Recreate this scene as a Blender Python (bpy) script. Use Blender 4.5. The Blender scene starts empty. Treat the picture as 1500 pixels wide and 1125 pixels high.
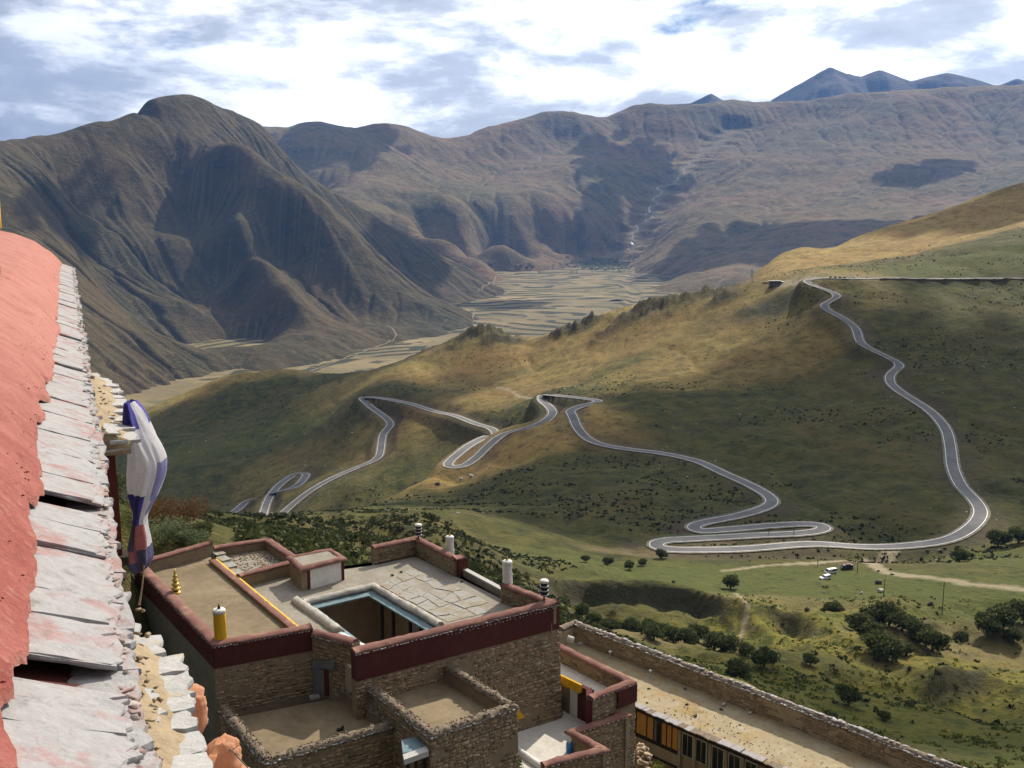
import bpy, bmesh, math, random
import numpy as np
from mathutils import Vector, Matrix, kdtree
random.seed(7); RNG = np.random.default_rng(11)
SC = bpy.context.scene
COL = SC.collection

# ------------------------------------------------------------------ camera
F_PX, HORIZON, PW, PH = 1540.0, 290.0, 1500.0, 1125.0
PITCH = math.atan((PH/2-HORIZON)/F_PX)
CP, SP = math.cos(PITCH), math.sin(PITCH)
cam = bpy.data.cameras.new('camera'); cam_o = bpy.data.objects.new('camera', cam); COL.objects.link(cam_o)
cam.sensor_width = 36.0; cam.lens = 36.0*F_PX/PW
cam.clip_start = 0.1; cam.clip_end = 60000
cam_o.rotation_euler = (math.pi/2-PITCH, 0, 0)
SC.camera = cam_o
SC.render.resolution_x, SC.render.resolution_y = 1024, 768

# ------------------------------------------------------------------ light
SUN_AZ, SUN_EL = math.radians(27), math.radians(39)      # to the right of straight ahead, backlit
SUN_DIR = Vector((math.sin(SUN_AZ)*math.cos(SUN_EL), math.cos(SUN_AZ)*math.cos(SUN_EL), math.sin(SUN_EL)))
sun = bpy.data.lights.new('sun', 'SUN'); sun.energy = 5.0; sun.angle = math.radians(0.53); sun.color = (1.0, 0.91, 0.76)
sun_o = bpy.data.objects.new('sun', sun); COL.objects.link(sun_o)
sun_o.rotation_euler = SUN_DIR.to_track_quat('Z', 'Y').to_euler()
SC.view_settings.view_transform = 'Standard'; SC.view_settings.look = 'None'
SC.view_settings.gamma = 1.0; SC.view_settings.use_curve_mapping = False
SC.view_settings.exposure = 0.32
HAZE_D = 2.6e-5
SC.cycles.max_bounces = 5; SC.cycles.diffuse_bounces = 2; SC.cycles.glossy_bounces = 1
SC.cycles.transparent_max_bounces = 12; SC.cycles.volume_bounces = 1
SC.cycles.use_denoising = True
SC.cycles.caustics_reflective = False; SC.cycles.caustics_refractive = False

world = bpy.data.worlds.new('World'); SC.world = world; world.use_nodes = True

def N(nt, typ, **kw):
    n = nt.nodes.new(typ)
    for k, v in kw.items():
        if k.startswith('i_'):
            n.inputs[k[2:].replace('_', ' ')].default_value = v
        elif isinstance(k, str): setattr(n, k, v)
    return n
def L(nt, a, b): nt.links.new(a, b)
def ramp(nt, fac, stops, interp='LINEAR'):
    r = nt.nodes.new('ShaderNodeValToRGB'); cr = r.color_ramp; cr.interpolation = interp
    while len(cr.elements) < len(stops): cr.elements.new(0.5)
    for e, (p, c) in zip(cr.elements, stops):
        e.position = p; e.color = (c[0], c[1], c[2], 1) if hasattr(c, '__len__') else (c, c, c, 1)
    L(nt, fac, r.inputs[0]); return r.outputs[0]
def mth(nt, op, a, b=None, clamp=False):
    m = nt.nodes.new('ShaderNodeMath'); m.operation = op; m.use_clamp = clamp
    for i, v in enumerate((a, b)):
        if v is None: continue
        if isinstance(v, (int, float)): m.inputs[i].default_value = v
        else: L(nt, v, m.inputs[i])
    return m.outputs[0]
def mixc(nt, fac, a, b, mode='MIX'):
    m = nt.nodes.new('ShaderNodeMix'); m.data_type = 'RGBA'; m.blend_type = mode
    if isinstance(fac, (int, float)): m.inputs[0].default_value = fac
    else: L(nt, fac, m.inputs[0])
    for i, v in ((6, a), (7, b)):
        if hasattr(v, '__len__'): m.inputs[i].default_value = (v[0], v[1], v[2], 1)
        else: L(nt, v, m.inputs[i])
    return m.outputs[2]
def noise(nt, vec, scale, detail=5, rough=0.55, dist=0.0, lac=2.0):
    n = nt.nodes.new('ShaderNodeTexNoise'); n.inputs['Scale'].default_value = scale
    n.inputs['Detail'].default_value = detail; n.inputs['Roughness'].default_value = rough
    n.inputs['Distortion'].default_value = dist; n.inputs['Lacunarity'].default_value = lac
    if vec is not None: L(nt, vec, n.inputs['Vector'])
    return n.outputs['Fac']
def mapping(nt, vec, scale=(1,1,1), rot=(0,0,0), loc=(0,0,0)):
    m = nt.nodes.new('ShaderNodeMapping'); m.inputs['Scale'].default_value = scale
    m.inputs['Rotation'].default_value = rot; m.inputs['Location'].default_value = loc
    L(nt, vec, m.inputs['Vector']); return m.outputs[0]

# sky: Nishita with a broken layer of cloud mapped on a flat deck
nt = world.node_tree; nt.nodes.clear()
out = N(nt, 'ShaderNodeOutputWorld')
sky = N(nt, 'ShaderNodeTexSky', sky_type='NISHITA', sun_disc=False)
sky.sun_elevation = SUN_EL; sky.sun_rotation = SUN_AZ; sky.altitude = 4000; sky.air_density = 1.0; sky.dust_density = 0.6
bg_sky = N(nt, 'ShaderNodeBackground'); bg_sky.inputs[1].default_value = 0.062
L(nt, sky.outputs[0], bg_sky.inputs[0])
geo = N(nt, 'ShaderNodeTexCoord')
sep = N(nt, 'ShaderNodeSeparateXYZ'); L(nt, geo.outputs['Generated'], sep.inputs[0])
zc = mth(nt, 'ADD', mth(nt, 'MAXIMUM', sep.outputs[2], 0.0), 0.30)
px = mth(nt, 'DIVIDE', sep.outputs[0], zc); py = mth(nt, 'DIVIDE', sep.outputs[1], zc)
cmb = N(nt, 'ShaderNodeCombineXYZ'); L(nt, px, cmb.inputs[0]); L(nt, py, cmb.inputs[1])
deck = mapping(nt, cmb.outputs[0], scale=(1.0, 1.15, 1.0), loc=(3.1, 1.7, 0))
dirs = mapping(nt, geo.outputs['Generated'], scale=(3.9, 3.9, 10.0), loc=(1.3, 0.4, 2.2))
cover_n = noise(nt, dirs, 1.0, 9, 0.56, 0.25)
cover = ramp(nt, cover_n, [(0.335, 0.0), (0.405, 1.0)])
thick_n = noise(nt, mapping(nt, dirs, scale=(1.0, 1.0, 1.15), loc=(7.7, 3.2, 0.4)), 1.75, 10, 0.60, 0.15)
body = ramp(nt, thick_n, [(0.38, (1.75, 1.75, 1.76)), (0.465, (1.55, 1.57, 1.60)), (0.515, (1.08, 1.11, 1.17)), (0.57, (0.72, 0.765, 0.83)), (0.70, (0.54, 0.58, 0.66))])
# forward scattering: cloud nearer the sun is brighter than cloud opposite it
dot = N(nt, 'ShaderNodeVectorMath', operation='DOT_PRODUCT'); L(nt, geo.outputs['Generated'], dot.inputs[0]); dot.inputs[1].default_value = SUN_DIR
fwd = mth(nt, 'ADD', mth(nt, 'MULTIPLY', mth(nt, 'POWER', mth(nt, 'MULTIPLY', mth(nt, 'ADD', dot.outputs['Value'], 1.0), 0.5), 3.0), 1.12), 0.055)
bg_cl = N(nt, 'ShaderNodeBackground'); L(nt, body, bg_cl.inputs[0]); L(nt, fwd, bg_cl.inputs[1])
ms = N(nt, 'ShaderNodeMixShader'); L(nt, cover, ms.inputs[0]); L(nt, bg_sky.outputs[0], ms.inputs[1]); L(nt, bg_cl.outputs[0], ms.inputs[2])
L(nt, ms.outputs[0], out.inputs[0])

# ------------------------------------------------------------------ geometry helpers
def ray(px, py):
    x = (px-PW/2)/F_PX; y = (PH/2-py)/F_PX
    return np.array((x, CP+y*SP, -SP+y*CP))
def PZ(px, py, z):
    r = ray(px, py); return r*(z/r[2])
def PY(px, py, Y):
    r = ray(px, py); return r*(Y/r[1])
def proj(p):
    p = np.asarray(p, float)
    f = p[..., 1]*CP-p[..., 2]*SP; u = p[..., 1]*SP+p[..., 2]*CP
    return PW/2+F_PX*p[..., 0]/f, PH/2-F_PX*u/f

def tag(o, label=None, cat=None, group=None, kind=None):
    if label: o['label'] = label
    if cat: o['category'] = cat
    if group: o['group'] = group
    if kind: o['kind'] = kind
    return o
def empty(name, loc, label=None, cat=None, group=None, rz=0, kind=None):
    o = bpy.data.objects.new(name, None); COL.objects.link(o); o.location = loc; o.rotation_euler = (0, 0, rz)
    o.empty_display_size = 0.3
    return tag(o, label, cat, group, kind)
def wloc(o):
    v = Vector((0, 0, 0))
    while o is not None: v += o.location; o = o.parent
    return v
def link(me, name, parent=None, mat=None, smooth=False):
    o = bpy.data.objects.new(name, me); COL.objects.link(o)
    if mat is not None:
        for m in (mat if isinstance(mat, (list, tuple)) else [mat]): me.materials.append(m)
    if smooth: me.polygons.foreach_set('use_smooth', [True]*len(me.polygons))
    if parent is not None: o.parent = parent
    return o
def copy_tree(o, parent=None):
    c = o.copy(); COL.objects.link(c); c.parent = parent
    for ch in [k for k in bpy.data.objects if k.parent == o]: copy_tree(ch, c)
    return c
KIDS = {}
class MB:
    """mesh builder in world coordinates (subtracts the parent's location when linked)"""
    def __init__(s): s.v = []; s.f = []; s.m = []; s.mi = 0
    def add(s, vs, fs):
        b = len(s.v); s.v += [tuple(map(float, p)) for p in vs]
        for f in fs: s.f.append(tuple(b+i for i in f)); s.m.append(s.mi)
    def hexa(s, p):      # 8 points: bottom 0-3 ccw, top 4-7
        s.add(p, [(3,2,1,0), (4,5,6,7), (0,1,5,4), (1,2,6,5), (2,3,7,6), (3,0,4,7)])
    def box(s, c, sx, sy, sz, rz=0, tilt=(0, 0)):
        M = Matrix.Translation(Vector(c)) @ Matrix.Rotation(rz, 4, 'Z') @ Matrix.Rotation(tilt[0], 4, 'X') @ Matrix.Rotation(tilt[1], 4, 'Y')
        P = [M @ Vector((a*sx/2, b*sy/2, d*sz/2)) for d in (-1, 1) for a, b in ((-1,-1),(1,-1),(1,1),(-1,1))]
        s.hexa(P)
    def prism(s, poly, z0, z1, cap=True):
        n = len(poly); z0 = [z0]*n if not hasattr(z0, '__len__') else z0; z1 = [z1]*n if not hasattr(z1, '__len__') else z1
        area = sum(poly[i][0]*poly[(i+1)%n][1]-poly[(i+1)%n][0]*poly[i][1] for i in range(n))
        if area < 0: poly = poly[::-1]; z0 = z0[::-1]; z1 = z1[::-1]
        vs = [(p[0], p[1], z) for p, z in zip(poly, z0)]+[(p[0], p[1], z) for p, z in zip(poly, z1)]
        fs = [(i, (i+1)%n, n+(i+1)%n, n+i) for i in range(n)]
        if cap: fs += [tuple(range(n))[::-1], tuple(range(n, 2*n))]
        s.add(vs, fs)
    def wall(s, p, q, z0, z1, th, batter=0.0, side=1):
        """straight wall from p to q, thickness th to the left (side=1) of p->q, outer face battered outward at the base"""
        p = np.array(p[:2], float); q = np.array(q[:2], float); d = (q-p)/np.linalg.norm(q-p); n = np.array((-d[1], d[0]))*side
        b = -n*batter
        a0, a1, b1, b0 = p+b, q+b, q+n*th, p+n*th
        t0, t1, u1, u0 = p, q, q+n*th, p+n*th
        z1 = (z1, z1) if not hasattr(z1, '__len__') else z1
        P = [(*a0, z0), (*a1, z0), (*b1, z0), (*b0, z0), (*t0, z1[0]), (*t1, z1[1]), (*u1, z1[1]), (*u0, z1[0])]
        if side < 0: P = [P[i] for i in (3, 2, 1, 0, 7, 6, 5, 4)]
        s.hexa(P)
    def tube(s, pts, r, n=8, caps=True):
        pts = [Vector(p) for p in pts]; rs = r if hasattr(r, '__len__') else [r]*len(pts)
        b = len(s.v)
        for i, p in enumerate(pts):
            t = (pts[min(i+1, len(pts)-1)]-pts[max(i-1, 0)]).normalized()
            a = t.orthogonal().normalized() if abs(t.z) < 0.98 else Vector((1, 0, 0))
            if abs(t.z) < 0.98: a = t.cross(Vector((0, 0, 1))).normalized()
            c = t.cross(a)
            for k in range(n):
                g = 2*math.pi*k/n; s.v.append(tuple(p+(a*math.cos(g)+c*math.sin(g))*rs[i]))
        for i in range(len(pts)-1):
            for k in range(n):
                s.f.append((b+i*n+k, b+i*n+(k+1)%n, b+(i+1)*n+(k+1)%n, b+(i+1)*n+k)); s.m.append(s.mi)
        if caps:
            s.f.append(tuple(b+k for k in range(n))[::-1]); s.m.append(s.mi)
            s.f.append(tuple(b+(len(pts)-1)*n+k for k in range(n))); s.m.append(s.mi)
    def lathe(s, c, prof, n=14):
        b = len(s.v)
        for r, z in prof:
            for k in range(n):
                g = 2*math.pi*k/n; s.v.append((c[0]+r*math.cos(g), c[1]+r*math.sin(g), c[2]+z))
        for i in range(len(prof)-1):
            for k in range(n):
                s.f.append((b+i*n+k, b+i*n+(k+1)%n, b+(i+1)*n+(k+1)%n, b+(i+1)*n+k)); s.m.append(s.mi)
        s.f.append(tuple(b+k for k in range(n))[::-1]); s.m.append(s.mi)
        s.f.append(tuple(b+(len(prof)-1)*n+k for k in range(n))); s.m.append(s.mi)
    def build(s, name, mat=None, parent=None, smooth=False, bevel=0):
        off = wloc(parent) if parent is not None else Vector((0, 0, 0))
        me = bpy.data.meshes.new(name)
        me.from_pydata([(a-off.x, b-off.y, c-off.z) for a, b, c in s.v], [], s.f); me.update()
        me.polygons.foreach_set('material_index', s.m)
        o = link(me, name, parent, mat, smooth)
        if bevel:
            bm = bmesh.new(); bm.from_mesh(me)
            bmesh.ops.bevel(bm, geom=[e for e in bm.edges if len(e.link_faces) == 2 and e.calc_face_angle(0) > 0.6], offset=bevel, segments=1, affect='EDGES')
            bm.to_mesh(me); bm.free()
        return o

# numpy value noise -------------------------------------------------
_perm = RNG.random((256, 256)).astype(np.float32)
def vnoise(x, y):
    xi = np.floor(x).astype(np.int64); yi = np.floor(y).astype(np.int64); fx = x-xi; fy = y-yi
    fx = fx*fx*fx*(fx*(fx*6-15)+10); fy = fy*fy*fy*(fy*(fy*6-15)+10)
    a = _perm[xi & 255, yi & 255]; b = _perm[(xi+1) & 255, yi & 255]; c = _perm[xi & 255, (yi+1) & 255]; d = _perm[(xi+1) & 255, (yi+1) & 255]
    return (a+(b-a)*fx)*(1-fy)+(c+(d-c)*fx)*fy
def fbm(x, y, sc, oct=5, gain=0.5, ox=0.0):
    t = np.zeros_like(np.asarray(x, float)); amp = 1; tot = 0; f = 1/sc
    for i in range(oct):
        ca, sa = math.cos(0.7*i+0.3), math.sin(0.7*i+0.3)
        t += amp*(vnoise((x*ca-y*sa)*f+17.3*i+ox, (x*sa+y*ca)*f+9.1*i+ox*1.7)-0.5); tot += amp; amp *= gain; f *= 2.03
    return t/tot*2
def sstep(a, b, x):
    t = np.clip((x-a)/(b-a), 0, 1); return t*t*(3-2*t)

def tps_fit(P, v, reg=1e-4):
    P = np.asarray(P, float); n = len(P)
    d2 = ((P[:, None]-P[None])**2).sum(-1); K = 0.5*d2*np.log(d2+1e-12)+np.eye(n)*reg
    Q = np.c_[np.ones(n), P]; A = np.block([[K, Q], [Q.T, np.zeros((3, 3))]])
    w = np.linalg.solve(A, np.r_[v, np.zeros(3)])
    def ev(x, y):
        sh = np.shape(x); x = np.ravel(x).astype(float); y = np.ravel(y).astype(float); o = np.empty(len(x))
        for i in range(0, len(x), 40000):
            xx = x[i:i+40000, None]; yy = y[i:i+40000, None]
            d2 = (xx-P[None, :, 0])**2+(yy-P[None, :, 1])**2
            o[i:i+40000] = (0.5*d2*np.log(d2+1e-12))@w[:n]+w[n]+w[n+1]*xx[:, 0]+w[n+2]*yy[:, 0]
        return o.reshape(sh)
    return ev
def erode(z, dx, iters=40, K=0.02, m=0.45, diff=0.06, maxdrop=None, hold=None):
    """stream-power gullying: flow runs to the steepest neighbour, slopes are cut by the water gathered above them"""
    H, W = z.shape; z = z.astype(float).copy(); z0 = z.copy(); idx = np.arange(H*W).reshape(H, W)
    sh = [(-1,-1),(-1,0),(-1,1),(0,-1),(0,1),(1,-1),(1,0),(1,1)]
    for it in range(iters):
        best = np.zeros((H, W)); rec = idx.copy(); zr = z.copy()
        zp = np.pad(z, 1, mode='edge'); ip = np.pad(idx, 1, mode='edge')
        for dy, dxx in sh:
            zn = zp[1+dy:1+dy+H, 1+dxx:1+dxx+W]; s = (z-zn)/(dx*math.hypot(dy, dxx)); k = s > best
            best[k] = s[k]; rec[k] = ip[1+dy:1+dy+H, 1+dxx:1+dxx+W][k]; zr[k] = zn[k]
        n_ = H*W; r = rec.ravel().copy(); r[r == np.arange(n_)] = n_; r = np.append(r, n_)
        A = np.ones(n_+1); A[n_] = 0
        for _ in range(10):
            A = A+np.bincount(r, weights=A, minlength=n_+1); A[n_] = 0; r = r[r]
        A = A[:n_]
        A = A.reshape(H, W)*dx*dx
        cut = np.minimum(K*np.power(np.minimum(A, 4e5), m)*best, 0.7*(z-zr))
        if hold is not None: cut *= hold
        z -= cut
        zp = np.pad(z, 1, mode='edge')
        z += diff*(zp[:-2, 1:-1]+zp[2:, 1:-1]+zp[1:-1, :-2]+zp[1:-1, 2:]-4*z)
    return z
def grid_mesh(name, X, Y, Z, mat, attrs=None, keep=None):
    H, W = X.shape; v = np.stack([X, Y, Z], -1).reshape(-1, 3).astype(np.float32)
    i = np.arange(H*W).reshape(H, W); q = np.stack([i[:-1, :-1], i[:-1, 1:], i[1:, 1:], i[1:, :-1]], -1).reshape(-1, 4)
    if keep is not None: q = q[keep[:-1, :-1].ravel()]
    me = bpy.data.meshes.new(name); me.vertices.add(len(v)); me.vertices.foreach_set('co', v.ravel())
    me.loops.add(q.size); me.loops.foreach_set('vertex_index', q.ravel().astype(np.int32))
    me.polygons.add(len(q)); me.polygons.foreach_set('loop_start', np.arange(0, q.size, 4, dtype=np.int32))
    me.polygons.foreach_set('use_smooth', np.ones(len(q), bool))
    me.update(calc_edges=True)
    for k, a in (attrs or {}).items():
        at = me.attributes.new(k, 'FLOAT', 'POINT'); at.data.foreach_set('value', np.ascontiguousarray(a, np.float32).ravel())
    return tag(link(me, name, None, mat), kind='structure')
def tri_mesh(name, v, f, mat, parent=None, smooth=False, n=4):
    """mesh from numpy arrays, f is (k, n)"""
    off = wloc(parent) if parent is not None else Vector((0, 0, 0))
    me = bpy.data.meshes.new(name); v = (np.asarray(v, np.float32)-np.array(off, np.float32)); f = np.asarray(f, np.int32)
    me.vertices.add(len(v)); me.vertices.foreach_set('co', v.ravel()); me.loops.add(f.size); me.loops.foreach_set('vertex_index', f.ravel())
    me.polygons.add(len(f)); me.polygons.foreach_set('loop_start', np.arange(0, f.size, f.shape[1], dtype=np.int32))
    if smooth: me.polygons.foreach_set('use_smooth', np.ones(len(f), bool))
    me.update(calc_edges=True)
    return link(me, name, parent, mat)

_bm = bmesh.new(); bmesh.ops.create_icosphere(_bm, subdivisions=2, radius=1.0)
ICO_V = np.array([v.co[:] for v in _bm.verts]); ICO_F = np.array([[v.index for v in f.verts] for f in _bm.faces]); _bm.free()

# ------------------------------------------------------------------ terrain materials
def principled(name, rough=0.9, spec=0.2):
    m = bpy.data.materials.new(name); m.use_nodes = True; b = m.node_tree.nodes['Principled BSDF']
    b.inputs['Roughness'].default_value = rough; b.inputs['Specular IOR Level'].default_value = spec
    return m, m.node_tree, b
def obj_pos(nt):
    return N(nt, 'ShaderNodeNewGeometry').outputs['Position']
def bump(nt, h, dist, b, strength=1.0):
    n = N(nt, 'ShaderNodeBump'); n.inputs['Distance'].default_value = dist; n.inputs['Strength'].default_value = strength
    L(nt, h, n.inputs['Height']); L(nt, n.outputs[0], b.inputs['Normal'])
def attr(nt, name):
    return N(nt, 'ShaderNodeAttribute', attribute_name=name).outputs['Fac']

def mat_mountain(name, cols, sc=1.0, bump_d=14):
    m, nt, b = principled(name, 0.95, 0.1); p = obj_pos(nt)
    n1 = noise(nt, p, 0.0016*sc, 8, 0.6, 0.4); n2 = noise(nt, p, 0.011*sc, 8, 0.65); n3 = noise(nt, p, 0.05*sc, 6, 0.7)
    c = ramp(nt, n1, [(0.36, cols[0]), (0.5, cols[1]), (0.64, cols[2])])
    c = mixc(nt, ramp(nt, n2, [(0.46, 0), (0.66, 0.8)]), c, cols[3])
    c = mixc(nt, ramp(nt, n3, [(0.52, 0), (0.7, 0.7)]), c, cols[4])
    # pale scree and cut channels follow the carved flow lines
    c = mixc(nt, mth(nt, 'MULTIPLY', attr(nt, 'flow'), 0.55), c, cols[5])
    L(nt, c, b.inputs['Base Color'])
    h = mth(nt, 'ADD', mth(nt, 'MULTIPLY', n3, 0.55), n2); bump(nt, h, bump_d, b, 0.9)
    return m
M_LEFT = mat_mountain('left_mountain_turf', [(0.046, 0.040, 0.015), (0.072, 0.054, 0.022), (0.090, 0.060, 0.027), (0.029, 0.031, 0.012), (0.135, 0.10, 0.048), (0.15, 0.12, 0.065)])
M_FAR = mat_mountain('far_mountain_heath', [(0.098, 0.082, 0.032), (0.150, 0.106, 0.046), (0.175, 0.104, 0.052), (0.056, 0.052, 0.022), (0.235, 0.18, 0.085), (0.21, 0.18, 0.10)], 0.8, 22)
M_PEAK = mat_mountain('rock_peak', [(0.085, 0.08, 0.07), (0.12, 0.105, 0.09), (0.10, 0.09, 0.08), (0.06, 0.058, 0.05), (0.16, 0.15, 0.13), (0.15, 0.14, 0.13)], 0.6, 25)

# ------------------------------------------------------------------ mountains
FLOOR = lambda Y: -450+(np.asarray(Y, float)-2500)*0.0195
def on_floor(px, py):
    r = ray(px, py); k = r[2]/r[1]       # z = kY = -450 + (Y-2500)*.0195
    Yf = (-450-2500*0.0195)/(k-0.0195); return r*(Yf/r[1])
def pts(lst): return [PY(a, b, y) for a, b, y in lst]

SHEETS = {}
def make_mountain(name, ctrl, x0, x1, y0, y1, dx, mat, er=dict(), warp=(0, 1), keepf=None, fine=0.0, valley=None):
    C = np.array(ctrl); S = 2000.0
    ev = tps_fit(C[:, :2]/S, C[:, 2], 2e-4)
    xs = np.arange(x0, x1+dx, dx); ys = np.arange(y0, y1+dx, dx); X, Y = np.meshgrid(xs, ys)
    wx = fbm(X, Y, 420, 3, ox=5)*warp[0]; wy = fbm(X, Y, 420, 3, ox=31)*warp[0]
    Z = ev((X+wx)/S, (Y+wy)/S)
    Z += fbm(X, Y, 300, 5, 0.5)*warp[1]+(1-2.2*np.abs(fbm(X, Y, 210, 4, 0.55, ox=61)))*warp[1]*0.30
    Z = np.maximum(Z, FLOOR(Y)-60)
    Z1 = erode(Z, dx, **er)
    flow = np.clip((Z-Z1)/30.0, 0, 1)*sstep(0, 1, 1.0)
    if fine: Z1 = Z1+fbm(X, Y, 60, 4, 0.55)*fine
    g = np.hypot(*np.gradient(Z-Z1, dx)); 
    lap = np.zeros_like(Z1); lap[1:-1, 1:-1] = (Z1[:-2, 1:-1]+Z1[2:, 1:-1]+Z1[1:-1, :-2]+Z1[1:-1, 2:]-4*Z1[1:-1, 1:-1])/dx
    pale = np.clip(lap*0.9-0.12, 0, 1)
    if valley is not None:      # level floor along a valley line
        kd = kdtree.KDTree(len(valley))
        for i_, q in enumerate(valley): kd.insert((q[0], q[1], 0), i_)
        kd.balance(); sel = (X > valley[:, 0].min()-300) & (X < valley[:, 0].max()+300) & (Y > valley[:, 1].min()-300) & (Y < valley[:, 1].max()+300)
        D_ = np.full(X.shape, 1e4); VZ = np.zeros(X.shape)
        for i_, j_ in zip(*np.nonzero(sel)):
            _, k_, d_ = kd.find((X[i_, j_], Y[i_, j_], 0)); D_[i_, j_] = d_; VZ[i_, j_] = valley[k_, 2]
        wv = 1-sstep(35, 190, D_+fbm(X, Y, 130, 3, ox=71)*60); Z1 = Z1*(1-wv)+VZ*wv; pale = np.maximum(pale, 0.8*(1-sstep(15, 75, D_+fbm(X, Y, 60, 3, ox=72)*40)))
    SHEETS[name] = (xs, ys, Z1)
    return grid_mesh(name, X, Y, Z1, mat, {'flow': pale}, keepf(X, Y, Z1) if keepf else None)

left_ctrl = pts([
 (-420,300,3700), (-250,262,3700), (-120,238,3650), (0,212,3650), (60,199,3750), (110,190,3850), (150,180,3950), (180,166,4100), (205,154,4250), (225,148,4350), (245,144,4450), (272,146,4500), (300,152,4550), (345,166,4650), (375,184,4750),
 (235,180,4180), (290,182,4230), (205,176,4150),
 (430,236,4650), (480,276,4650), (540,312,4650), (600,346,4680), (660,381,4720), (705,405,4760),
 (284,166,4350), (324,224,3950), (377,270,3820), (427,313,3760), (465,345,3720), (510,385,3680), (560,425,3640), (610,455,3560),
 (395,262,4300), (440,305,4250), (500,352,4200), (560,398,4150), (620,436,4100),
 (232,250,3950), (240,330,3720), (240,400,3430), (228,455,3150), (215,300,3700), (262,360,3560), (275,440,3230),
 (205,250,3820), (190,310,3640), (205,370,3420), (195,430,3180),
 (313,274,3900), (350,330,3620), (377,384,3420), (409,432,3240), (440,490,3020),
 (335,400,3560), (350,450,3380), (370,500,3150), (300,330,3760),
 (420,380,3700), (455,430,3520), (500,470,3380), (470,390,3640),
 (20,236,3400), (60,310,3050), (100,385,2800), (150,450,2650), (200,505,2560), (40,400,2500), (0,330,2850), (100,470,2420), (160,540,2380),
 (130,300,3600), (155,380,3350), (190,470,3020), (240,500,2880), (90,260,3500),
 (290,520,2760), (340,510,2820)])
left_ctrl += [on_floor(*p)+np.array((0, 0, 6)) for p in [(215,588), (255,570), (300,558), (350,545), (430,543), (475,535), (525,522), (575,508), (610,500), (650,488), (690,462), (722,438), (738,422)]]
_f = [on_floor(*p) for p in [(215,588), (300,558), (430,543), (525,522), (610,500), (690,462), (738,422)]]
for q in _f: left_ctrl.append(q+np.array((260, -160, -110)))
left_ctrl += [np.array(q) for q in [(300,5400,-480), (0,5800,-480), (-700,6000,-350), (-1400,6000,-200), (-2200,5600,-200), (-2400,2300,-120), (-1500,1700,-420), (-900,1900,-540), (-3000,2600,-60)]]
for (a, b_, y) in [(-250,262,3700), (-120,238,3650), (0,212,3650), (60,199,3750), (110,190,3850), (150,180,3950), (180,166,4100), (205,154,4250), (225,148,4350), (245,144,4450), (272,146,4500), (300,152,4550), (345,166,4650), (375,184,4750), (430,236,4650), (480,276,4650), (540,312,4650), (600,346,4680), (660,381,4720), (705,405,4760)]:
    q = PY(a, b_, y); left_ctrl.append(q*np.array((1.06, 1.06, 1))+np.array((0, 0, -110))); left_ctrl.append(q*np.array((1.13, 1.13, 1))+np.array((0, 0, -230)))
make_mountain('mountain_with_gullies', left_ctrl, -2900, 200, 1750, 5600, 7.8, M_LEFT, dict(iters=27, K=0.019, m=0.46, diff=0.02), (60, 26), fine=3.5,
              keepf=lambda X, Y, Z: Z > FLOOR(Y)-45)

far_ctrl = pts([
 (300,200,7800), (375,186,7600), (430,186,7600), (455,180,7650), (500,187,7700), (545,178,7900), (590,189,8100), (640,202,8300), (700,190,8600), (760,175,8800), (805,163,8900), (860,168,9050), (930,154,9250), (1000,157,9350), (1060,146,9500), (1150,148,9500), (1220,142,9500), (1300,135,9500), (1400,130,9500), (1500,132,9500), (1650,130,9300), (1800,130,9000),
 (480,230,6900), (535,262,6350), (500,275,6100),
 (565,300,5950), (600,328,5650), (650,352,5450), (700,378,5250),
 (580,240,6900), (640,235,7600), (620,285,6500), (700,270,7100), (690,320,6100), (760,230,8000), (750,320,6350), (800,300,6600), (730,360,5800), (780,370,6000),
 (820,205,8400), (850,235,7700), (868,265,7200), (878,300,6800), (860,340,6450), (830,372,6250),
 (900,250,7500), (920,285,7100), (915,330,6650), (900,180,8950), (960,200,8700),
 (1070,195,8800), (1040,220,8350), (1015,240,8000), (985,268,7550), (952,300,7080), (942,325,6800), (925,352,6550), (895,378,6400),
 (1000,205,8600), (1100,165,9200), (1150,190,8800), (1070,245,7700), (1040,280,7200), (1000,310,6700), (975,345,6250), (960,380,5800),
 (1200,170,9000), (1200,220,8000), (1160,260,7300), (1120,300,6600), (1080,340,6000), (1020,385,5350), (960,418,4950),
 (1300,180,8600), (1300,240,7400), (1260,290,6500), (1220,330,5700), (1160,370,5150), (1100,395,4850), (1060,415,4600), (1350,300,6200), (1300,335,5500),
 (1420,180,8500), (1420,240,7300), (1420,290,6300), (1500,190,8200), (1500,250,6900), (1500,300,5700), (1400,330,5300), (1650,200,7600), (1650,300,5600)])
far_ctrl += [on_floor(*p)+np.array((0, 0, 4)) for p in [(715,388), (745,392), (790,388), (830,384), (870,384), (900,386), (935,398), (955,425), (905,440)]]
for p in [(735,400), (790,396), (830,391), (870,390), (895,394), (925,405), (940,430)]: far_ctrl.append(on_floor(*p)+np.array((0, -150, -70)))
for (a, b_, y) in [(300,200,7800), (430,186,7600), (500,187,7700), (545,178,7900), (590,189,8100), (640,202,8300), (700,190,8600), (760,175,8800), (805,163,8900), (860,168,9050), (930,154,9250), (1000,157,9350), (1060,146,9500), (1150,148,9500), (1220,142,9500), (1300,135,9500), (1400,130,9500), (1500,132,9500), (1650,130,9300)]:
    q = PY(a, b_, y); far_ctrl.append(q*np.array((1.04, 1.04, 1))+np.array((0, 0, -120))); far_ctrl.append(q*np.array((1.09, 1.09, 1))+np.array((0, 0, -260)))
far_ctrl += [np.array(q, float) for q in [(-300,4400,-580), (100,4400,-580), (-800,4600,-580), (-1500,4700,-560), (-2500,4800,-500), (-500,5200,-520)]]
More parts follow.
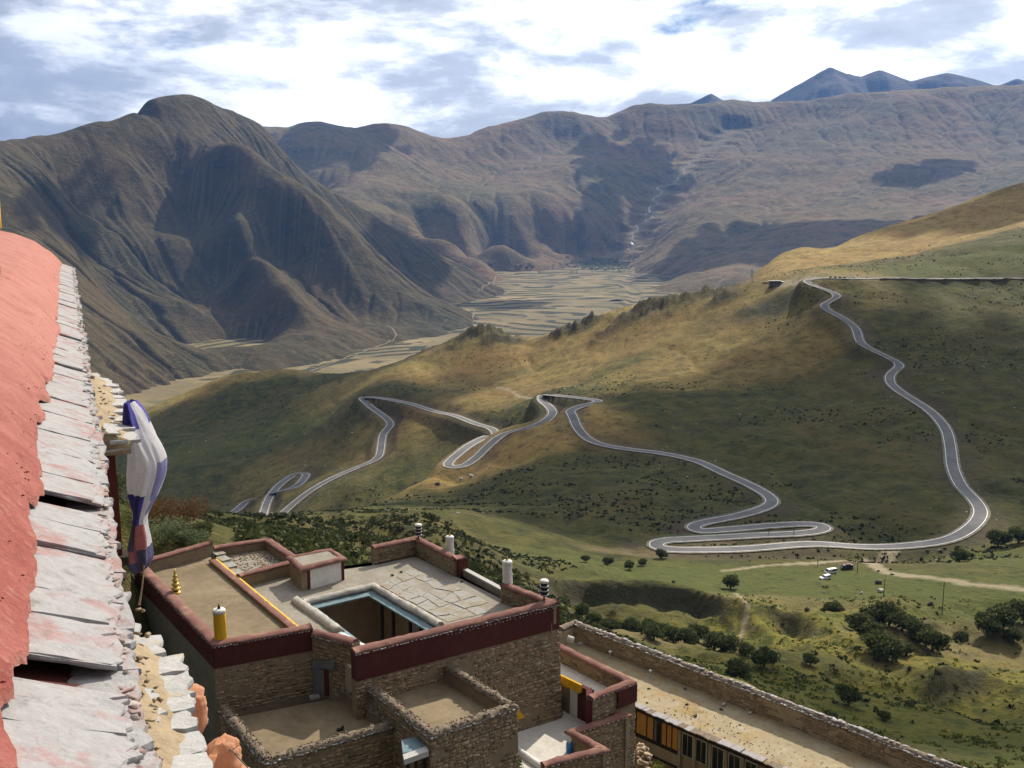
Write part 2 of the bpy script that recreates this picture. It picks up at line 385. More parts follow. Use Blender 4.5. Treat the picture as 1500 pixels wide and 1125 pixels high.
far_ctrl += [np.array(q) for q in [(-3500,9500,200), (-1500,9800,100), (-3000,7500,150), (600,4200,-520), (900,4300,-500), (1700,4400,-420), (2800,4600,-300), (-400,5700,-420), (-1200,6300,-50)]]
STREAM = np.array([PY(*p) for p in [(1075,190,8900), (1040,220,8350), (1015,240,8000), (985,268,7550), (966,285,7300), (952,302,7080), (944,325,6800), (925,352,6550), (905,370,6430)]]+[on_floor(888, 385)])
_t = np.linspace(0, len(STREAM)-1, 400); STREAM = np.stack([np.interp(_t, np.arange(len(STREAM)), STREAM[:, k]) for k in range(3)], -1)
for _ in range(30): STREAM[1:-1] = (STREAM[:-2]+STREAM[2:])/2
STREAM[:, 0] += (fbm(_t, 0*_t, 0.9, 3, ox=91)*80+fbm(_t, 0*_t, 0.22, 3, ox=92)*42)*np.minimum(1, np.arange(400)[::-1]/40)
make_mountain('far_heath_mountain', far_ctrl, -2900, 5200, 4300, 10300, 17.0, M_FAR, dict(iters=30, K=0.013, m=0.46, diff=0.015), (70, 20), fine=5.0, valley=STREAM,
              keepf=lambda X, Y, Z: (Z > FLOOR(Y)-45) & (np.abs(X) < 0.66*Y+300))

# blue peaks beyond the heath mountain
def ridge_range(name, line, y, half, dx, mat, drop):
    xs0 = np.array([PY(a, b, y)[0] for a, b in line]); zs0 = np.array([PY(a, b, y)[2] for a, b in line])
    x = np.arange(xs0[0]-200, xs0[-1]+200, dx); yy = np.arange(-half, half+dx, dx); X, Y = np.meshgrid(x, yy)
    crest = np.interp(x+fbm(x, 0*x, 400, 3)*25, xs0, zs0)[None]; off = fbm(X, 0*X, 1400, 3)*260
    D = np.abs(Y-off); Z = crest-drop*D*(1+0.35*fbm(X, Y, 700, 3, ox=3))+np.minimum(D/120, 1)*fbm(X, Y, 500, 5)*55
    Z = np.minimum(Z, crest+4); Z = erode(Z, dx, 16, 0.03, 0.45, 0.01)
    grid_mesh(name, X, Y+y, Z, mat, {'flow': 0*X})
ridge_range('blue_rock_peaks', [(1090,175),(1130,143),(1170,121),(1200,103),(1221,94),(1240,103),(1262,111),(1290,100),(1305,106),(1335,118),(1360,111),(1390,105),(1420,114),(1455,125),(1487,113),(1505,120),(1560,104),(1640,130),(1720,150)], 12600, 1500, 32, M_PEAK, 0.62)
ridge_range('small_blue_peak', [(880,185),(930,160),(975,152),(1010,150),(1026,142),(1040,135),(1056,146),(1080,156),(1120,175)], 12300, 900, 28, M_PEAK, 0.6)

# ------------------------------------------------------------------ valley floor with terraced fields
m, nt, b = principled('valley_fields', 0.95, 0.1); p = obj_pos(nt)
n1 = noise(nt, p, 0.004, 4); n2 = noise(nt, p, 0.03, 6, 0.6)
vor = N(nt, 'ShaderNodeTexVoronoi', feature='F1'); vor.inputs['Scale'].default_value = 1.0
L(nt, mapping(nt, p, scale=(0.006, 0.014, 0.0), rot=(0, 0, 0.35)), vor.inputs['Vector'])
cell = N(nt, 'ShaderNodeSeparateColor'); L(nt, vor.outputs['Color'], cell.inputs[0])
c = ramp(nt, cell.outputs[0], [(0.0, (0.175, 0.132, 0.060)), (0.35, (0.235, 0.178, 0.088)), (0.6, (0.13, 0.115, 0.046)), (0.8, (0.27, 0.21, 0.108)), (1.0, (0.085, 0.088, 0.033))])
c = mixc(nt, ramp(nt, n1, [(0.4, 0), (0.65, 0.7)]), c, (0.14, 0.11, 0.058))
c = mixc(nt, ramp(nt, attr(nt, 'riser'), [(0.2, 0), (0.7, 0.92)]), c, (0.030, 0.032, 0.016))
c = mixc(nt, ramp(nt, n2, [(0.5, 0), (0.75, 0.55)]), c, (0.09, 0.085, 0.045))
L(nt, c, b.inputs['Base Color']); bump(nt, n2, 4, b, 0.6)
M_FIELD = m
dx = 8.0; xs = np.arange(-1900, 2400, dx); ys = np.arange(1500, 6900, dx); X, Y = np.meshgrid(xs, ys)
Zb = FLOOR(Y)+((X-250-0.1*(Y-3000))/1000)**2*12+fbm(X, Y, 700, 4)*9
stp = 2.3; q = Zb/stp+fbm(X, Y, 190, 3, ox=8)*0.5; fr = q-np.floor(q)
fields = sstep(2300, 2700, Y)*(1-sstep(6300, 6700, Y))
Z = np.where(fields > 0.3, (np.floor(q)+sstep(0.62, 1.0, fr))*stp-fbm(X, Y, 190, 3, ox=8)*0.5*stp, Zb)
# dry stream bed that winds down the middle
bedx = 260+0.16*(Y-3000)+fbm(Y*0+3, Y, 900, 3)*180; bd = np.abs(X-bedx)
Z -= 7*(1-sstep(12, 34, bd))*sstep(2500, 3000, Y)
cross = ((vnoise(X/95+0.4*np.floor(q), np.floor(q)*7.7) > 0.93))*1.0
SHEETS['valley_floor'] = (xs, ys, Z)
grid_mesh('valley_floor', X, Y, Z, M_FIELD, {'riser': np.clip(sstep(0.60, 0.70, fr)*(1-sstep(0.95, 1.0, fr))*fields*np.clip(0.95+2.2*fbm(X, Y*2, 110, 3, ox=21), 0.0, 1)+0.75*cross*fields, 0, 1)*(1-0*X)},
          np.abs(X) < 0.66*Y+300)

def sheet_z(x, y, names=('valley_floor', 'mountain_with_gullies', 'far_heath_mountain')):
    best = np.full(np.shape(x), -1e4)
    for nm in names:
        xs_, ys_, G_ = SHEETS[nm]; d_ = xs_[1]-xs_[0]; u = (np.asarray(x)-xs_[0])/d_; v = (np.asarray(y)-ys_[0])/d_
        ok = (u >= 0) & (v >= 0) & (u < len(xs_)-1.01) & (v < len(ys_)-1.01); uc = np.clip(u, 0, len(xs_)-1.01); vc = np.clip(v, 0, len(ys_)-1.01); i, j = vc.astype(int), uc.astype(int); fv, fu = vc-i, uc-j
        z = (G_[i, j]*(1-fu)+G_[i, j+1]*fu)*(1-fv)+(G_[i+1, j]*(1-fu)+G_[i+1, j+1]*fu)*fv; best = np.where(ok, np.maximum(best, z), best)
    return best
def far_hit(px_, py_, y0=2200, y1=10000):
    """first point of the far land on the line of sight through a point of the picture"""
    r = ray(px_, py_); ys_ = np.linspace(y0, y1, 3000); d = sheet_z(ys_*r[0]/r[1], ys_)-ys_*r[2]/r[1]; k = np.nonzero(d >= 0)[0]
    y = ys_[k[0]] if len(k) else y1; return np.array((y*r[0]/r[1], y))

# ------------------------------------------------------------------ near hillside (one polar sheet from the monastery to the spur ridge and beyond)
hill_px = [
 # right side, meadow and the slopes round the road
 (1450,815,420), (1500,862,350), (1560,850,360), (1400,842,368), (1380,897,318), (1212,838,382), (1100,832,392), (1000,832,388), (900,817,402), (1300,832,390), (1240,887,325),
 (950,803,428), (1100,805,430), (1250,802,440), (1350,798,452), (1430,750,492), (1400,690,565), (1395,640,632), (1370,590,695), (1310,545,765), (1270,500,812), (1240,450,880), (1215,430,915), (1180,411,945),
 (1500,740,505), (1500,650,625), (1500,560,725), (1500,480,830), (1500,412,940), (1600,412,945), (1400,413,945), (1300,409,950), (1600,740,500), (1600,600,680),
 (1500,345,1090), (1400,372,1060), (1310,394,1010), (1265,403,970), (1600,330,1100),
 (1215,770,464), (1010,772,464), (1135,736,512), (1080,702,565), (1000,668,628), (900,656,655), (868,645,668), (838,603,728),
 (1000,720,535), (950,700,562), (900,740,500), (800,722,545), (750,760,470), (850,790,430), (700,795,400), (1200,740,508),
 (1000,600,742), (1100,600,725), (1200,650,645), (1300,680,585), (1300,620,665), (1200,550,785), (1100,500,890), (1000,540,865), (950,575,790), (900,530,930), (1150,450,935), (1300,470,850),
 # golden crest and the hollow behind it
 (830,606,735), (790,620,728), (748,632,726), (742,640,720), (720,650,712), (700,672,696), (690,678,691), (672,688,683), (655,687,685), (648,690,684), (656,678,694), (675,660,714), (690,650,724), (705,641,738), (722,634,760), (600,714,670), (560,732,652), (500,757,632), (440,777,612), (400,800,600),
 (690,680,765), (640,700,745), (740,660,800), (560,765,725), (480,795,705),
 (720,690,640), (640,730,590),
 # far side of the hollow, with the lower hairpins
 (800,580,825), (878,588,795), (806,604,778), (730,632,835), (665,608,905), (600,592,975), (530,582,1035), (548,602,1000), (570,622,955), (560,650,910), (552,674,880), (492,698,868), (449,722,848), (413,754,826), (385,769,812),
 (397,725,885), (445,693,935), (370,733,905), (335,746,900), (300,752,900), (320,738,935),
 # spur skyline
 (150,640,1380), (210,599,1400), (250,581,1400), (300,561,1400), (360,546,1400), (420,541,1380), (480,545,1350), (545,541,1300), (580,536,1290), (620,521,1270), (660,501,1250), (695,484,1230), (720,483,1230), (740,493,1225), (790,490,1215), (850,470,1200), (900,450,1180), (950,437,1150), (1000,428,1130), (1060,421,1105), (1100,412,1050),
 (400,600,1220), (300,620,1230), (250,680,1060), (330,690,1010), (450,640,1060), (500,600,1090), (480,660,980), (640,560,1090), (700,540,1110), (800,530,1070), (760,582,930), (850,560,905), (900,500,1040), (1000,470,1010), (640,640,885), (600,660,865), (520,712,812), (470,745,800), (250,722,960), (280,762,885), (180,700,1080), (100,690,1150), (0,720,1150),
 # brown hill to the right behind the pass
 (1090,418,1350), (1120,396,1450), (1150,376,1500), (1180,364,1500), (1210,366,1490), (1250,348,1510), (1320,325,1560), (1400,300,1600), (1500,264,1620), (1620,235,1620), (1250,385,1220), (1350,350,1330), (1450,320,1400), (1180,398,1150), (1560,300,1400), (1140,400,1230),
 # ravine and meadow edge
 (1195,897,312), (1110,890,322), (1040,876,332), (960,850,345), (880,843,345), (820,852,335), (1195,925,288), (1110,925,292), (1040,905,305), (960,890,312), (880,886,300), (820,890,280),
 (1060,940,272), (980,915,288), (920,910,275), (860,905,262), (1140,960,258), (850,912,240), (950,950,222), (1050,978,207), (1080,992,197), (1000,968,207), (880,925,230),
 (1270,1000,238), (1300,945,268), (1350,965,262), (1450,932,292), (1500,905,318), (1560,900,320), (1230,1012,212), (1200,1055,180), (1300,1065,186), (1400,1055,197), (1500,1055,200), (1420,985,248), (1480,990,245), (1430,1020,222), (1400,1110,160), (1250,1085,160), (1480,1125,152), (1600,1050,200),
 # foot of the monastery
 (1100,1000,172), (1000,965,176), (900,930,188), (1150,1055,148), (1300,1115,128), (700,830,172), (760,852,200), (650,800,212), (600,790,165), (500,800,135), (400,787,132), (330,777,118), (280,772,108), (240,775,90), (200,775,84), (165,722,78), (120,690,80), (172,800,66), (186,850,70), (182,892,62), (640,772,330), (700,765,430), (560,772,290), (480,783,240), (0,600,70), (60,640,75)]
hill = [PY(*p) for p in hill_px]
_sky = [p for p in hill_px if 1225 <= p[2] <= 1400 and p[1] < 650 and p[0] <= 740 and (p[1] < 545 or p[0] < 340 or p[1] < 548)]
for (a, b_, y) in [(150,640,1380), (210,599,1400), (300,561,1400), (420,541,1380), (545,541,1300), (620,521,1270), (695,484,1230), (790,490,1215), (900,450,1180), (1000,428,1130), (1060,421,1130)]:
    hill.append(PY(a, b_, y)*np.array((1.16, 1.16, 1))+np.array((0, 0, -95 if a < 900 else -60)))
    hill.append(PY(a, b_, y)*np.array((1.42, 1.42, 1))+np.array((0, 0, -240 if a < 900 else -170)))
for (a, b_, y) in [(1090,418,1350), (1180,364,1500), (1320,325,1560), (1500,264,1620), (1620,235,1620)]:
    hill.append(PY(a, b_, y)*np.array((1.2, 1.2, 1))+np.array((0, 0, -110)))
    hill.append(PY(a, b_, y)*np.array((1.5, 1.5, 1))+np.array((0, 0, -330)))
hill += [np.array(q, float) for q in [(-22,62,-29), (-6,56,-33), (5,52,-37), (16,62,-43), (26,56,-45), (6,80,-44), (-6,76,-37), (-27,47,-29), (-15,35,-33), (0,35,-37), (16,40,-42),
  (32,76,-55), (45,60,-58), (60,90,-68), (-12,90,-36), (30,40,-47), (-35,35,-24), (-45,60,-18), (-60,80,-15), (-30,85,-26), (-10,25,-34), (10,25,-38), (30,25,-42), (-30,22,-24), (-24,71,-25.5), (-14,72,-29), (0,66,-38)]]
hill = np.array(hill)
_a = np.arctan2(hill[:, 0], hill[:, 1])*2.2; _b = np.log(hill[:, 1])
_ev = tps_fit(np.c_[_a, _b], hill[:, 2]/hill[:, 1], 2e-5)
def hill_base(X, Y):
    Yc = np.maximum(Y, 20.0)
    return _ev(np.arctan2(X, Y)*2.2, np.log(Yc))*Yc
az = np.linspace(math.radians(-36), math.radians(36), 960); rr = np.exp(np.linspace(math.log(24.0), math.log(2350.0), 660))
AZ, RR = np.meshgrid(az, rr); HX = RR*np.sin(AZ); HYY = RR*np.cos(AZ)
HZ0 = hill_base(HX, HYY)
_ratio0 = HZ0/HYY
def bil(px_, py_):   # sample the sheet
    a = np.arctan2(px_, py_); r = np.hypot(px_, py_)
    u = (a-az[0])/(az[1]-az[0]); v = (np.log(r)-math.log(rr[0]))/(math.log(rr[1])-math.log(rr[0]))
    u = np.clip(u, 0, len(az)-1.001); v = np.clip(v, 0, len(rr)-1.001); i = v.astype(int); j = u.astype(int); fv = v-i; fu = u-j
    return lambda G: (G[i, j]*(1-fu)+G[i, j+1]*fu)*(1-fv)+(G[i+1, j]*(1-fu)+G[i+1, j+1]*fu)*fv
def ground_hit(px_, py_, guess):
    """where the line of sight through a point of the picture meets the smooth hillside nearest the guessed distance"""
    r = ray(px_, py_); a = math.atan2(r[0], r[1]); ys = np.exp(np.linspace(math.log(40), math.log(1900), 900)); xs = ys*r[0]/r[1]
    d = bil(xs, ys)(HZ0)-ys*r[2]/r[1]
    k = np.nonzero(np.sign(d[:-1]) != np.sign(d[1:]))[0]
    if len(k):
        best = min(k, key=lambda i: abs(math.log(ys[i]/guess)))
        if abs(math.log(ys[best]/guess)) < 0.25:
            t = d[best]/(d[best]-d[best+1]); y = ys[best]+(ys[best+1]-ys[best])*t
            return np.array((y*r[0]/r[1], y))
    near = np.abs(np.log(ys/guess)) < 0.2; i = np.argmin(np.where(near, np.abs(d)/ys, 9)); return np.array((xs[i], ys[i]))
ROADPX = [(1640,409,930), (1500,408,935), (1400,408,940), (1300,407,945), (1235,408,945), (1195,407,948), (1180,411,942), (1190,418,930), (1215,426,915), (1228,432,905), (1222,438,897), (1206,446,885), (1210,453,876), (1235,466,855), (1254,482,835), (1258,497,818), (1265,506,808), (1290,518,790), (1314,530,775), (1320,536,768), (1306,546,756), (1303,558,742), (1312,569,730), (1340,587,706), (1365,604,685), (1385,628,655), (1392,655,622), (1396,685,587), (1408,712,553), (1428,733,522), (1437,750,500), (1424,771,478), (1390,790,457), (1340,799,446), (1250,801,441), (1100,804,434), (1000,805,432), (966,803,432), (957,798,438), (968,792,446), (1000,790,450), (1100,785,456), (1170,781,460), (1205,777,465), (1210,770,474), (1190,767,478), (1120,771,472), (1060,776,466), (1025,778,464), (1012,773,470), (1022,767,478), (1060,760,486), (1105,749,500), (1130,738,512), (1128,728,524), (1100,711,550), (1060,693,580), (1020,675,615), (970,664,640), (910,657,655), (870,648,672), (850,632,690), (840,612,715), (836,602,728), (850,595,745), (878,587,788), (850,583,805), (815,579,822), (794,581,825), (795,588,812), (806,597,792), (809,607,774), (790,620,755), (765,628,738), (742,634,725), (720,648,712), (690,677,690), (672,687,682), (655,686,684), (656,679,692), (675,661,712), (700,646,735), (722,636,775), (725,631,820), (700,622,860), (665,608,905), (610,594,968), (570,585,1012), (537,581,1038), (529,583,1036), (540,593,1012), (560,608,978), (572,622,955), (562,635,935), (558,655,905), (553,671,880), (520,686,872), (490,699,866), (449,722,846), (415,752,826), (398,768,812), (386,769,814), (388,745,850), (396,726,884), (415,706,915), (435,694,935), (447,693,936), (446,700,922), (432,712,905), (400,722,902), (365,734,900), (345,748,890), (322,760,885)]
R = np.array([ground_hit(*p) for p in ROADPX])
def catmull(P, step=2.5):
    out = []; Pp = np.vstack([2*P[0]-P[1], P, 2*P[-1]-P[-2]])
    for i in range(1, len(Pp)-2):
        p0, p1, p2, p3 = Pp[i-1:i+3]; n = max(2, int(np.linalg.norm(p2-p1)/step)); 
        d1 = np.linalg.norm(p1-p0)**.5+1e-6; d2 = np.linalg.norm(p2-p1)**.5+1e-6; d3 = np.linalg.norm(p3-p2)**.5+1e-6
        m1 = (p2-p1)+d2*((p1-p0)/d1-(p2-p0)/(d1+d2)); m2 = (p2-p1)+d2*((p3-p2)/d3-(p3-p1)/(d2+d3))
        m1 = (p2-p1)+d2*d2*((p1-p0)/d1/d1-(p2-p0)/(d1*(d1+d2)))*0+(m1-(p2-p1)); m2 = (p2-p1)+(m2-(p2-p1))
        for k in range(n):
            t = k/n; out.append((2*t**3-3*t**2+1)*p1+(t**3-2*t**2+t)*m1+(-2*t**3+3*t**2)*p2+(t**3-t**2)*m2)
    out.append(P[-1]); return np.array(out)
def even(P, step):
    d = np.r_[0, np.cumsum(np.linalg.norm(np.diff(P[:, :2], axis=0), axis=1))]; n = int(d[-1]/step)+1; t = np.linspace(0, d[-1], n)
    return np.stack([np.interp(t, d, P[:, k]) for k in range(P.shape[1])], -1)
def smooth_line(P, it):
    for _ in range(it): P[1:-1] = 0.25*P[:-2]+0.5*P[1:-1]+0.25*P[2:]
    return P
RC = even(catmull(R), 2.0); RC = smooth_line(RC, 10); RC = even(RC, 2.0)
RZ = bil(RC[:, 0], RC[:, 1])(HZ0); RZ = smooth_line(RZ.copy(), 40)
# distances to the road
def road_field(X, Y, line, reach=46):
    kd = kdtree.KDTree(len(line))
    for i, q in enumerate(line): kd.insert((q[0], q[1], 0), i)
    kd.balance()
    D = np.full(X.shape, 1e3); I = np.zeros(X.shape, int)
    # coarse mask through a cell raster
    cell = reach; ox, oy = line[:, 0].min()-2*cell, line[:, 1].min()-2*cell; w = int((line[:, 0].max()-ox)/cell)+4; h = int((line[:, 1].max()-oy)/cell)+4
    M = np.zeros((w, h), bool); ci = ((line-np.array((ox, oy)))/cell).astype(int)
    for dx in (-1, 0, 1):
        for dy in (-1, 0, 1): M[ci[:, 0]+dx, ci[:, 1]+dy] = True
    gi = ((X-ox)/cell).astype(int); gj = ((Y-oy)/cell).astype(int); ok = (gi >= 0) & (gi < w) & (gj >= 0) & (gj < h)
    ok[ok] = M[gi[ok], gj[ok]]
    fx = X[ok]; fy = Y[ok]; dd = np.empty(len(fx)); ii = np.empty(len(fx), int); f = kd.find
    for k in range(len(fx)):
        _, i, d = f((fx[k], fy[k], 0)); dd[k] = d; ii[k] = i
    D[ok] = dd; I[ok] = ii; return D, I
RD, RI = road_field(HX, HYY, RC)
RW = 3.9
HZ = HZ0.copy()
amp = sstep(60, 400, RR)
rel = fbm(HX, HYY, 150, 5, 0.5)*5.0+fbm(HX, HYY, 34, 4, 0.55)*1.5*amp+fbm(HX, HYY, 9, 3, 0.5)*0.55
# shallow runnels down the slopes
rg = 1-np.abs(fbm(HX*0.9+HYY*0.35, HYY*0.45-HX*0.25, 70, 4, 0.5, ox=12))*2.2; rel -= np.clip(rg, 0, 1)**3*2.6*amp
rocky = np.zeros_like(HZ)
for (a, b_, y, rad, h) in [(712,486,1225,32,9), (735,500,1200,22,5), (965,447,1140,40,7), (940,452,1140,22,4), (855,478,1190,26,6), (832,485,1190,20,4), (1050,430,1080,24,4.5), (1115,452,960,20,3), (1062,437,1060,16,3), (620,520,1262,22,4), (980,445,1130,20,4)]:
    q = ground_hit(a, b_, y); d = np.hypot((HX-q[0])/1.5, HYY-q[1])/rad*(1+0.6*fbm(HX, HYY, 18, 3, ox=4)); g = np.exp(-d*d*1.6)
    rocky = np.maximum(rocky, g); rel += g*h*(0.75+1.1*fbm(HX, HYY, 8, 4, 0.65, ox=9))
meadow = sstep(300, 345, HYY)*(1-sstep(405, 430, HYY))*sstep(40, 75, HX)
ravine = sstep(205, 230, HYY)*(1-sstep(322, 345, HYY))
rel *= 1-0.75*meadow
rel += ravine*fbm(HX, HYY, 26, 4, 0.6, ox=3)*5.5
near = 1-sstep(95, 150, RR); rel *= 1-0.8*near
HZ += rel
# earth banks where the meadow breaks off into the ravines
def lip(lst, drop, face, fade):
    global HZ, cliff_m
    L_ = even(np.array([ground_hit(*p) for p in lst]), 2.0); L_[:, 1] += 2.2*fbm(L_[:, 0], 0*L_[:, 0], 12, 3, ox=9)
    x0, x1 = L_[0, 0], L_[-1, 0]; ly = np.interp(HX, L_[:, 0], L_[:, 1]); s = ly-HYY; e = sstep(x0-2, x0+10, HX)*(1-sstep(x1-10, x1+2, HX))
    f = sstep(0, face, s)*(1-sstep(fade*0.4, fade, s))*e
    HZ = HZ-drop*f*(0.85+0.3*fbm(HX, HYY, 9, 3, ox=2)); cliff_m = np.maximum(cliff_m, e*sstep(-0.5, 1, s)*(1-sstep(face*0.9, face*1.7, s+1.5*fbm(HX, HYY, 6, 3))))
cliff_m = np.zeros_like(HZ)
lip([(800,852,338), (850,848,340), (900,845,342), (960,850,344), (1010,862,338), (1060,880,330), (1085,884,328)], 9.5, 7, 75)
lip([(1090,886,326), (1120,892,320), (1150,895,316), (1195,900,310)], 6, 9, 60)
lip([(1125,893,318), (1150,899,312), (1190,910,302)], 5, 5, 30)
lip([(1215,935,285), (1260,950,272), (1330,970,258)], 3.5, 8, 50)
lip([(1330,1012,225), (1380,994,240), (1430,987,246), (1490,1002,238)], 4.5, 7, 50)
w = 1-sstep(RW+1.6, 15.0, RD)
HZ = HZ*(1-w)+(RZ[RI]-0.35)*w
side = np.sign(HX*0+1)
tn = np.gradient(RC, axis=0); tn /= np.linalg.norm(tn, axis=1)[:, None]+1e-9
crs = tn[RI, 0]*(HYY-RC[RI, 1])-tn[RI, 1]*(HX-RC[RI, 0])      # >0 left of the road
uphill = (HZ0 > RZ[RI]+0.25)
bank = np.where(RD < 60, sstep(3.2, 5.0, RD)*(1-sstep(8, 17, RD+7*fbm(HX, HYY, 14, 3, ox=6)))*np.where(uphill, 1.0, 0.5), 0)
# surface character of the turf, laid out over the ground
def blob(lst):
    o = np.zeros_like(HZ)
    for (a, b_, y, ra, rb, rot, s) in lst:
        q = ground_hit(a, b_, y); dx_, dy_ = HX-q[0], HYY-q[1]; cr, sr = math.cos(rot), math.sin(rot)
        u = (dx_*cr+dy_*sr)/ra; v = (-dx_*sr+dy_*cr)/rb; d = np.sqrt(u*u+v*v)+0.55*fbm(HX, HYY, 60, 4, ox=14)
        o = np.maximum(o, s*(1-sstep(0.45, 1.25, d)))
    return o
dry = blob([(770,640,720,80,46,0.6,1.0), (690,672,700,80,46,0.65,1.0), (620,708,675,80,40,0.65,1.0), (545,740,648,80,38,0.65,1.0), (470,768,625,70,34,0.6,1.0), (830,615,735,45,24,0,0.8),
            (300,565,1390,260,60,0,0.7), (640,600,900,90,40,0,0.5), (420,700,880,60,120,0.3,0.35), (800,500,1150,240,130,0,0.8), (950,480,1080,200,120,0,0.7), (1100,430,1000,140,60,0,0.5), (1120,520,860,120,50,0.4,0.6), (1050,500,930,120,50,0.4,0.6),
            (1150,390,1300,200,160,0,1.0), (1350,340,1380,420,220,0,0.95), (1550,300,1400,300,260,0,0.9), (560,640,960,70,60,0,0.55), (1180,370,1480,160,80,0,1.0), (820,560,940,120,60,0,0.5), (880,640,680,30,30,0,0.3)])
lush = blob([(1150,850,370,90,40,0,0.85), (1350,870,340,90,45,0,0.8), (1000,835,385,90,25,0,0.7), (980,912,290,40,26,0,1.0), (1100,930,285,60,22,0.3,0.9), (1250,1050,185,60,45,0,0.7), (1400,1050,200,60,45,0,0.7), (1450,815,420,50,50,0,0.7), (1280,395,990,150,50,0,0.7), (1420,380,1040,170,50,0,0.8), (1150,430,960,60,60,0,0.6), (480,600,1150,260,60,0.25,0.45), (880,845,345,50,10,0,0.6)])
weeds = blob([(1120,905,305,30,16,0,1.0), (1150,895,312,40,14,0,0.9), (1010,900,300,40,12,0,0.8), (1180,940,280,36,20,0,1.0), (1260,1010,230,40,30,0,0.8), (1400,970,258,40,30,0,0.9), (1330,1040,205,40,24,0,0.6), (1420,1010,230,40,25,0,0.7)])
bare = blob([(1130,880,322,34,7,0,0.55), (1020,985,200,40,16,0,0.8), (1090,1000,190,30,16,0,0.8), (940,930,225,40,10,0.1,0.7), (920,802,425,22,8,0,0.9), (1400,940,280,40,12,0,0.7), (1460,930,290,30,12,0,0.6), (1230,885,325,30,10,0,0.4), (1260,404,955,70,26,0,1.0), (1140,408,960,30,16,0,0.6), (1030,792,440,18,5,0,0.7)])
def path_field(lst, wdt, soft):
    L_ = even(np.array([ground_hit(*p) for p in lst]), 1.5); L_ = smooth_line(L_, 8)
    return L_
tracks = np.zeros_like(HZ)
for lst, wd in [([(1310,802,444), (1290,815,425), (1275,822,412), (1290,833,398), (1320,840,388), (1380,847,380), (1440,855,372), (1500,863,360), (1580,872,352)], 2.6),
                ([(1270,812,425), (1200,822,405), (1120,826,402), (1060,834,392)], 1.6), ([(1078,870,335), (1085,880,325), (1096,896,310), (1085,910,300), (1073,930,280), (1070,938,272)], 0.9),
                ([(725,565,980), (750,572,940), (790,580,830)], 1.6), ([(1000,430,1125), (1020,432,1110), (1060,420,1100)], 3), ([(1140,410,955), (1195,408,950), (1260,404,955)], 6.0)]:
    L_ = path_field(lst, wd, 1); d, _i = road_field(HX, HYY, L_[:, :2], 20); tracks = np.maximum(tracks, (1-sstep(wd*0.6, wd*1.6, d+0.8*wd*fbm(HX, HYY, 6, 3, ox=2)))*0.9)
gx = np.gradient(HZ, axis=1)/(RR*(az[1]-az[0])); gy = np.gradient(HZ, axis=0)/(np.gradient(rr)[:, None])
steep = np.hypot(gx, gy)
cliff = np.maximum(ravine*sstep(0.72, 1.05, steep)*0.7, cliff_m)
near_bare = (1-sstep(60, 95, RR))*0.6

m, nt, b = principled('hillside_turf', 0.95, 0.12); p = obj_pos(nt)
n_big = noise(nt, p, 0.012, 6, 0.6, 0.5); n_mid = noise(nt, mapping(nt, p, scale=(1, 1.0, 2.0)), 0.075, 8, 0.68, 0.3); n_fine = noise(nt, p, 0.55, 6, 0.7); n_tuft = noise(nt, p, 0.20, 6, 0.72)
c = ramp(nt, n_mid, [(0.36, (0.036, 0.039, 0.010)), (0.5, (0.066, 0.067, 0.015)), (0.63, (0.105, 0.094, 0.023))])
c = mixc(nt, ramp(nt, n_big, [(0.46, 0), (0.66, 0.6)]), c, (0.115, 0.088, 0.030))
c = mixc(nt, mth(nt, 'MULTIPLY', attr(nt, 'lush'), ramp(nt, n_mid, [(0.3, 0.95), (0.75, 0.35)])), c, (0.088, 0.106, 0.021))
dr = mth(nt, 'MULTIPLY', attr(nt, 'dry'), ramp(nt, n_mid, [(0.34, 0.45), (0.58, 1.0)]))
c = mixc(nt, dr, c, ramp(nt, n_big, [(0.35, (0.36, 0.26, 0.082)), (0.65, (0.31, 0.185, 0.06))]))
c = mixc(nt, mth(nt, 'MULTIPLY', attr(nt, 'weeds'), ramp(nt, n_tuft, [(0.42, 0), (0.58, 0.9)])), c, (0.24, 0.20, 0.03))
c = mixc(nt, ramp(nt, n_tuft, [(0.54, 0), (0.66, 0.85)]), c, (0.026, 0.030, 0.013))
c = mixc(nt, mth(nt, 'MULTIPLY', attr(nt, 'bank'), ramp(nt, n_tuft, [(0.3, 0.95), (0.7, 0.35)])), c, (0.085, 0.062, 0.042))
c = mixc(nt, mth(nt, 'MULTIPLY', attr(nt, 'bare'), ramp(nt, n_tuft, [(0.3, 0.9), (0.65, 0.5)])), c, (0.23, 0.175, 0.085))
c = mixc(nt, attr(nt, 'track'), c, ramp(nt, n_fine, [(0.3, (0.24, 0.19, 0.12)), (0.7, (0.40, 0.34, 0.23))]))
c = mixc(nt, mth(nt, 'MULTIPLY', attr(nt, 'rocky'), ramp(nt, n_tuft, [(0.35, 1.0), (0.62, 0.3)])), c, (0.030, 0.029, 0.022))
c = mixc(nt, mth(nt, 'MULTIPLY', attr(nt, 'cliff'), ramp(nt, n_fine, [(0.35, 1.0), (0.7, 0.5)])), c, (0.050, 0.044, 0.026))
c = mixc(nt, ramp(nt, n_fine, [(0.35, 0.0), (0.7, 0.35)]), c, mixc(nt, 1.0, c, (0.45, 0.45, 0.45), 'MULTIPLY'))
L(nt, c, b.inputs['Base Color'])
hh = mth(nt, 'ADD', mth(nt, 'MULTIPLY', n_fine, 0.45), n_tuft); bump(nt, hh, 1.6, b, 1.0)
M_TURF = m
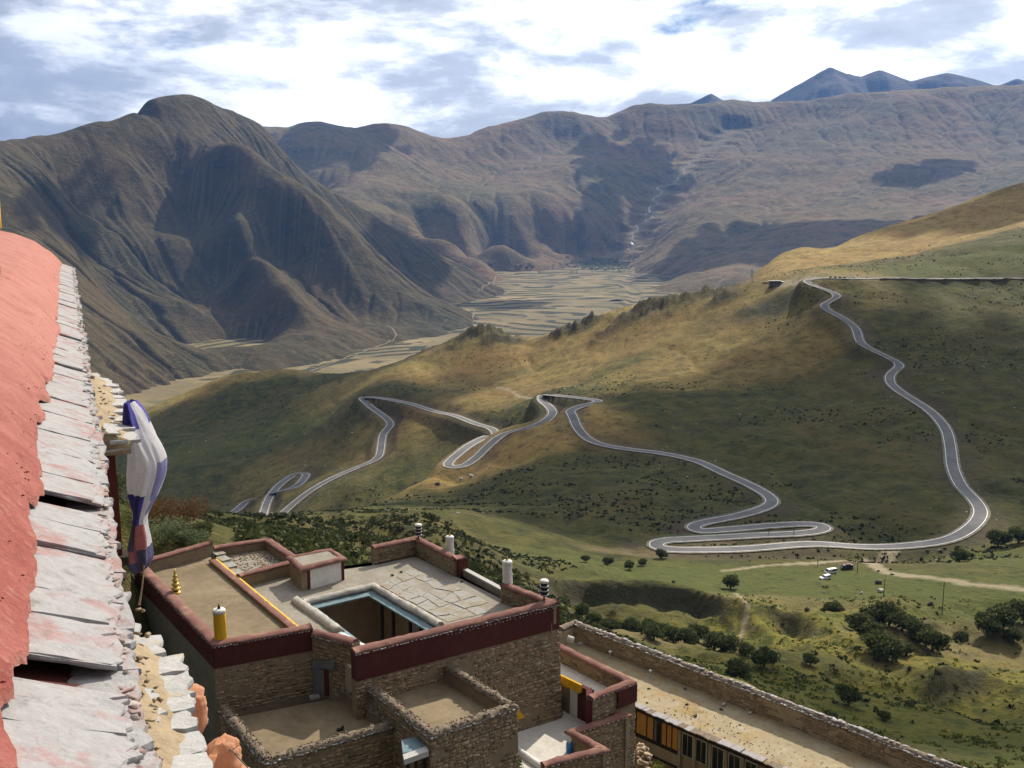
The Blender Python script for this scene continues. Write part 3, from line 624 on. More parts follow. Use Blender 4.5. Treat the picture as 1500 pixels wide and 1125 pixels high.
hill_o = grid_mesh('hillside', HX, HYY, HZ, M_TURF, {'dry': np.clip(dry*(1-0.8*rocky), 0, 1), 'lush': lush, 'weeds': weeds, 'bare': np.maximum(bare, near_bare*0.7), 'bank': bank, 'track': tracks, 'rocky': np.clip(rocky*1.6, 0, 1), 'cliff': np.clip(cliff, 0, 1)})
def ground_z(x, y): return bil(np.asarray(x, float), np.asarray(y, float))(HZ)
def first_ground(px_, py_, y0=58.0, y1=400.0):
    r = ray(px_, py_); ys = np.linspace(y0, y1, 1400); xs = ys*r[0]/r[1]; d = bil(xs, ys)(HZ)-ys*r[2]/r[1]; k = np.nonzero(d >= 0)[0]
    y = ys[k[0]] if len(k) else y1; return np.array((y*r[0]/r[1], y, float(bil(np.array(y*r[0]/r[1]), np.array(y))(HZ))))
def on_ground(px_, py_, guess):
    q = ground_hit(px_, py_, guess); return np.array((q[0], q[1], float(ground_z(q[0], q[1]))))

# ------------------------------------------------------------------ road: asphalt sheet, painted edge lines, dirt shoulders
def ribbon(line, z, off0, off1, dz):
    t = np.gradient(line, axis=0); t /= np.linalg.norm(t, axis=1)[:, None]+1e-9; n = np.stack([-t[:, 1], t[:, 0]], -1)
    a = line+n*off0; b_ = line+n*off1; v = np.empty((len(line)*2, 3)); v[0::2, :2] = a; v[1::2, :2] = b_; v[0::2, 2] = z+dz; v[1::2, 2] = z+dz
    i = np.arange(len(line)-1)*2; f = np.stack([i, i+2, i+3, i+1], -1)[:, ::-1]; return v, f
m, nt, b = principled('asphalt', 0.85, 0.3); p = obj_pos(nt); n1 = noise(nt, p, 0.09, 5, 0.6); n2 = noise(nt, p, 1.2, 4)
c = ramp(nt, n1, [(0.35, (0.085, 0.084, 0.086)), (0.65, (0.135, 0.13, 0.128))]); c = mixc(nt, ramp(nt, n2, [(0.5, 0), (0.8, 0.5)]), c, (0.075, 0.073, 0.073)); L(nt, c, b.inputs['Base Color']); M_ASPH = m
m, nt, b = principled('road_paint', 0.6, 0.3); n2 = noise(nt, obj_pos(nt), 0.4, 5, 0.7); L(nt, ramp(nt, n2, [(0.3, (0.45, 0.45, 0.43)), (0.6, (0.78, 0.78, 0.76))]), b.inputs['Base Color']); M_PAINT = m
m, nt, b = principled('road_shoulder', 0.95, 0.1); n2 = noise(nt, obj_pos(nt), 0.35, 6, 0.7); L(nt, ramp(nt, n2, [(0.35, (0.10, 0.085, 0.06)), (0.65, (0.26, 0.225, 0.17))]), b.inputs['Base Color']); M_SHOULD = m
v, f = ribbon(RC, RZ, -3.3, 3.3, 0.10); road = tag(tri_mesh('road', v, f, M_ASPH), kind='structure')
v, f = ribbon(RC, RZ, -4.5, 4.5, 0.05); tri_mesh('shoulder', v, f, M_SHOULD, road)
for s in (-1, 1):
    v, f = ribbon(RC, RZ, s*3.0-0.17, s*3.0+0.17, 0.12); tri_mesh('edge_line', v, f, M_PAINT, road)

# ------------------------------------------------------------------ clouds that shade the land (high above the frame)
m = bpy.data.materials.new('cloud'); m.use_nodes = True; nt = m.node_tree; nt.nodes.clear()
o_ = N(nt, 'ShaderNodeOutputMaterial'); df = N(nt, 'ShaderNodeBsdfDiffuse'); df.inputs[0].default_value = (0.9, 0.9, 0.9, 1); tl = N(nt, 'ShaderNodeBsdfTranslucent'); tl.inputs[0].default_value = (0.9, 0.9, 0.9, 1)
ad = N(nt, 'ShaderNodeMixShader'); ad.inputs[0].default_value = 0.5; L(nt, df.outputs[0], ad.inputs[1]); L(nt, tl.outputs[0], ad.inputs[2])
tr = N(nt, 'ShaderNodeBsdfTransparent'); mx = N(nt, 'ShaderNodeMixShader'); mx.inputs[0].default_value = 0.78
L(nt, tr.outputs[0], mx.inputs[1]); L(nt, ad.outputs[0], mx.inputs[2]); L(nt, mx.outputs[0], o_.inputs[0]); M_CLOUD = m
def cloud(target, ra, rb, rot, n, puff, label, z=1950, core=0.75):
    t = np.array(target, float); s = (z-t[2])/SUN_DIR.z; c0 = t+np.array(SUN_DIR)*s
    V, Fc = [], []; k = 0
    while k < n:
        u, v = RNG.normal(0, 0.62, 2); d = math.hypot(u, v)
        if d > 1.6 or (d > core and RNG.random() > math.exp(-((d-core)/0.30)**2)): continue
        x = u*ra*math.cos(rot)-v*rb*math.sin(rot); y = u*ra*math.sin(rot)+v*rb*math.cos(rot)
        r = puff*(0.45+0.9*RNG.random())*(1.15-0.5*min(d, 1.2)); w = ICO_V*(r, r, r*0.62)
        w = w*(1+0.25*np.sin(ICO_V[:, [1, 2, 0]]*4.0+k)) + c0+np.array((x, y, (0.25*puff+0.5*r)*RNG.random()))
        Fc.append(ICO_F+len(V)*len(ICO_V)); V.append(w); k += 1
    o = tri_mesh('cloud', np.vstack(V), np.vstack(Fc), M_CLOUD, None, True)
    return tag(o, kind='structure')
G = lambda a, b_, y: on_ground(a, b_, y)
cloud(G(1150,640,670), 210, 165, 0.5, 420, 34, '')
cloud(G(1400,600,690), 120, 160, 0.2, 200, 34, '')
cloud(G(930,735,520), 70, 55, 0.4, 130, 22, '')
cloud(G(370,600,1200), 160, 130, 0.0, 300, 34, '')
cloud(G(560,575,1080), 110, 90, 0.0, 110, 28, '')
cloud(G(330,700,990), 110, 100, 0.0, 70, 28, '')
cloud(PY(110,300,3300), 170, 330, 0.2, 110, 60, '')
cloud(PY(600,375,4500), 200, 300, 0.5, 170, 70, '')
cloud(PY(1090,350,5600), 420, 420, 0.4, 330, 90, '')
cloud(PY(1230,335,5400), 380, 330, 0.4, 260, 90, '')
cloud(PY(890,320,6650), 160, 330, 0.3, 130, 80, '')
cloud(PY(930,235,7900), 420, 600, 0.3, 150, 110, '', 2000)
cloud(PY(480,230,7200), 420, 400, 0.3, 110, 100, '', 2000)
cloud(PY(1360,240,7200), 420, 200, 0.5, 70, 90, '', 2000)
cloud(G(1370,1040,205), 42, 40, 0.3, 120, 14, '')
cloud(G(1210,1000,230), 22, 22, 0.3, 40, 10, '')
cloud(PY(1460,330,1450), 170, 110, 0.3, 90, 36, '')
cloud(PY(740,440,4200), 200, 130, 0.3, 60, 50, '')

# ------------------------------------------------------------------ haze in the valley air
m = bpy.data.materials.new('haze_air'); m.use_nodes = True; nt = m.node_tree; nt.nodes.clear()
o_ = N(nt, 'ShaderNodeOutputMaterial'); pv = N(nt, 'ShaderNodeVolumePrincipled')
pv.inputs['Color'].default_value = (0.19, 0.43, 1.0, 1); pv.inputs['Density'].default_value = HAZE_D; pv.inputs['Anisotropy'].default_value = 0.15
L(nt, pv.outputs[0], o_.inputs['Volume'])
mb = MB(); mb.box((1000, 7050, 500), 15800, 14900, 2700); tag(mb.build('haze', m), kind='stuff')

# ------------------------------------------------------------------ building materials
def mat2(name, stops, scale, detail=6, rough=0.9, spec=0.15, bd=0.02, extra=None, island=None, map_scale=None):
    m, nt, b = principled(name, rough, spec); p = obj_pos(nt)
    if map_scale: p = mapping(nt, p, scale=map_scale)
    n = noise(nt, p, scale, detail, 0.65, 0.2); n2 = noise(nt, p, scale*6, 5, 0.7)
    c = ramp(nt, n, stops)
    if island:
        g = N(nt, 'ShaderNodeNewGeometry'); c = mixc(nt, 0.82, c, ramp(nt, g.outputs['Random Per Island'], island))
    if extra:
        for (sc, lo, hi, col, amt) in extra:
            c = mixc(nt, ramp(nt, noise(nt, p, sc, 6, 0.68, 0.4), [(lo, 0), (hi, amt)]), c, col)
    c = mixc(nt, ramp(nt, n2, [(0.4, 0.0), (0.7, 0.35)]), c, mixc(nt, 1.0, c, (0.5, 0.48, 0.45), 'MULTIPLY'))
    L(nt, c, b.inputs['Base Color'])
    if bd: bump(nt, mth(nt, 'ADD', n2, n), bd, b, 0.9)
    return m
m, nt, b = principled('red_clay', 0.92, 0.12); p = obj_pos(nt)
n1 = noise(nt, p, 2.2, 7, 0.66, 0.4); n2 = noise(nt, p, 11, 6, 0.72); n3 = noise(nt, p, 38, 5, 0.7)
c = ramp(nt, n1, [(0.34, (0.20, 0.050, 0.040)), (0.5, (0.265, 0.077, 0.062)), (0.66, (0.325, 0.115, 0.094))])
c = mixc(nt, mth(nt, 'MULTIPLY', attr(nt, 'bleach'), ramp(nt, n1, [(0.3, 0.55), (0.65, 1.0)])), c, (0.41, 0.185, 0.148))
c = mixc(nt, ramp(nt, n2, [(0.54, 0), (0.68, 0.65)]), c, (0.37, 0.19, 0.15)); c = mixc(nt, ramp(nt, n3, [(0.56, 0), (0.7, 0.6)]), c, (0.14, 0.040, 0.032))
L(nt, c, b.inputs['Base Color']); bump(nt, mth(nt, 'ADD', mth(nt, 'MULTIPLY', n3, 0.4), n2), 0.025, b, 1.0); M_CLAY = m
M_SLATE = mat2('grey_slate', [(0.3, (0.235, 0.23, 0.235)), (0.5, (0.30, 0.295, 0.30)), (0.72, (0.35, 0.34, 0.342))], 2.2, bd=0.014, rough=0.8, island=[(0, (0.21, 0.208, 0.212)), (0.5, (0.31, 0.305, 0.308)), (1, (0.34, 0.315, 0.305))], extra=[(3.2, 0.50, 0.64, (0.31, 0.15, 0.135), 0.75), (9, 0.56, 0.68, (0.17, 0.155, 0.145), 0.6), (1.3, 0.55, 0.68, (0.34, 0.33, 0.33), 0.7)])
M_RUBBLE = mat2('pink_washed_rubble', [(0.3, (0.26, 0.17, 0.15)), (0.6, (0.38, 0.31, 0.28))], 6, bd=0.01, island=[(0, (0.22, 0.12, 0.105)), (0.5, (0.36, 0.295, 0.265)), (1, (0.42, 0.365, 0.325))])
M_MUD = mat2('tan_mud', [(0.3, (0.27, 0.205, 0.125)), (0.6, (0.37, 0.29, 0.19))], 4, bd=0.02, extra=[(9, 0.55, 0.7, (0.27, 0.20, 0.12), 0.6)])
M_WSLATE = mat2('whitewashed_slate', [(0.3, (0.34, 0.335, 0.33)), (0.6, (0.45, 0.445, 0.44))], 3, bd=0.012, island=[(0, (0.30, 0.29, 0.275)), (1, (0.48, 0.475, 0.47))], extra=[(6, 0.54, 0.68, (0.44, 0.35, 0.25), 0.7)])
M_TIMBER = mat2('dark_red_timber', [(0.3, (0.075, 0.018, 0.014)), (0.7, (0.12, 0.03, 0.022))], 5, bd=0.004, rough=0.6, map_scale=(1, 1, 0.2))
M_ROOF = mat2('arga_roof_earth', [(0.3, (0.155, 0.116, 0.070)), (0.5, (0.19, 0.145, 0.09)), (0.7, (0.225, 0.175, 0.11))], 0.45, bd=0.02, extra=[(1.6, 0.5, 0.7, (0.12, 0.09, 0.055), 0.55), (0.22, 0.52, 0.66, (0.27, 0.21, 0.135), 0.7)])
M_GREYROOF = mat2('grey_roof_earth', [(0.3, (0.21, 0.19, 0.155)), (0.7, (0.29, 0.265, 0.225))], 0.7, bd=0.02, extra=[(1.8, 0.52, 0.68, (0.24, 0.18, 0.115), 0.8)])
M_SLAB = mat2('roof_slab', [(0.3, (0.25, 0.245, 0.225)), (0.7, (0.35, 0.34, 0.315))], 1.3, bd=0.01, island=[(0, (0.22, 0.21, 0.185)), (1, (0.34, 0.33, 0.31))], extra=[(1.3, 0.47, 0.6, (0.25, 0.20, 0.13), 0.85)])
M_STRAW = mat2('weathered_roof_earth', [(0.3, (0.25, 0.20, 0.12)), (0.5, (0.31, 0.255, 0.16)), (0.7, (0.36, 0.305, 0.205))], 0.5, bd=0.03, extra=[(0.3, 0.5, 0.62, (0.30, 0.20, 0.08), 0.8), (2.6, 0.56, 0.7, (0.16, 0.115, 0.065), 0.7), (0.9, 0.58, 0.7, (0.40, 0.365, 0.295), 0.6)])
M_RED = mat2('red_painted_brushwood', [(0.3, (0.074, 0.021, 0.018)), (0.7, (0.10, 0.031, 0.026))], 2.5, bd=0.02, extra=[(7, 0.5, 0.72, (0.062, 0.017, 0.015), 0.6), (0.6, 0.5, 0.7, (0.105, 0.045, 0.036), 0.6)])
M_COPE = mat2('faded_red_coping', [(0.3, (0.165, 0.078, 0.063)), (0.7, (0.215, 0.112, 0.092))], 1.5, bd=0.02, extra=[(5, 0.52, 0.7, (0.18, 0.06, 0.05), 0.6), (0.8, 0.52, 0.68, (0.34, 0.20, 0.14), 0.6)])
M_BRUSH = mat2('grey_brushwood', [(0.3, (0.16, 0.12, 0.085)), (0.7, (0.29, 0.235, 0.175))], 3.5, bd=0.05, extra=[(12, 0.5, 0.66, (0.09, 0.068, 0.048), 0.8)])
M_STONE = mat2('wall_stone', [(0.3, (0.20, 0.155, 0.10)), (0.7, (0.33, 0.255, 0.165))], 3.0, bd=0.02, island=[(0, (0.10, 0.08, 0.055)), (0.25, (0.25, 0.19, 0.12)), (0.6, (0.36, 0.275, 0.175)), (0.85, (0.33, 0.205, 0.12)), (1, (0.43, 0.36, 0.26))])
M_MORTAR = mat2('mud_mortar', [(0.3, (0.20, 0.152, 0.098)), (0.7, (0.28, 0.215, 0.14))], 2.0, bd=0.03)
M_GREYPL = mat2('grey_green_plaster', [(0.3, (0.15, 0.15, 0.115)), (0.7, (0.215, 0.21, 0.165))], 0.8, bd=0.02, extra=[(0.5, 0.5, 0.7, (0.11, 0.105, 0.08), 0.7), (3, 0.55, 0.7, (0.27, 0.26, 0.21), 0.5)])
M_TANPL = mat2('tan_plaster', [(0.3, (0.34, 0.265, 0.175)), (0.7, (0.43, 0.345, 0.24))], 0.9, bd=0.02, extra=[(2.0, 0.52, 0.7, (0.25, 0.18, 0.11), 0.7)])
M_WHITE = mat2('white_plaster', [(0.3, (0.58, 0.57, 0.54)), (0.7, (0.72, 0.71, 0.68))], 1.2, bd=0.01, extra=[(1.5, 0.55, 0.72, (0.42, 0.38, 0.32), 0.6)])
M_PALEFLOOR = mat2('pale_terrace_floor', [(0.3, (0.47, 0.445, 0.40)), (0.7, (0.58, 0.55, 0.50))], 0.8, bd=0.01, extra=[(1.5, 0.55, 0.72, (0.38, 0.33, 0.27), 0.5)])
M_CURB = mat2('grey_curb', [(0.3, (0.33, 0.305, 0.265)), (0.7, (0.46, 0.43, 0.385))], 1.2, bd=0.03, extra=[(3, 0.52, 0.7, (0.22, 0.19, 0.155), 0.7)])
M_BLUE = mat2('blue_painted_sheet', [(0.3, (0.10, 0.165, 0.19)), (0.7, (0.18, 0.25, 0.27))], 0.9, bd=0, rough=0.5, extra=[(2, 0.55, 0.7, (0.30, 0.27, 0.22), 0.6)])
M_YEL = mat2('yellow_paint', [(0.3, (0.60, 0.36, 0.03)), (0.7, (0.70, 0.45, 0.05))], 2, bd=0, rough=0.7)
M_YCLOTH = mat2('yellow_cloth', [(0.3, (0.62, 0.33, 0.015)), (0.7, (0.72, 0.42, 0.03))], 6, bd=0.02, rough=0.85)
M_WCLOTH = mat2('white_cloth', [(0.3, (0.72, 0.70, 0.72)), (0.7, (0.80, 0.79, 0.80))], 6, bd=0.006, rough=0.85)
M_BANW = mat2('ivory_cloth', [(0.3, (0.60, 0.57, 0.52)), (0.7, (0.72, 0.70, 0.66))], 6, bd=0.02, rough=0.85)
M_BCLOTH = mat2('blue_cloth', [(0.3, (0.055, 0.05, 0.26)), (0.7, (0.085, 0.08, 0.34))], 8, bd=0.01, rough=0.85)
M_PBLUE = mat2('pale_blue_cloth', [(0.3, (0.27, 0.27, 0.50)), (0.7, (0.36, 0.36, 0.60))], 8, bd=0.01, rough=0.85)
M_PINK = mat2('pink_cloth', [(0.3, (0.42, 0.15, 0.15)), (0.7, (0.55, 0.24, 0.23))], 8, bd=0.01, rough=0.85)
M_DARKCL = mat2('slate_blue_cloth', [(0.3, (0.06, 0.06, 0.11)), (0.7, (0.09, 0.085, 0.15))], 8, bd=0.01, rough=0.85)
M_REDCL = mat2('red_cloth', [(0.3, (0.30, 0.05, 0.03)), (0.7, (0.42, 0.09, 0.05))], 8, bd=0.01, rough=0.85)
M_ORANGE = mat2('orange_cloth', [(0.3, (0.66, 0.34, 0.20)), (0.7, (0.76, 0.44, 0.28))], 5, bd=0.012, rough=0.85)
M_CURT = mat2('orange_curtain', [(0.3, (0.50, 0.23, 0.05)), (0.7, (0.62, 0.32, 0.09))], 3, bd=0.01, rough=0.85)
M_DARK = mat2('dark_wood_and_shade', [(0.3, (0.025, 0.02, 0.018)), (0.7, (0.05, 0.038, 0.03))], 4, bd=0.004, rough=0.6)
M_BLACKCL = mat2('black_yak_hair_cloth', [(0.3, (0.022, 0.02, 0.02)), (0.7, (0.05, 0.042, 0.04))], 4, bd=0.02, rough=0.9)
M_GLASS = mat2('window_glass', [(0.3, (0.012, 0.014, 0.016)), (0.7, (0.02, 0.022, 0.024))], 3, bd=0, rough=0.12, spec=0.6)
M_GREYCL = mat2('grey_blue_cloth', [(0.3, (0.13, 0.135, 0.15)), (0.7, (0.19, 0.195, 0.215))], 4, bd=0.01)
M_WOOD = mat2('weathered_pole', [(0.3, (0.10, 0.08, 0.06)), (0.7, (0.17, 0.14, 0.11))], 4, bd=0.004)
def thin_cloth(m, amt):
    nt = m.node_tree; b = nt.nodes['Principled BSDF']; tl = N(nt, 'ShaderNodeBsdfTranslucent'); mx = N(nt, 'ShaderNodeMixShader'); mx.inputs[0].default_value = amt
    src = b.inputs['Base Color'].links[0].from_socket; L(nt, src, tl.inputs[0]); L(nt, b.outputs[0], mx.inputs[1]); L(nt, tl.outputs[0], mx.inputs[2]); L(nt, mx.outputs[0], nt.nodes['Material Output'].inputs[0])
for m_ in (M_WCLOTH, M_ORANGE, M_PBLUE, M_PINK): thin_cloth(m_, 0.5)
m, nt, b = principled('gilded_copper', 0.32, 0.5); b.inputs['Metallic'].default_value = 0.9; b.inputs['Base Color'].default_value = (0.72, 0.48, 0.13, 1); L(nt, ramp(nt, noise(nt, obj_pos(nt), 5, 4), [(0.3, 0.25), (0.7, 0.5)]), b.inputs['Roughness']); M_GOLD = m
m, nt, b = principled('galvanised_metal', 0.45, 0.5); b.inputs['Metallic'].default_value = 0.5; b.inputs['Base Color'].default_value = (0.42, 0.43, 0.44, 1); M_METAL = m

# ------------------------------------------------------------------ the wall top beside the camera: red clay, slate edge, two stone hoods
E0 = PZ(186, 1125, -2.0); E1 = PZ(104, 388, -2.0)
E0 = E0+(E0-E1)/np.linalg.norm(E1-E0)*2.2
UL = float(np.linalg.norm((E1-E0)[:2])); U = (E1-E0)[:2]/UL; Vv = np.array((-U[1], U[0]))       # v runs to the left, up the coping
def W(u, v, z): q = E0[:2]+U*u+Vv*v; return (q[0], q[1], z)
def u_at(py, z=-2.0, pxx=140):
    q = PZ(pxx, py, z); return float(np.dot(q[:2]-E0[:2], U))
def cope_h(v): return np.interp(v, [-0.1, 0, 0.30, 0.55, 0.97, 1.48, 2.1, 3.2], [-2.03, -2.0, -1.86, -1.60, -1.30, -1.10, -0.93, -0.85])
wall = empty('monastery_wall', W(8, 0.6, -9), 'broad red clay wall top with jagged slate edge along the left side', 'wall')
# clay: a ragged sheet with thickness over the slates
nu, nv = 620, 120
uu = (np.linspace(0, 1, nu)**1.7)*UL; vv = np.linspace(0, 1, nv)
UU, VV = np.meshgrid(uu, vv, indexing='ij')
edge = 0.36+0.10*fbm(uu*1.0, uu*0, 0.8, 6, 0.72, ox=2)+0.03*fbm(uu, uu*0+4, 2.3, 3)
edge = np.minimum(edge, 0.36+(uu/UL)*0.02+0.10)-0.10*sstep(6.5, 3.0, uu)*0+np.where(uu > 10, -0.06, 0)
TV = edge[:, None]+(3.2-edge[:, None])*VV**1.5
lift = 0.006+0.035*sstep(0, 0.16, TV-edge[:, None])
Zc = cope_h(TV)+lift+0.022*fbm(UU, TV, 0.5, 5, 0.6)+0.05*fbm(UU, TV, 1.7, 3)
crack = np.abs(fbm(UU*1.0+TV*0.5, TV*1.3, 1.1, 4, 0.55, ox=7)); Zc -= 0.02*np.clip(1-crack/0.018, 0, 1)*(fbm(UU, TV, 2.3, 2, ox=5) > 0.05)
gx_, gy_ = E0[0]+U[0]*UU+Vv[0]*TV, E0[1]+U[1]*UU+Vv[1]*TV
V3 = np.stack([gx_, gy_, Zc], -1).reshape(-1, 3)
i = np.arange(nu*nv).reshape(nu, nv); q = np.stack([i[:-1, :-1], i[1:, :-1], i[1:, 1:], i[:-1, 1:]], -1).reshape(-1, 4)[:, ::-1]
# skirt that closes the ragged lip and the far end
lip = np.stack([gx_[:, 0], gy_[:, 0], Zc[:, 0]-0.06], -1); end = np.stack([gx_[-1], gy_[-1], Zc[-1]*0-3.0], -1)
n0 = len(V3); V3 = np.vstack([V3, lip, end])
q2 = np.stack([i[:-1, 0], i[1:, 0], n0+np.arange(1, nu), n0+np.arange(nu-1)], -1)
q3 = np.stack([i[-1, :-1], i[-1, 1:], n0+nu+np.arange(1, nv), n0+nu+np.arange(nv-1)], -1)
cc = tri_mesh('clay_coping', V3, np.vstack([q, q2, q3]), M_CLAY, wall, True)
at = cc.data.attributes.new('bleach', 'FLOAT', 'POINT'); at.data.foreach_set('value', np.r_[(sstep(3, 14, UU)*0.9+0.1).ravel(), np.ones(nu+nv)].astype(np.float32))
mb = MB()
a, b_ = W(0, 0.42, 0), W(UL-0.1, 0.42, 0)
mb.wall(a, b_, -9, -2.22, 2.4); mb.build('wall_body', M_TANPL, wall)
mb = MB(); P = [W(u, v, z) for u, v, z in [(0, 0.02, -2.24), (UL, 0.02, -2.24), (UL, 1.5, -2.24), (0, 1.5, -2.24), (0, 0.04, -2.11), (UL, 0.04, -2.11), (UL, 0.55, -1.93), (0, 0.55, -1.93)]]
mb.hexa(P); mb.build('bedding', M_RED, wall)

def slate(u0, u1, v0, v1, z0, rise, th, parent, mat, name='slate', jag=0.02, skew=0.10, nseg=7, tilt=0.0):
    """one split slab: ragged outline, thin layered edge; spans u0..u1 along the wall, v0 (outer tip) to v1"""
    n = nseg; out = []
    for k in range(n+1): t = k/n; out.append((u0+(u1-u0)*t, v0+jag*RNG.normal()*1.3))
    for k in range(1, 5): t = k/5; out.append((u1+jag*RNG.normal()*0.5, v0+(v1-v0)*t))
    for k in range(n+1): t = 1-k/n; out.append((u0+(u1-u0)*t, v1+jag*RNG.normal()))
    for k in range(1, 5): t = 1-k/5; out.append((u0+jag*RNG.normal()*0.5, v0+(v1-v0)*t))
    cu = (u0+u1)/2; sk = skew*(1 if True else 0); vs = []; m_ = len(out)
    for layer, (zz, ins) in enumerate([(0, 0.012), (th*0.5, 0.0), (th, 0.006)]):
        for (u, v) in out:
            uu_ = cu+(u-cu)*(1-ins/max(0.05, (u1-u0)))-sk*(v-v0); vx = (v0+v1)/2+(v-(v0+v1)/2)*(1-ins/max(0.05, abs(v1-v0)))
            vs.append(W(uu_, vx, z0+rise*(vx-v0)+zz+tilt*(u-cu)+0.0025*RNG.normal()))
    ctr = W(cu-sk*(v1-v0)/2, (v0+v1)/2, z0+rise*(v1-v0)/2+th+0.004)
    fs = []
    for l in range(2):
        for k in range(m_): fs.append((l*m_+k, l*m_+(k+1)%m_, (l+1)*m_+(k+1)%m_, (l+1)*m_+k))
    vs.append(ctr); c_ = len(vs)-1
    fs += [(2*m_+k, 2*m_+(k+1)%m_, c_) for k in range(m_)]; fs.append(tuple(range(m_))[::-1])
    g = MB(); g.add(vs, fs); return g.build(name, mat, parent)
# the top course, its joints read off the photograph (open gaps where slabs are missing)
joints = [1230, 1150, (1062, 0), (1004, 962, 1), (905, 0), (868, 0), (812, 802, 1), (770, 0), (746, 727, 1), (700, 0), (668, 0), (640, 0), (612, 0), (590, 0), (566, 0), (543, 536, 1), (515, 0), (496, 492, 1), (478, 0), (462, 0), (449, 0), (438, 0), (426, 0), (416, 0), (407, 0), (399, 0), (392, 0)]
GAPS = [(u_at(a, -1.96, 140-(1125-a)*0.08), u_at(b_, -1.96, 140-(1125-b_)*0.08)) for a, b_ in ((1004, 962), (746, 727))]
u = 0.1
while u < UL-0.05:
    ln = 0.5*(0.35+0.4*RNG.random())*(1+u*0.02); e = min(u+ln, UL)
    if not any(lo-0.06 < (u+e)/2 < hi+0.06 for lo, hi in GAPS): slate(u+0.004, e-0.004, -0.035-0.02*RNG.random(), 0.50, -2.092, 0.40, 0.022, wall, M_SLATE, jag=0.012)
    u = e
prev = None
for jn in joints:
    py = jn if not isinstance(jn, tuple) else jn[0]; uhere = u_at(py, -1.96, 140-(1125-py)*0.08)
    if prev is not None and uhere-prev > 0.03:
        nsub = 1 if uhere-prev < 1.1 else int((uhere-prev)/0.75)+1
        for k in range(nsub):
            a = prev+(uhere-prev)*k/nsub; b_ = prev+(uhere-prev)*(k+1)/nsub
            for ly in range(2):
                slate(a+0.003+0.006*RNG.random(), b_-0.003-0.008*RNG.random(), -0.015-0.03*RNG.random()+ly*0.03, 0.50, -2.060+ly*0.024, 0.40+0.012*RNG.normal(), 0.016+0.010*RNG.random(), wall, M_SLATE, jag=0.016, tilt=0.006*RNG.normal())
    prev = uhere if not (isinstance(jn, tuple) and len(jn) == 3) else u_at(jn[1], -1.96, 140-(1125-py)*0.08)
# second course, proud of the first
u = 0.2
while u < UL-0.1:
    ln = 0.16+0.5*RNG.random()**2+u*0.006
    slate(u, min(u+ln, UL), -0.075-0.03*RNG.random(), 0.2, -2.115-0.02*RNG.random(), 0.12, 0.035+0.015*RNG.random(), wall, M_SLATE, jag=0.012, nseg=5); u += ln+0.015
# rubble packing: small chips between the courses
cv, cf = [], []
CUB = np.array([(-1,-1,-1),(1,-1,-1),(1,1,-1),(-1,1,-1),(-1,-1,1),(1,-1,1),(1,1,1),(-1,1,1)], float)*0.5
CUBF = np.array([(3,2,1,0),(4,5,6,7),(0,1,5,4),(1,2,6,5),(2,3,7,6),(3,0,4,7)])
def chips(n, fu, fv, fz, su, sv, sz, place=W):
    V, Fq = [], []
    for k in range(n):
        u = fu(); s = np.array((su, sv, sz))*(0.5+RNG.random(3)); rot = Matrix.Rotation(RNG.random()*3, 3, 'Z') @ Matrix.Rotation(RNG.normal()*0.3, 3, 'X')
        w = (CUB+RNG.normal(0, 0.12, (8, 3)))*s; w = np.array([rot @ Vector(x) for x in w]); c_ = np.array(place(u, fv(), fz()))
        Fq.append(CUBF+len(V)*8); V.append(w+c_)
    return np.vstack(V), np.vstack(Fq)
def urand(): return (RNG.random()**2.0)*UL
V, Fq = chips(1500, urand, lambda: -0.055+0.05*RNG.random(), lambda: -2.07-0.10*RNG.random(), 0.045, 0.03, 0.022)
tag(tri_mesh('stone_chips', V, Fq, M_RUBBLE, wall), kind='stuff')
V, Fq = chips(110, urand, lambda: 0.36+0.12*abs(RNG.normal()), lambda: 0, 0.012, 0.010, 0.007, lambda u, v, z: W(u, v, float(cope_h(v))+0.04))
tag(tri_mesh('clay_crumbs', V, Fq, M_CLAY, wall), kind='stuff')
# dark timbers showing in the large gap
for (pa, pb, vv0, dz) in [(1004, 992, 0.36, -0.02), (985, 968, 0.38, -0.06), (742, 734, 0.33, -0.03)]:
    ua = u_at(pa, -2.0, 120); g = MB(); g.tube([W(ua+0.03, 0.02, -2.07+dz), W(ua+0.0, 0.2, -2.0+dz), W(ua-0.03, vv0, -1.93+dz)], [0.018, 0.022, 0.02], 7); g.build('lath', M_TIMBER, wall)

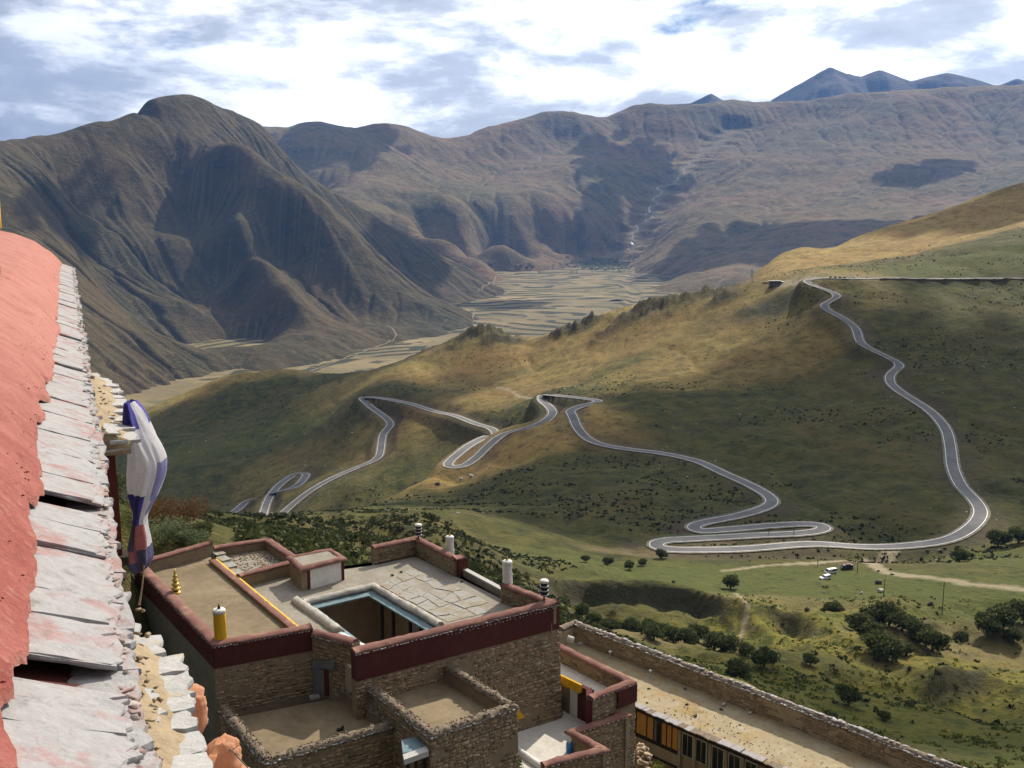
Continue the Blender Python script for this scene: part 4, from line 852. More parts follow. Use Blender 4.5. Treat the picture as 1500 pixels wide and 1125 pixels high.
def hood(u0, u1, depth, z, name, label, seed, n_s, frame=False):
    rs = np.random.default_rng(seed)
    h = empty(name, W((u0+u1)/2, 0.1, z-0.5), label, 'window hood')
    # mud bed with a rounded far end
    nu_, nv_ = 40, 16; uu = np.linspace(u0, u1, nu_); V = []
    for a in uu:
        rr_ = sstep(u1, u1-0.35*(u1-u0), a); d = depth*np.sqrt(np.clip(rr_, 0.03, 1))
        for t in np.linspace(0, 1, nv_):
            v = 0.25-(0.25+d)*t
            V.append(W(a, v, z+0.06+0.17*(1-t)-0.06*t*t+0.045*math.sin(math.pi*min(1, t*1.1))+0.030*float(fbm(np.array(a), np.array(v), 0.13, 4, 0.6, ox=seed))+0.02))
    V = np.array(V); top = len(V); low = V.copy(); low[:, 2] = z-0.12
    i = np.arange(nu_*nv_).reshape(nu_, nv_); qf = np.stack([i[:-1, :-1], i[1:, :-1], i[1:, 1:], i[:-1, 1:]], -1).reshape(-1, 4)
    ring = np.r_[i[0, :], i[1:, -1], i[-1, -2::-1], i[-2:0:-1, 0]]; rg = np.stack([ring, np.roll(ring, -1), np.roll(ring, -1)+top, ring+top], -1)
    tri_mesh('mud_cap', np.vstack([V, low]), np.vstack([qf, qf[:, ::-1]+top, rg]), M_MUD, h, True)
    u = u0
    k = 0
    while u < u1-0.02:
        ln = (0.17+0.22*rs.random())*(1 if n_s == 0 else n_s); e = min(u+ln, u1); rr_ = float(sstep(u1, u1-0.35*(u1-u0), (u+e)/2)); d = depth*math.sqrt(max(rr_, 0.03))
        slate(u+0.01, e-0.01, -d-0.04-0.05*rs.random(), -d+0.16+0.12*rs.random(), z-0.02+0.03*rs.random(), 0.06+0.1*rs.random(), 0.03+0.02*rs.random(), h, M_WSLATE, jag=0.016, skew=0.25, nseg=5, tilt=0.05*rs.normal())
        if rs.random() < 0.35: slate(u+0.02, e-0.03, -d+0.10+0.1*rs.random(), -d+0.36, z+0.06+0.04*rs.random(), 0.18, 0.022, h, M_WSLATE, jag=0.02, skew=0.3, nseg=5, tilt=0.05*rs.normal())
        slate(u+0.0, e+0.05, -d+0.01, 0.2, z-0.085+0.015*rs.random(), 0.0, 0.03, h, M_WSLATE, jag=0.014, skew=0.1, nseg=5)
        u = e
    V, Fq = chips(60, lambda: u0+(u1-u0)*rs.random(), lambda: -depth*rs.random()*0.7, lambda: z, 0.028, 0.02, 0.012, lambda u, v, zz: W(u, v, z+0.10+0.17*(1-(0.25-v)/(0.25+depth))))
    tag(tri_mesh('stone_chips', V, Fq, M_RUBBLE if False else M_MUD, h), kind='stuff')
    return h
uA0, uA1 = u_at(655, -2.75, 170), u_at(536, -2.6, 125)
hood1 = hood(uA0, uA1, 0.44, -2.72, 'window_hood', 'small tan mud hood with white slate rim above the billowing white cloth', 5, 1.6)
uB0, uB1 = u_at(1125, -2.75, 240)-0.9, u_at(905, -2.75, 180)
hood2 = hood(uB0, uB1, 0.33, -2.78, 'window_hood', 'larger broken hood of white slabs beside the orange cloths', 9, 1.0)
# dark red timber frame under the first hood
fr = empty('window_frame', W(uA0+0.4, -0.1, -4.2), 'dark red timber window frame below the small tan hood', 'window frame')
g = MB(); a = uA0+0.12
g.hexa([W(a, 0.28, -3.12), W(a+0.18, 0.28, -3.12), W(a+0.18, -0.27, -3.10), W(a, -0.27, -3.10), W(a, 0.28, -2.84), W(a+0.18, 0.28, -2.84), W(a+0.18, -0.27, -2.84), W(a, -0.27, -2.84)]); g.build('lintel', M_TIMBER, fr)
for uu_ in (uA0+0.15, uA0+1.6, uA1-0.9):
    g = MB(); g.hexa([W(uu_, -0.20, -4.1), W(uu_+0.11, -0.20, -4.1), W(uu_+0.11, -0.28, -4.1), W(uu_, -0.28, -4.1), W(uu_, -0.20, -3.10), W(uu_+0.11, -0.20, -3.10), W(uu_+0.11, -0.28, -3.10), W(uu_, -0.28, -3.10)]); g.build('post', M_TIMBER, fr)
g = MB(); g.hexa([W(uA0+0.3, -0.19, -2.98), W(uA1-0.6, -0.19, -2.98), W(uA1-0.6, -0.27, -2.98), W(uA0+0.3, -0.27, -2.98), W(uA0+0.3, -0.19, -2.84), W(uA1-0.6, -0.19, -2.84), W(uA1-0.6, -0.27, -2.84), W(uA0+0.3, -0.27, -2.84)]); g.build('head_beam', M_TIMBER, fr)
g = MB(); g.hexa([W(uA0+0.05, 0.0, -4.16), W(uA0+0.35, 0.0, -4.16), W(uA0+0.35, -0.34, -4.16), W(uA0+0.05, -0.34, -4.16), W(uA0+0.05, 0.0, -4.06), W(uA0+0.35, 0.0, -4.06), W(uA0+0.35, -0.34, -4.06), W(uA0+0.05, -0.34, -4.06)]); g.build('sill', M_DARK, fr)

def loft_cloth(rows, Y, depth, nseg, fold, seed):
    """closed billowing sheet: rows of (py, left px, right px) at depth Y; returns grid of points [row, seg]"""
    rs = np.random.default_rng(seed); rows = np.array(rows, float)
    py = np.linspace(rows[0, 0], rows[-1, 0], 44); xl = np.interp(py, rows[:, 0], rows[:, 1]); xr = np.interp(py, rows[:, 0], rows[:, 2])
    for _ in range(3): xl[1:-1] = (xl[:-2]+2*xl[1:-1]+xl[2:])/4; xr[1:-1] = (xr[:-2]+2*xr[1:-1]+xr[2:])/4
    G = np.zeros((len(py), nseg, 3)); ph = rs.random(6)*6
    for i_, p in enumerate(py):
        A = PY(xl[i_], p, Y); B = PY(xr[i_], p, Y); w = np.linalg.norm(B-A); c_ = (A+B)/2; ax = (B-A)/max(w, 1e-6)
        for k in range(nseg):
            t = 2*math.pi*k/nseg; f = 1+fold*(math.sin(5*t+ph[0]+i_*0.10)+0.8*abs(math.sin(6*t+ph[1]-i_*0.05))+0.5*math.sin(3*t+ph[2]+i_*0.21)+0.45*math.sin(13*t+ph[3]+i_*0.03))
            G[i_, k] = c_+ax*(math.cos(t)*w/2*(1 if abs(math.cos(t)) > 0.9 else f))+np.array((0, 1, 0))*(-math.sin(t)*(depth*(0.35+0.65*min(1, w/0.3)))*f)+np.array((0, 0, 0.004*math.sin(7*t+i_)))
    return G
def cloth_parts(G, pick, mats, parent):
    R_, S_ = G.shape[:2]; V = G.reshape(-1, 3); buckets = {}
    for i_ in range(R_-1):
        for k in range(S_): buckets.setdefault(pick(i_/(R_-1), k/S_), []).append((i_*S_+k, i_*S_+(k+1)%S_, (i_+1)*S_+(k+1)%S_, (i_+1)*S_+k))
    for nm, fs in buckets.items():
        used = sorted({x for f in fs for x in f}); mp = {x: j for j, x in enumerate(used)}
        tri_mesh(nm.split('|')[0], V[used], [[mp[x] for x in f] for f in fs], mats[nm], parent, True)
Yc = 12.4
cl = empty('hanging_cloth', PY(206, 700, Yc), 'white cloth with blue and pink borders billowing from the small hood', 'cloth')
G_ = loft_cloth([(588,186,196), (604,187,208), (622,189,216), (645,192,228), (665,193,238), (680,192,243), (695,190,240), (715,190,232), (735,193,224), (752,197,214), (765,195,213), (790,191,218), (815,189,221), (828,195,220), (833,200,214)], Yc, 0.24, 64, 0.15, 3)
G_ += (fbm(np.arange(44)[:, None]*0.35+0*np.arange(64)[None], np.arange(64)[None]*0.7+0*np.arange(44)[:, None], 5, 3, 0.5, ox=2))[..., None]*np.array((0.02, 0.05, 0.02))
def pick(r, s):
    # s=0 right side, 0.25 towards the viewer, 0.5 left side
    if r < 0.13 and 0.12 < s < 0.95: return 'blue_border'
    if r < 0.40 and 0.40 < s < 0.55: return 'blue_border|a'
    if 0.34 < r < 0.57 and (s < 0.07 or s > 0.93): return 'pale_border'
    if 0.56 < r < 0.67 and (s > 0.92 or s < 0.02): return 'pale_border|a'
    if 0.52 < r < 0.70 and 0.16 < s < 0.40: return 'blue_knot'
    if r > 0.93: return 'dark_hem'
    if r > 0.68 and 0.40 < s < 0.60: return 'red_lining'
    if r > 0.84: return ('dark_patch|a' if s < 0.2 or s >= 0.59 else 'pink_patch|a')
    if r > 0.70: return 'dark_patch' if 0.24 < s < 0.40 else ('pink_patch' if s < 0.24 and s > 0.07 else 'white_sheet|a')
    return 'white_sheet'
cloth_parts(G_, pick, {'blue_border': M_BCLOTH, 'blue_border|a': M_BCLOTH, 'pale_border': M_PBLUE, 'pale_border|a': M_PBLUE, 'blue_knot': M_BCLOTH, 'dark_hem': M_DARKCL, 'red_lining': M_REDCL, 'dark_patch': M_DARKCL, 'dark_patch|a': M_DARKCL, 'pink_patch': M_PINK, 'pink_patch|a': M_PINK, 'white_sheet': M_WCLOTH, 'white_sheet|a': M_WCLOTH}, cl)
g = MB(); g.tube([PY(211, 828, Yc-0.2), PY(210, 845, Yc-0.25), PY(208, 862, Yc-0.25), PY(204, 886, Yc-0.25)], [0.012, 0.010, 0.010, 0.016], 6); g.build('cord', M_TANPL, cl)
def crumple(name, rows, Y, depth, seed, label):
    c_ = empty(name, PY(np.mean([r[1] for r in rows]), rows[-1][0], Y), label, 'cloth', 'orange cloths under the broken hood')
    G_ = loft_cloth(rows, Y, depth, 36, 0.07, seed); rs = np.random.default_rng(seed)
    x = fbm(np.arange(44)[:, None]+0*np.arange(36)[None], np.arange(36)[None]+0*np.arange(44)[:, None], 7, 3, 0.5, ox=seed); G_ += x[..., None]*0.022
    cloth_parts(G_, lambda r, s: 'sheet', {'sheet': M_ORANGE}, c_); return c_
crumple('orange_cloth', [(1008,255,284), (1016,248,298), (1030,240,301), (1045,232,303), (1060,262,302), (1072,276,297), (1085,282,291)], 5.7, 0.12, 4, 'crumpled orange cloth bulging from the middle of the broken hood')
crumple('orange_cloth', [(1083,318,332), (1090,306,340), (1100,296,347), (1112,290,352), (1130,288,362), (1160,290,380)], 5.25, 0.12, 6, 'smoother orange cloth hanging at the lower end of the broken hood')
tw = empty('dry_twig', PY(352, 1110, 5.2), 'thin dry twig sticking out beside the lower orange cloth', 'twig')
g = MB(); g.tube([PY(328, 1090, 5.3), PY(345, 1105, 5.1), PY(372, 1135, 5.0)], [0.004, 0.004, 0.003], 5); g.tube([PY(340, 1099, 5.2), PY(351, 1091, 5.1)], [0.003, 0.001], 4); g.tube([PY(345, 1104, 5.1), PY(352, 1107, 5.1)], [0.003, 0.001], 4); g.build('stalk', M_WOOD, tw)
# the ridge ornament whose edge peeps into the frame at far left
orn = empty('roof_ornament', PY(-14, 338, 17), 'gilded roof ornament on its pole at the extreme left edge', 'roof ornament')
c_ = PY(-14, 338, 17); s_ = 17/1540
mb = MB(); mb.lathe(c_, [(0.10, -1.2), (0.10, 0.0), (15.2*s_, 0.05), (15.6*s_, 55*s_), (8*s_, 60*s_), (8*s_, 240*s_)], 14); mb.build('drum', M_YEL, orn, True)
mb = MB(); mb.lathe(c_, [(8*s_, 240*s_), (18.5*s_, 252*s_), (18*s_, 258*s_), (15.5*s_, 262*s_), (16.5*s_, 278*s_), (14*s_, 292*s_), (3*s_, 310*s_)], 14); mb.build('finial', M_GOLD, orn, True)

# ------------------------------------------------------------------ monastery blocks below
def xy(px, py, z): q = PZ(px, py, z); return (float(q[0]), float(q[1]))
def lerp(a, b_, t): return (a[0]+(b_[0]-a[0])*t, a[1]+(b_[1]-a[1])*t)
def coping(line, z, w, h, mat, name, parent, rough=0.03, seg=0.35, closed=False, zs=None, side=1):
    """rounded coping that follows a line (line = outer edge, body to the left when side=1)"""
    L_ = list(line)+([line[0]] if closed else []); P = []
    zz = zs if zs is not None else [z]*len(L_)
    for k in range(len(L_)-1):
        a, b_ = np.array((*L_[k], zz[k])), np.array((*L_[k+1], zz[k+1])); n = max(1, int(np.linalg.norm(b_-a)/seg))
        for t in range(n): P.append((a+(b_-a)*t/n, k))
    P.append((np.array((*L_[-1], zz[-1])), len(L_)-2)); n = len(P)
    def nrm(k):
        d = np.array(L_[k+1])-np.array(L_[k]); d = d/np.linalg.norm(d); return np.array((-d[1], d[0]))*side
    prof = [(-0.06, -0.05), (-0.09, 0.04), (-0.03, h*0.6), (w*0.22, h*0.92), (w*0.55, h), (w*0.85, h*0.75), (w+0.04, 0.03), (w+0.02, -0.05)]
    V = []; npf = len(prof)
    for j, (p, k) in enumerate(P):
        nn = nrm(k)
        corner = j > 0 and P[j-1][1] != k
        if corner or (closed and j in (0, n-1)):
            n0_ = nrm(P[j-1][1]) if not (closed and j in (0, n-1)) else nrm(len(L_)-2); nn = n0_ if not closed or j not in (0, n-1) else nrm(0)
            n1_ = nrm(k) if not (closed and j in (0, n-1)) else nrm(0); m_ = n0_+n1_; nn = m_/max(0.25, np.dot(m_, n1_))
        for (o, hh) in prof:
            q = p.copy(); q[:2] += nn*o; q[2] += hh
            q += RNG.normal(0, rough, 3)*np.array((0.6, 0.6, 0.6 if hh > 0 else 0.1)); V.append(q)
    i = np.arange(n*npf).reshape(n, npf); f = []
    for a in range(n-1):
        for c_ in range(npf):
            q4 = (i[a, c_], i[a+1, c_], i[a+1, (c_+1) % npf], i[a, (c_+1) % npf]); f.append(q4 if side < 0 else q4[::-1])
    g = MB(); fs = [tuple(int(x) for x in q) for q in f]
    if not closed: fs += [tuple(int(x) for x in i[0]), tuple(int(x) for x in i[-1][::-1])]
    g.add(V, fs); return g.build(name, mat, parent, True)
def drips(line, z, mat, parent, gap=0.26, size=(0.16, 0.12, 0.05), side=1, out=0.07, jit=0.02, name='drip_stones'):
    V, Fq = [], []
    for k in range(len(line)-1):
        a, b_ = np.array(line[k]), np.array(line[k+1]); d = (b_-a); ln = np.linalg.norm(d); d /= ln; nn = np.array((-d[1], d[0]))*side; t = 0.05
        while t < ln:
            s = np.array(size)*(0.6+0.8*RNG.random(3)); w = (CUB+RNG.normal(0, 0.10, (8, 3)))*s; R2 = np.array(((d[0], nn[0]), (d[1], nn[1])))
            w[:, :2] = w[:, :2] @ R2.T; zz = z if not callable(z) else z(k, t/ln)
            Fq.append(CUBF+len(V)*8); V.append(w+np.array((*(a+d*t-nn*out), zz+jit*RNG.normal()))); t += gap*(0.7+0.6*RNG.random())
    return tag(tri_mesh(name, np.vstack(V), np.vstack(Fq), mat, parent), kind='stuff')
def stones(a, b_, z0, z1, parent, batter=0.0, side=1, sx=0.31, sz=0.20, mat=None, skip=None, ztop=None, name='wall_stones'):
    """coursed rubble facing on the outer face of a wall a->b (outer side is to the right when side=1)"""
    a = np.array(a); b_ = np.array(b_); d = b_-a; ln = np.linalg.norm(d); d /= ln; nn = np.array((-d[1], d[0]))*side; V, Fq = [], []
    z = z0; ph = RNG.random()*6
    def put(t0, e, zl, zh):
        f = (z1-(zl+zh)/2)/max(0.1, z1-z0); pr = 0.006+0.034*RNG.random()**1.5; g = 0.007+0.008*RNG.random(); c8 = []; j = RNG.normal(0, 0.022, (4, 2))
        for dep in (0.08, -pr):
            ins = 0 if dep > 0 else 0.014
            for m_, (tt, zz) in enumerate(((t0+g+ins, zl+g+ins), (e-g-ins, zl+g+ins), (e-g-ins, zh-g-ins), (t0+g+ins, zh-g-ins))):
                q = a+d*(tt+j[m_, 0])+nn*(dep+0.008*RNG.normal()-batter*f); c8.append((q[0], q[1], min(z1, zz+j[m_, 1]+0.03*math.sin(0.7*tt+ph))))
        Fq.append(np.array([(4,5,6,7), (0,1,5,4), (1,2,6,5), (2,3,7,6), (3,0,4,7)] if side > 0 else [(7,6,5,4), (4,5,1,0), (5,6,2,1), (6,7,3,2), (7,4,0,3)])+len(V)*8); V.append(np.array(c8))
    while z < z1-0.05:
        h = min(sz*(0.75+0.6*RNG.random()), z1-z); t = -0.1*RNG.random()
        while t < ln:
            w_ = sx*(0.3+1.3*RNG.random()**1.4); e = min(t+w_, ln); t0 = max(t, 0)
            if e-t0 > 0.05 and RNG.random() > 0.09 and float(fbm(np.array(t*1.0), np.array(z*1.6), 1.9, 3, ox=ph)) < 0.33 and not (skip and skip((t0+e)/2, z+h/2)):
                u_ = RNG.random()
                if u_ < 0.30 and h > 0.14:                       # two thin stones instead of one
                    c_ = z+h*(0.35+0.3*RNG.random()); put(t0, e, z, c_); put(t0, e, c_, z+h)
                else: put(t0, e, z+0.03*RNG.random(), z+h*(1-0.18*RNG.random()))
            t = e
        z += h
    return tag(tri_mesh(name, np.vstack(V), np.vstack(Fq), mat or M_STONE, parent), kind='stuff')
def flat(poly, z, mat, name, parent, th=0.15, holes=None):
    from mathutils.geometry import tessellate_polygon
    loops = [[Vector((x, y, 0)) for x, y in poly]]+[[Vector((x, y, 0)) for x, y in h] for h in (holes or [])]
    tris = tessellate_polygon(loops); P = [p for l in loops for p in l]; g = MB()
    fs = []
    for t in tris:
        p, q, r = (P[k] for k in t); fs.append(t if (q-p).cross(r-p).z > 0 else t[::-1])
    g.add([(p.x, p.y, z) for p in P], fs); n = len(P)
    b = 0
    for l in loops:
        k = len(l); g.add([(p.x, p.y, z) for p in l]+[(p.x, p.y, z-th) for p in l], [(j, (j+1) % k, k+(j+1) % k, k+j) for j in range(k)])
    return g.build(name, mat, parent)
def expand(poly, d):
    out = []; n = len(poly)
    for k in range(n):
        a, b_, c_ = (np.array(poly[(k+j) % n]) for j in (-1, 0, 1)); d0 = (b_-a)/np.linalg.norm(b_-a); d1 = (c_-b_)/np.linalg.norm(c_-b_)
        n0_ = np.array((d0[1], -d0[0])); n1_ = np.array((d1[1], -d1[0])); m_ = n0_+n1_; out.append(tuple(b_+m_/max(0.3, np.dot(m_, n1_))*d))
    return out
def ccw(poly):
    A = sum(poly[i][0]*poly[(i+1) % len(poly)][1]-poly[(i+1) % len(poly)][0]*poly[i][1] for i in range(len(poly))); return poly if A > 0 else poly[::-1]
def core(poly, zb, zt, bat, mat, parent, name='wall'):
    poly = ccw(poly); lo = expand(poly, bat); g = MB(); n = len(poly)
    g.add([(x, y, zb) for x, y in lo]+[(x, y, zt) for x, y in poly], [(k, (k+1) % n, n+(k+1) % n, n+k) for k in range(n)]+[tuple(range(n, 2*n))]); return g.build(name, mat, parent)

# --- block A: flat earth roof, red parapets, yellow right edge
A_FL, A_BL, A_BR, A_FR, A_RB, A_RF = xy(313, 947, -24), xy(197, 828, -24), xy(306, 797, -24), xy(458, 921, -24), xy(313, 817, -24.3), xy(434, 917, -24.3)
tA = empty('temple_block', (*lerp(A_FL, A_BR, 0.5), -34), 'stone temple block with plain earth roof, red parapet and yellow right-hand edge', 'building')
polyA = [A_FL, A_FR, A_RF, A_RB, A_BR, A_BL]
core([A_FL, A_FR, A_RB, A_BR, A_BL], -37, -24.75, 0.35, M_MORTAR, tA, 'wall')
flat([A_FL, A_RF, A_RB, A_BL], -24.62, M_ROOF, 'roof', tA)
g = MB(); g.wall(A_BL, A_FL, -37, -24.72, 0.2, 0.42); g.build('side_plaster', M_GREYPL, tA)
for a, b_, nm in ((A_BL, A_FL, 'fascia'), (A_FL, A_FR, 'fascia')):
    g = MB(); d = np.array(b_)-np.array(a); d /= np.linalg.norm(d); g.wall(np.array(a)+d*(0.0 if nm else 0)+np.array((d[1], -d[0]))*0.05, np.array(b_)+np.array((d[1], -d[0]))*0.05, -25.28, -24.02, 0.55); g.build('fascia', M_RED, tA)
coping([A_BL, A_FL, A_FR], -24.02, 0.62, 0.17, M_COPE, 'coping', tA)
drips([A_FL, A_FR], -24.06, M_WSLATE, tA, 0.2, (0.10, 0.06, 0.045)); drips([A_BL, A_FL], -24.06, M_WSLATE, tA, 0.3, (0.08, 0.06, 0.04))
g = MB(); g.wall(A_BR, A_BL, -26, -23.85, 0.45); g.build('parapet', M_MORTAR, tA)
stones(A_BL, lerp(A_BL, A_BR, 1), -24.6, -23.9, tA, 0, -1) if False else None
coping([A_BR, A_BL], -23.86, 0.5, 0.15, M_COPE, 'coping', tA)
_d = np.array(A_RB)-np.array(A_RF); _d /= np.linalg.norm(_d)
g = MB(); g.wall(A_RF, A_RB, -25.6, -24.42, 0.3); g.build('edge_wall', M_YEL, tA)
coping([A_RF, A_RB], -24.43, 0.34, 0.07, M_COPE, 'coping', tA, 0.015)
g = MB(); o_ = np.array((_d[1], -_d[0]))*0.10; g.wall(np.array(A_RF)+o_*2.2, np.array(A_RB)+o_*2.2, -24.85, -24.40, 0.16); g.build('yellow_band', M_YEL, tA)
stones(A_FL, A_FR, -27.9, -25.3, tA, 0.10)

# --- block behind the door
D_L, D_R = A_FR, xy(518, 936, -24.05)
_dn = np.array(D_R)-np.array(D_L); _dn /= np.linalg.norm(_dn); _nn = np.array((-_dn[1], _dn[0]))
D_L2, D_R2 = tuple(np.array(D_L)+_dn*0.02-_nn*0.12), tuple(np.array(D_R)-_nn*0.12)
tD = empty('stair_head', (*D_L2, -30), 'short stone stair head with a cloth-hung doorway beside the temple block', 'building')
core([D_L2, D_R2, tuple(np.array(D_R2)+_nn*0.7), tuple(np.array(D_L2)+_nn*0.7)], -36, -24.35, 0.05, M_MORTAR, tD, 'wall')
coping([D_L2, D_R2], -24.35, 0.6, 0.24, M_COPE, 'coping', tD); drips([D_L2, D_R2], -24.36, M_WSLATE, tD, 0.25, (0.14, 0.08, 0.05))
ln = float(np.linalg.norm(np.array(D_R2)-np.array(D_L2)))
stones(D_L2, D_R2, -27.9, -24.45, tD, 0.05, skip=lambda t, z: 0.05 < t < 1.25 and z < -25.75)
g = MB(); a = np.array(D_L2)+_dn*0.12-_nn*0.09; b_ = np.array(D_L2)+_dn*0.82-_nn*0.09; g.wall(a, b_, -27.75, -26.2, 0.05); g.build('door_curtain', M_GREYCL, tD)
g = MB(); a = np.array(D_L2)+_dn*0.82-_nn*0.09; b_ = np.array(D_L2)+_dn*1.1-_nn*0.09; g.wall(a, b_, -27.75, -26.2, 0.06); g.build('door_jamb', M_TIMBER, tD)
g = MB(); a = np.array(D_L2)+_dn*0.0-_nn*0.14; b_ = np.array(D_L2)+_dn*1.6-_nn*0.14; g.hexa([(*a, -26.2), (*b_, -26.05), (*(b_+_nn*0.1), -26.05), (*(a+_nn*0.1), -26.2), (*a, -25.85), (*b_, -25.55), (*(b_+_nn*0.1), -25.55), (*(a+_nn*0.1), -25.85)]); g.build('door_valance', M_GREYCL, tD)
g = MB(); q = np.array(D_L2)+_dn*0.5-_nn*0.6; g.box((*q, -27.7), 0.55, 0.4, 0.14, 0.4); tag(g.build('doorstep_stone', M_SLATE, None), 'flat grey stone on the earth in front of the cloth-hung doorway', 'stone')

# --- courtyard block
M_FL, M_FR = xy(520, 957, -24.05), xy(819, 883, -24.05)
M_RB = xy(612, 786, -24.0); M_BL = xy(543, 800, -24.0); R_a, R_b = xy(674, 818, -24.0), xy(741, 853, -24.0)
M_LB = xy(430, 842, -25.2)
tM = empty('courtyard_building', (*lerp(M_FL, M_RB, 0.5), -36), 'large stone block around a sunken courtyard with blue roof edging and white banners', 'building')
o1, o2, o3, o4 = xy(447, 885, -25.2), xy(545, 862, -25.2), xy(641, 918, -25.2), (-8.1, 55.6)
outM = ccw([M_FL, M_FR, M_RB, M_BL, xy(356, 850, -25.2), A_RF, D_R])
hole = [o1, o2, o3, o4]
# outer walls
M_bot = -33.5
def cwall(a, b_, z0, z1, th, mat, nm, bat=0.0): g = MB(); g.wall(a, b_, z0, z1, th, bat); return g.build(nm, mat, tM)
_f = np.array(M_FR)-np.array(M_FL); _f /= np.linalg.norm(_f); _fn = np.array((-_f[1], _f[0]))
cwall(M_FL, M_FR, M_bot, -25.65, 0.6, M_MORTAR, 'front_wall', 0.50)
cwall(np.array(M_FL)-_fn*0.05, np.array(M_FR)-_fn*0.05, -25.67, -24.1, 0.62, M_RED, 'fascia')
cwall(M_FR, M_RB, M_bot, -25.2, 0.6, M_MORTAR, 'side_wall', 0.4); cwall(M_RB, M_BL, M_bot, -25.2, 0.6, M_MORTAR, 'back_wall', 0.3); cwall(M_BL, xy(356, 850, -25.2), M_bot, -25.2, 0.6, M_MORTAR, 'back_wall', 0.3)
stones(M_FL, M_FR, -31.6, -25.7, tM, 0.43)
coping([M_FL, M_FR], -24.1, 0.62, 0.22, M_COPE, 'coping', tM); drips([M_FL, M_FR], -24.13, M_WSLATE, tM, 0.24, (0.17, 0.10, 0.045)); drips([lerp(M_FL, M_FR, 0.42), M_FR], -24.32, M_WSLATE, tM, 0.30, (0.10, 0.05, 0.05), out=0.05)
flat(outM, -25.2, M_GREYROOF, 'roof', tM, 0.3, [hole])
# courtyard shaft
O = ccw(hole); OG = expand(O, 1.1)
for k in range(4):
    a, b_ = OG[(k+1) % 4], OG[k]; g = MB(); g.wall(a, b_, -31.0, -25.5, 0.25, side=1); g.build('courtyard_wall', M_TANPL if abs(O[k][0]-O[(k+1) % 4][0]-4.6) < 1.2 or abs(O[(k+1) % 4][0]-O[k][0]-4.6) < 1.2 else M_DARK, tM)  # dark walls have the roof overhang's shade put into their colour
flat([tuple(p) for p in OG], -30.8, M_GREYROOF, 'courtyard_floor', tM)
Oi = expand(O, -0.55)
for k in range(4):
    a, b_, c_, d_ = O[k], O[(k+1) % 4], Oi[(k+1) % 4], Oi[k]; g = MB()
    g.hexa([(*a, -25.42), (*b_, -25.42), (*c_, -25.50), (*d_, -25.50), (*a, -25.30), (*b_, -25.30), (*c_, -25.40), (*d_, -25.40)]); g.build('blue_edging', M_BLUE, tM)
# courtyard doors and posts under the blue edging
for t_ in (0.18, 0.36, 0.62, 0.86):
    p0 = np.array(lerp(o2, o3, t_)); dd = (np.array(o3)-np.array(o2)); dd /= np.linalg.norm(dd); inn = np.array((dd[1], -dd[0]))
    g = MB(); g.box((*(p0+inn*0.10), -27.5), 0.16, 0.16, 3.9, math.atan2(dd[1], dd[0])); g.build('post', M_DARK, tM)
p0 = np.array(lerp(o2, o3, 0.42)); p1 = np.array(lerp(o2, o3, 0.56))
p0 = p0-inn*1.0; p1 = p1-inn*1.0
g = MB(); g.wall(p0+inn*0.08, p1+inn*0.08, -29.3, -26.3, 0.05); win = g.build('window', M_DARK, tM)
for t_ in (0.1, 0.3, 0.5, 0.7, 0.9):
    g = MB(); q = p0+(p1-p0)*t_+inn*0.13; g.box((*q, -27.6), 0.07, 0.05, 2.4, math.atan2(dd[1], dd[0])); g.build('lattice_bar', M_WHITE, win)
# rounded grey curbs round the shaft
_oc = expand(O, 0.02)
coping([o1, o2, o3], -25.2, 0.42, 0.28, M_CURB, 'curb', tM, 0.04, side=1)
cw0, cw1 = xy(428, 880, -25.1), xy(492, 926, -25.1)
coping([cw1, cw0], -25.2, 0.55, 0.35, M_CURB, 'curb', tM, 0.04, side=-1)
coping([xy(494, 930, -25.1), lerp(D_R, o4, 0.9)], -25.2, 0.4, 0.25, M_WHITE, 'curb', tM, 0.03)
# paving slabs on the sunny half of the roof
u0_, u1_, v0_ = np.array(xy(556, 858, -25.2)), np.array(xy(655, 912, -25.2)), np.array(xy(603, 832, -25.2)); v1_ = np.array(xy(741, 892, -25.2))
nu_, nv_ = 7, 4
gp = np.array([[u0_*(1-i/nu_)*(1-j/nv_)+u1_*(i/nu_)*(1-j/nv_)+v0_*(1-i/nu_)*(j/nv_)+v1_*(i/nu_)*(j/nv_) for j in range(nv_+1)] for i in range(nu_+1)])
gp[1:-1, 1:-1] += RNG.normal(0, 0.16, gp[1:-1, 1:-1].shape)
for i in range(nu_):
    for j in range(nv_):
        if RNG.random() < 0.12: continue
        qd = np.array([gp[i, j], gp[i+1, j], gp[i+1, j+1], gp[i, j+1]]); c_ = qd.mean(0); n_ = 10; ring = []
        for e in range(4):
            for t in (0, 0.33, 0.67): p = qd[e]*(1-t)+qd[(e+1) % 4]*t; ring.append(tuple(c_+(p-c_)*(0.93+0.05*RNG.normal())))
        g = MB(); g.prism(ccw(ring), -25.23, -25.165+0.012*RNG.normal()); g.build('paving_slab', M_SLAB, tM)
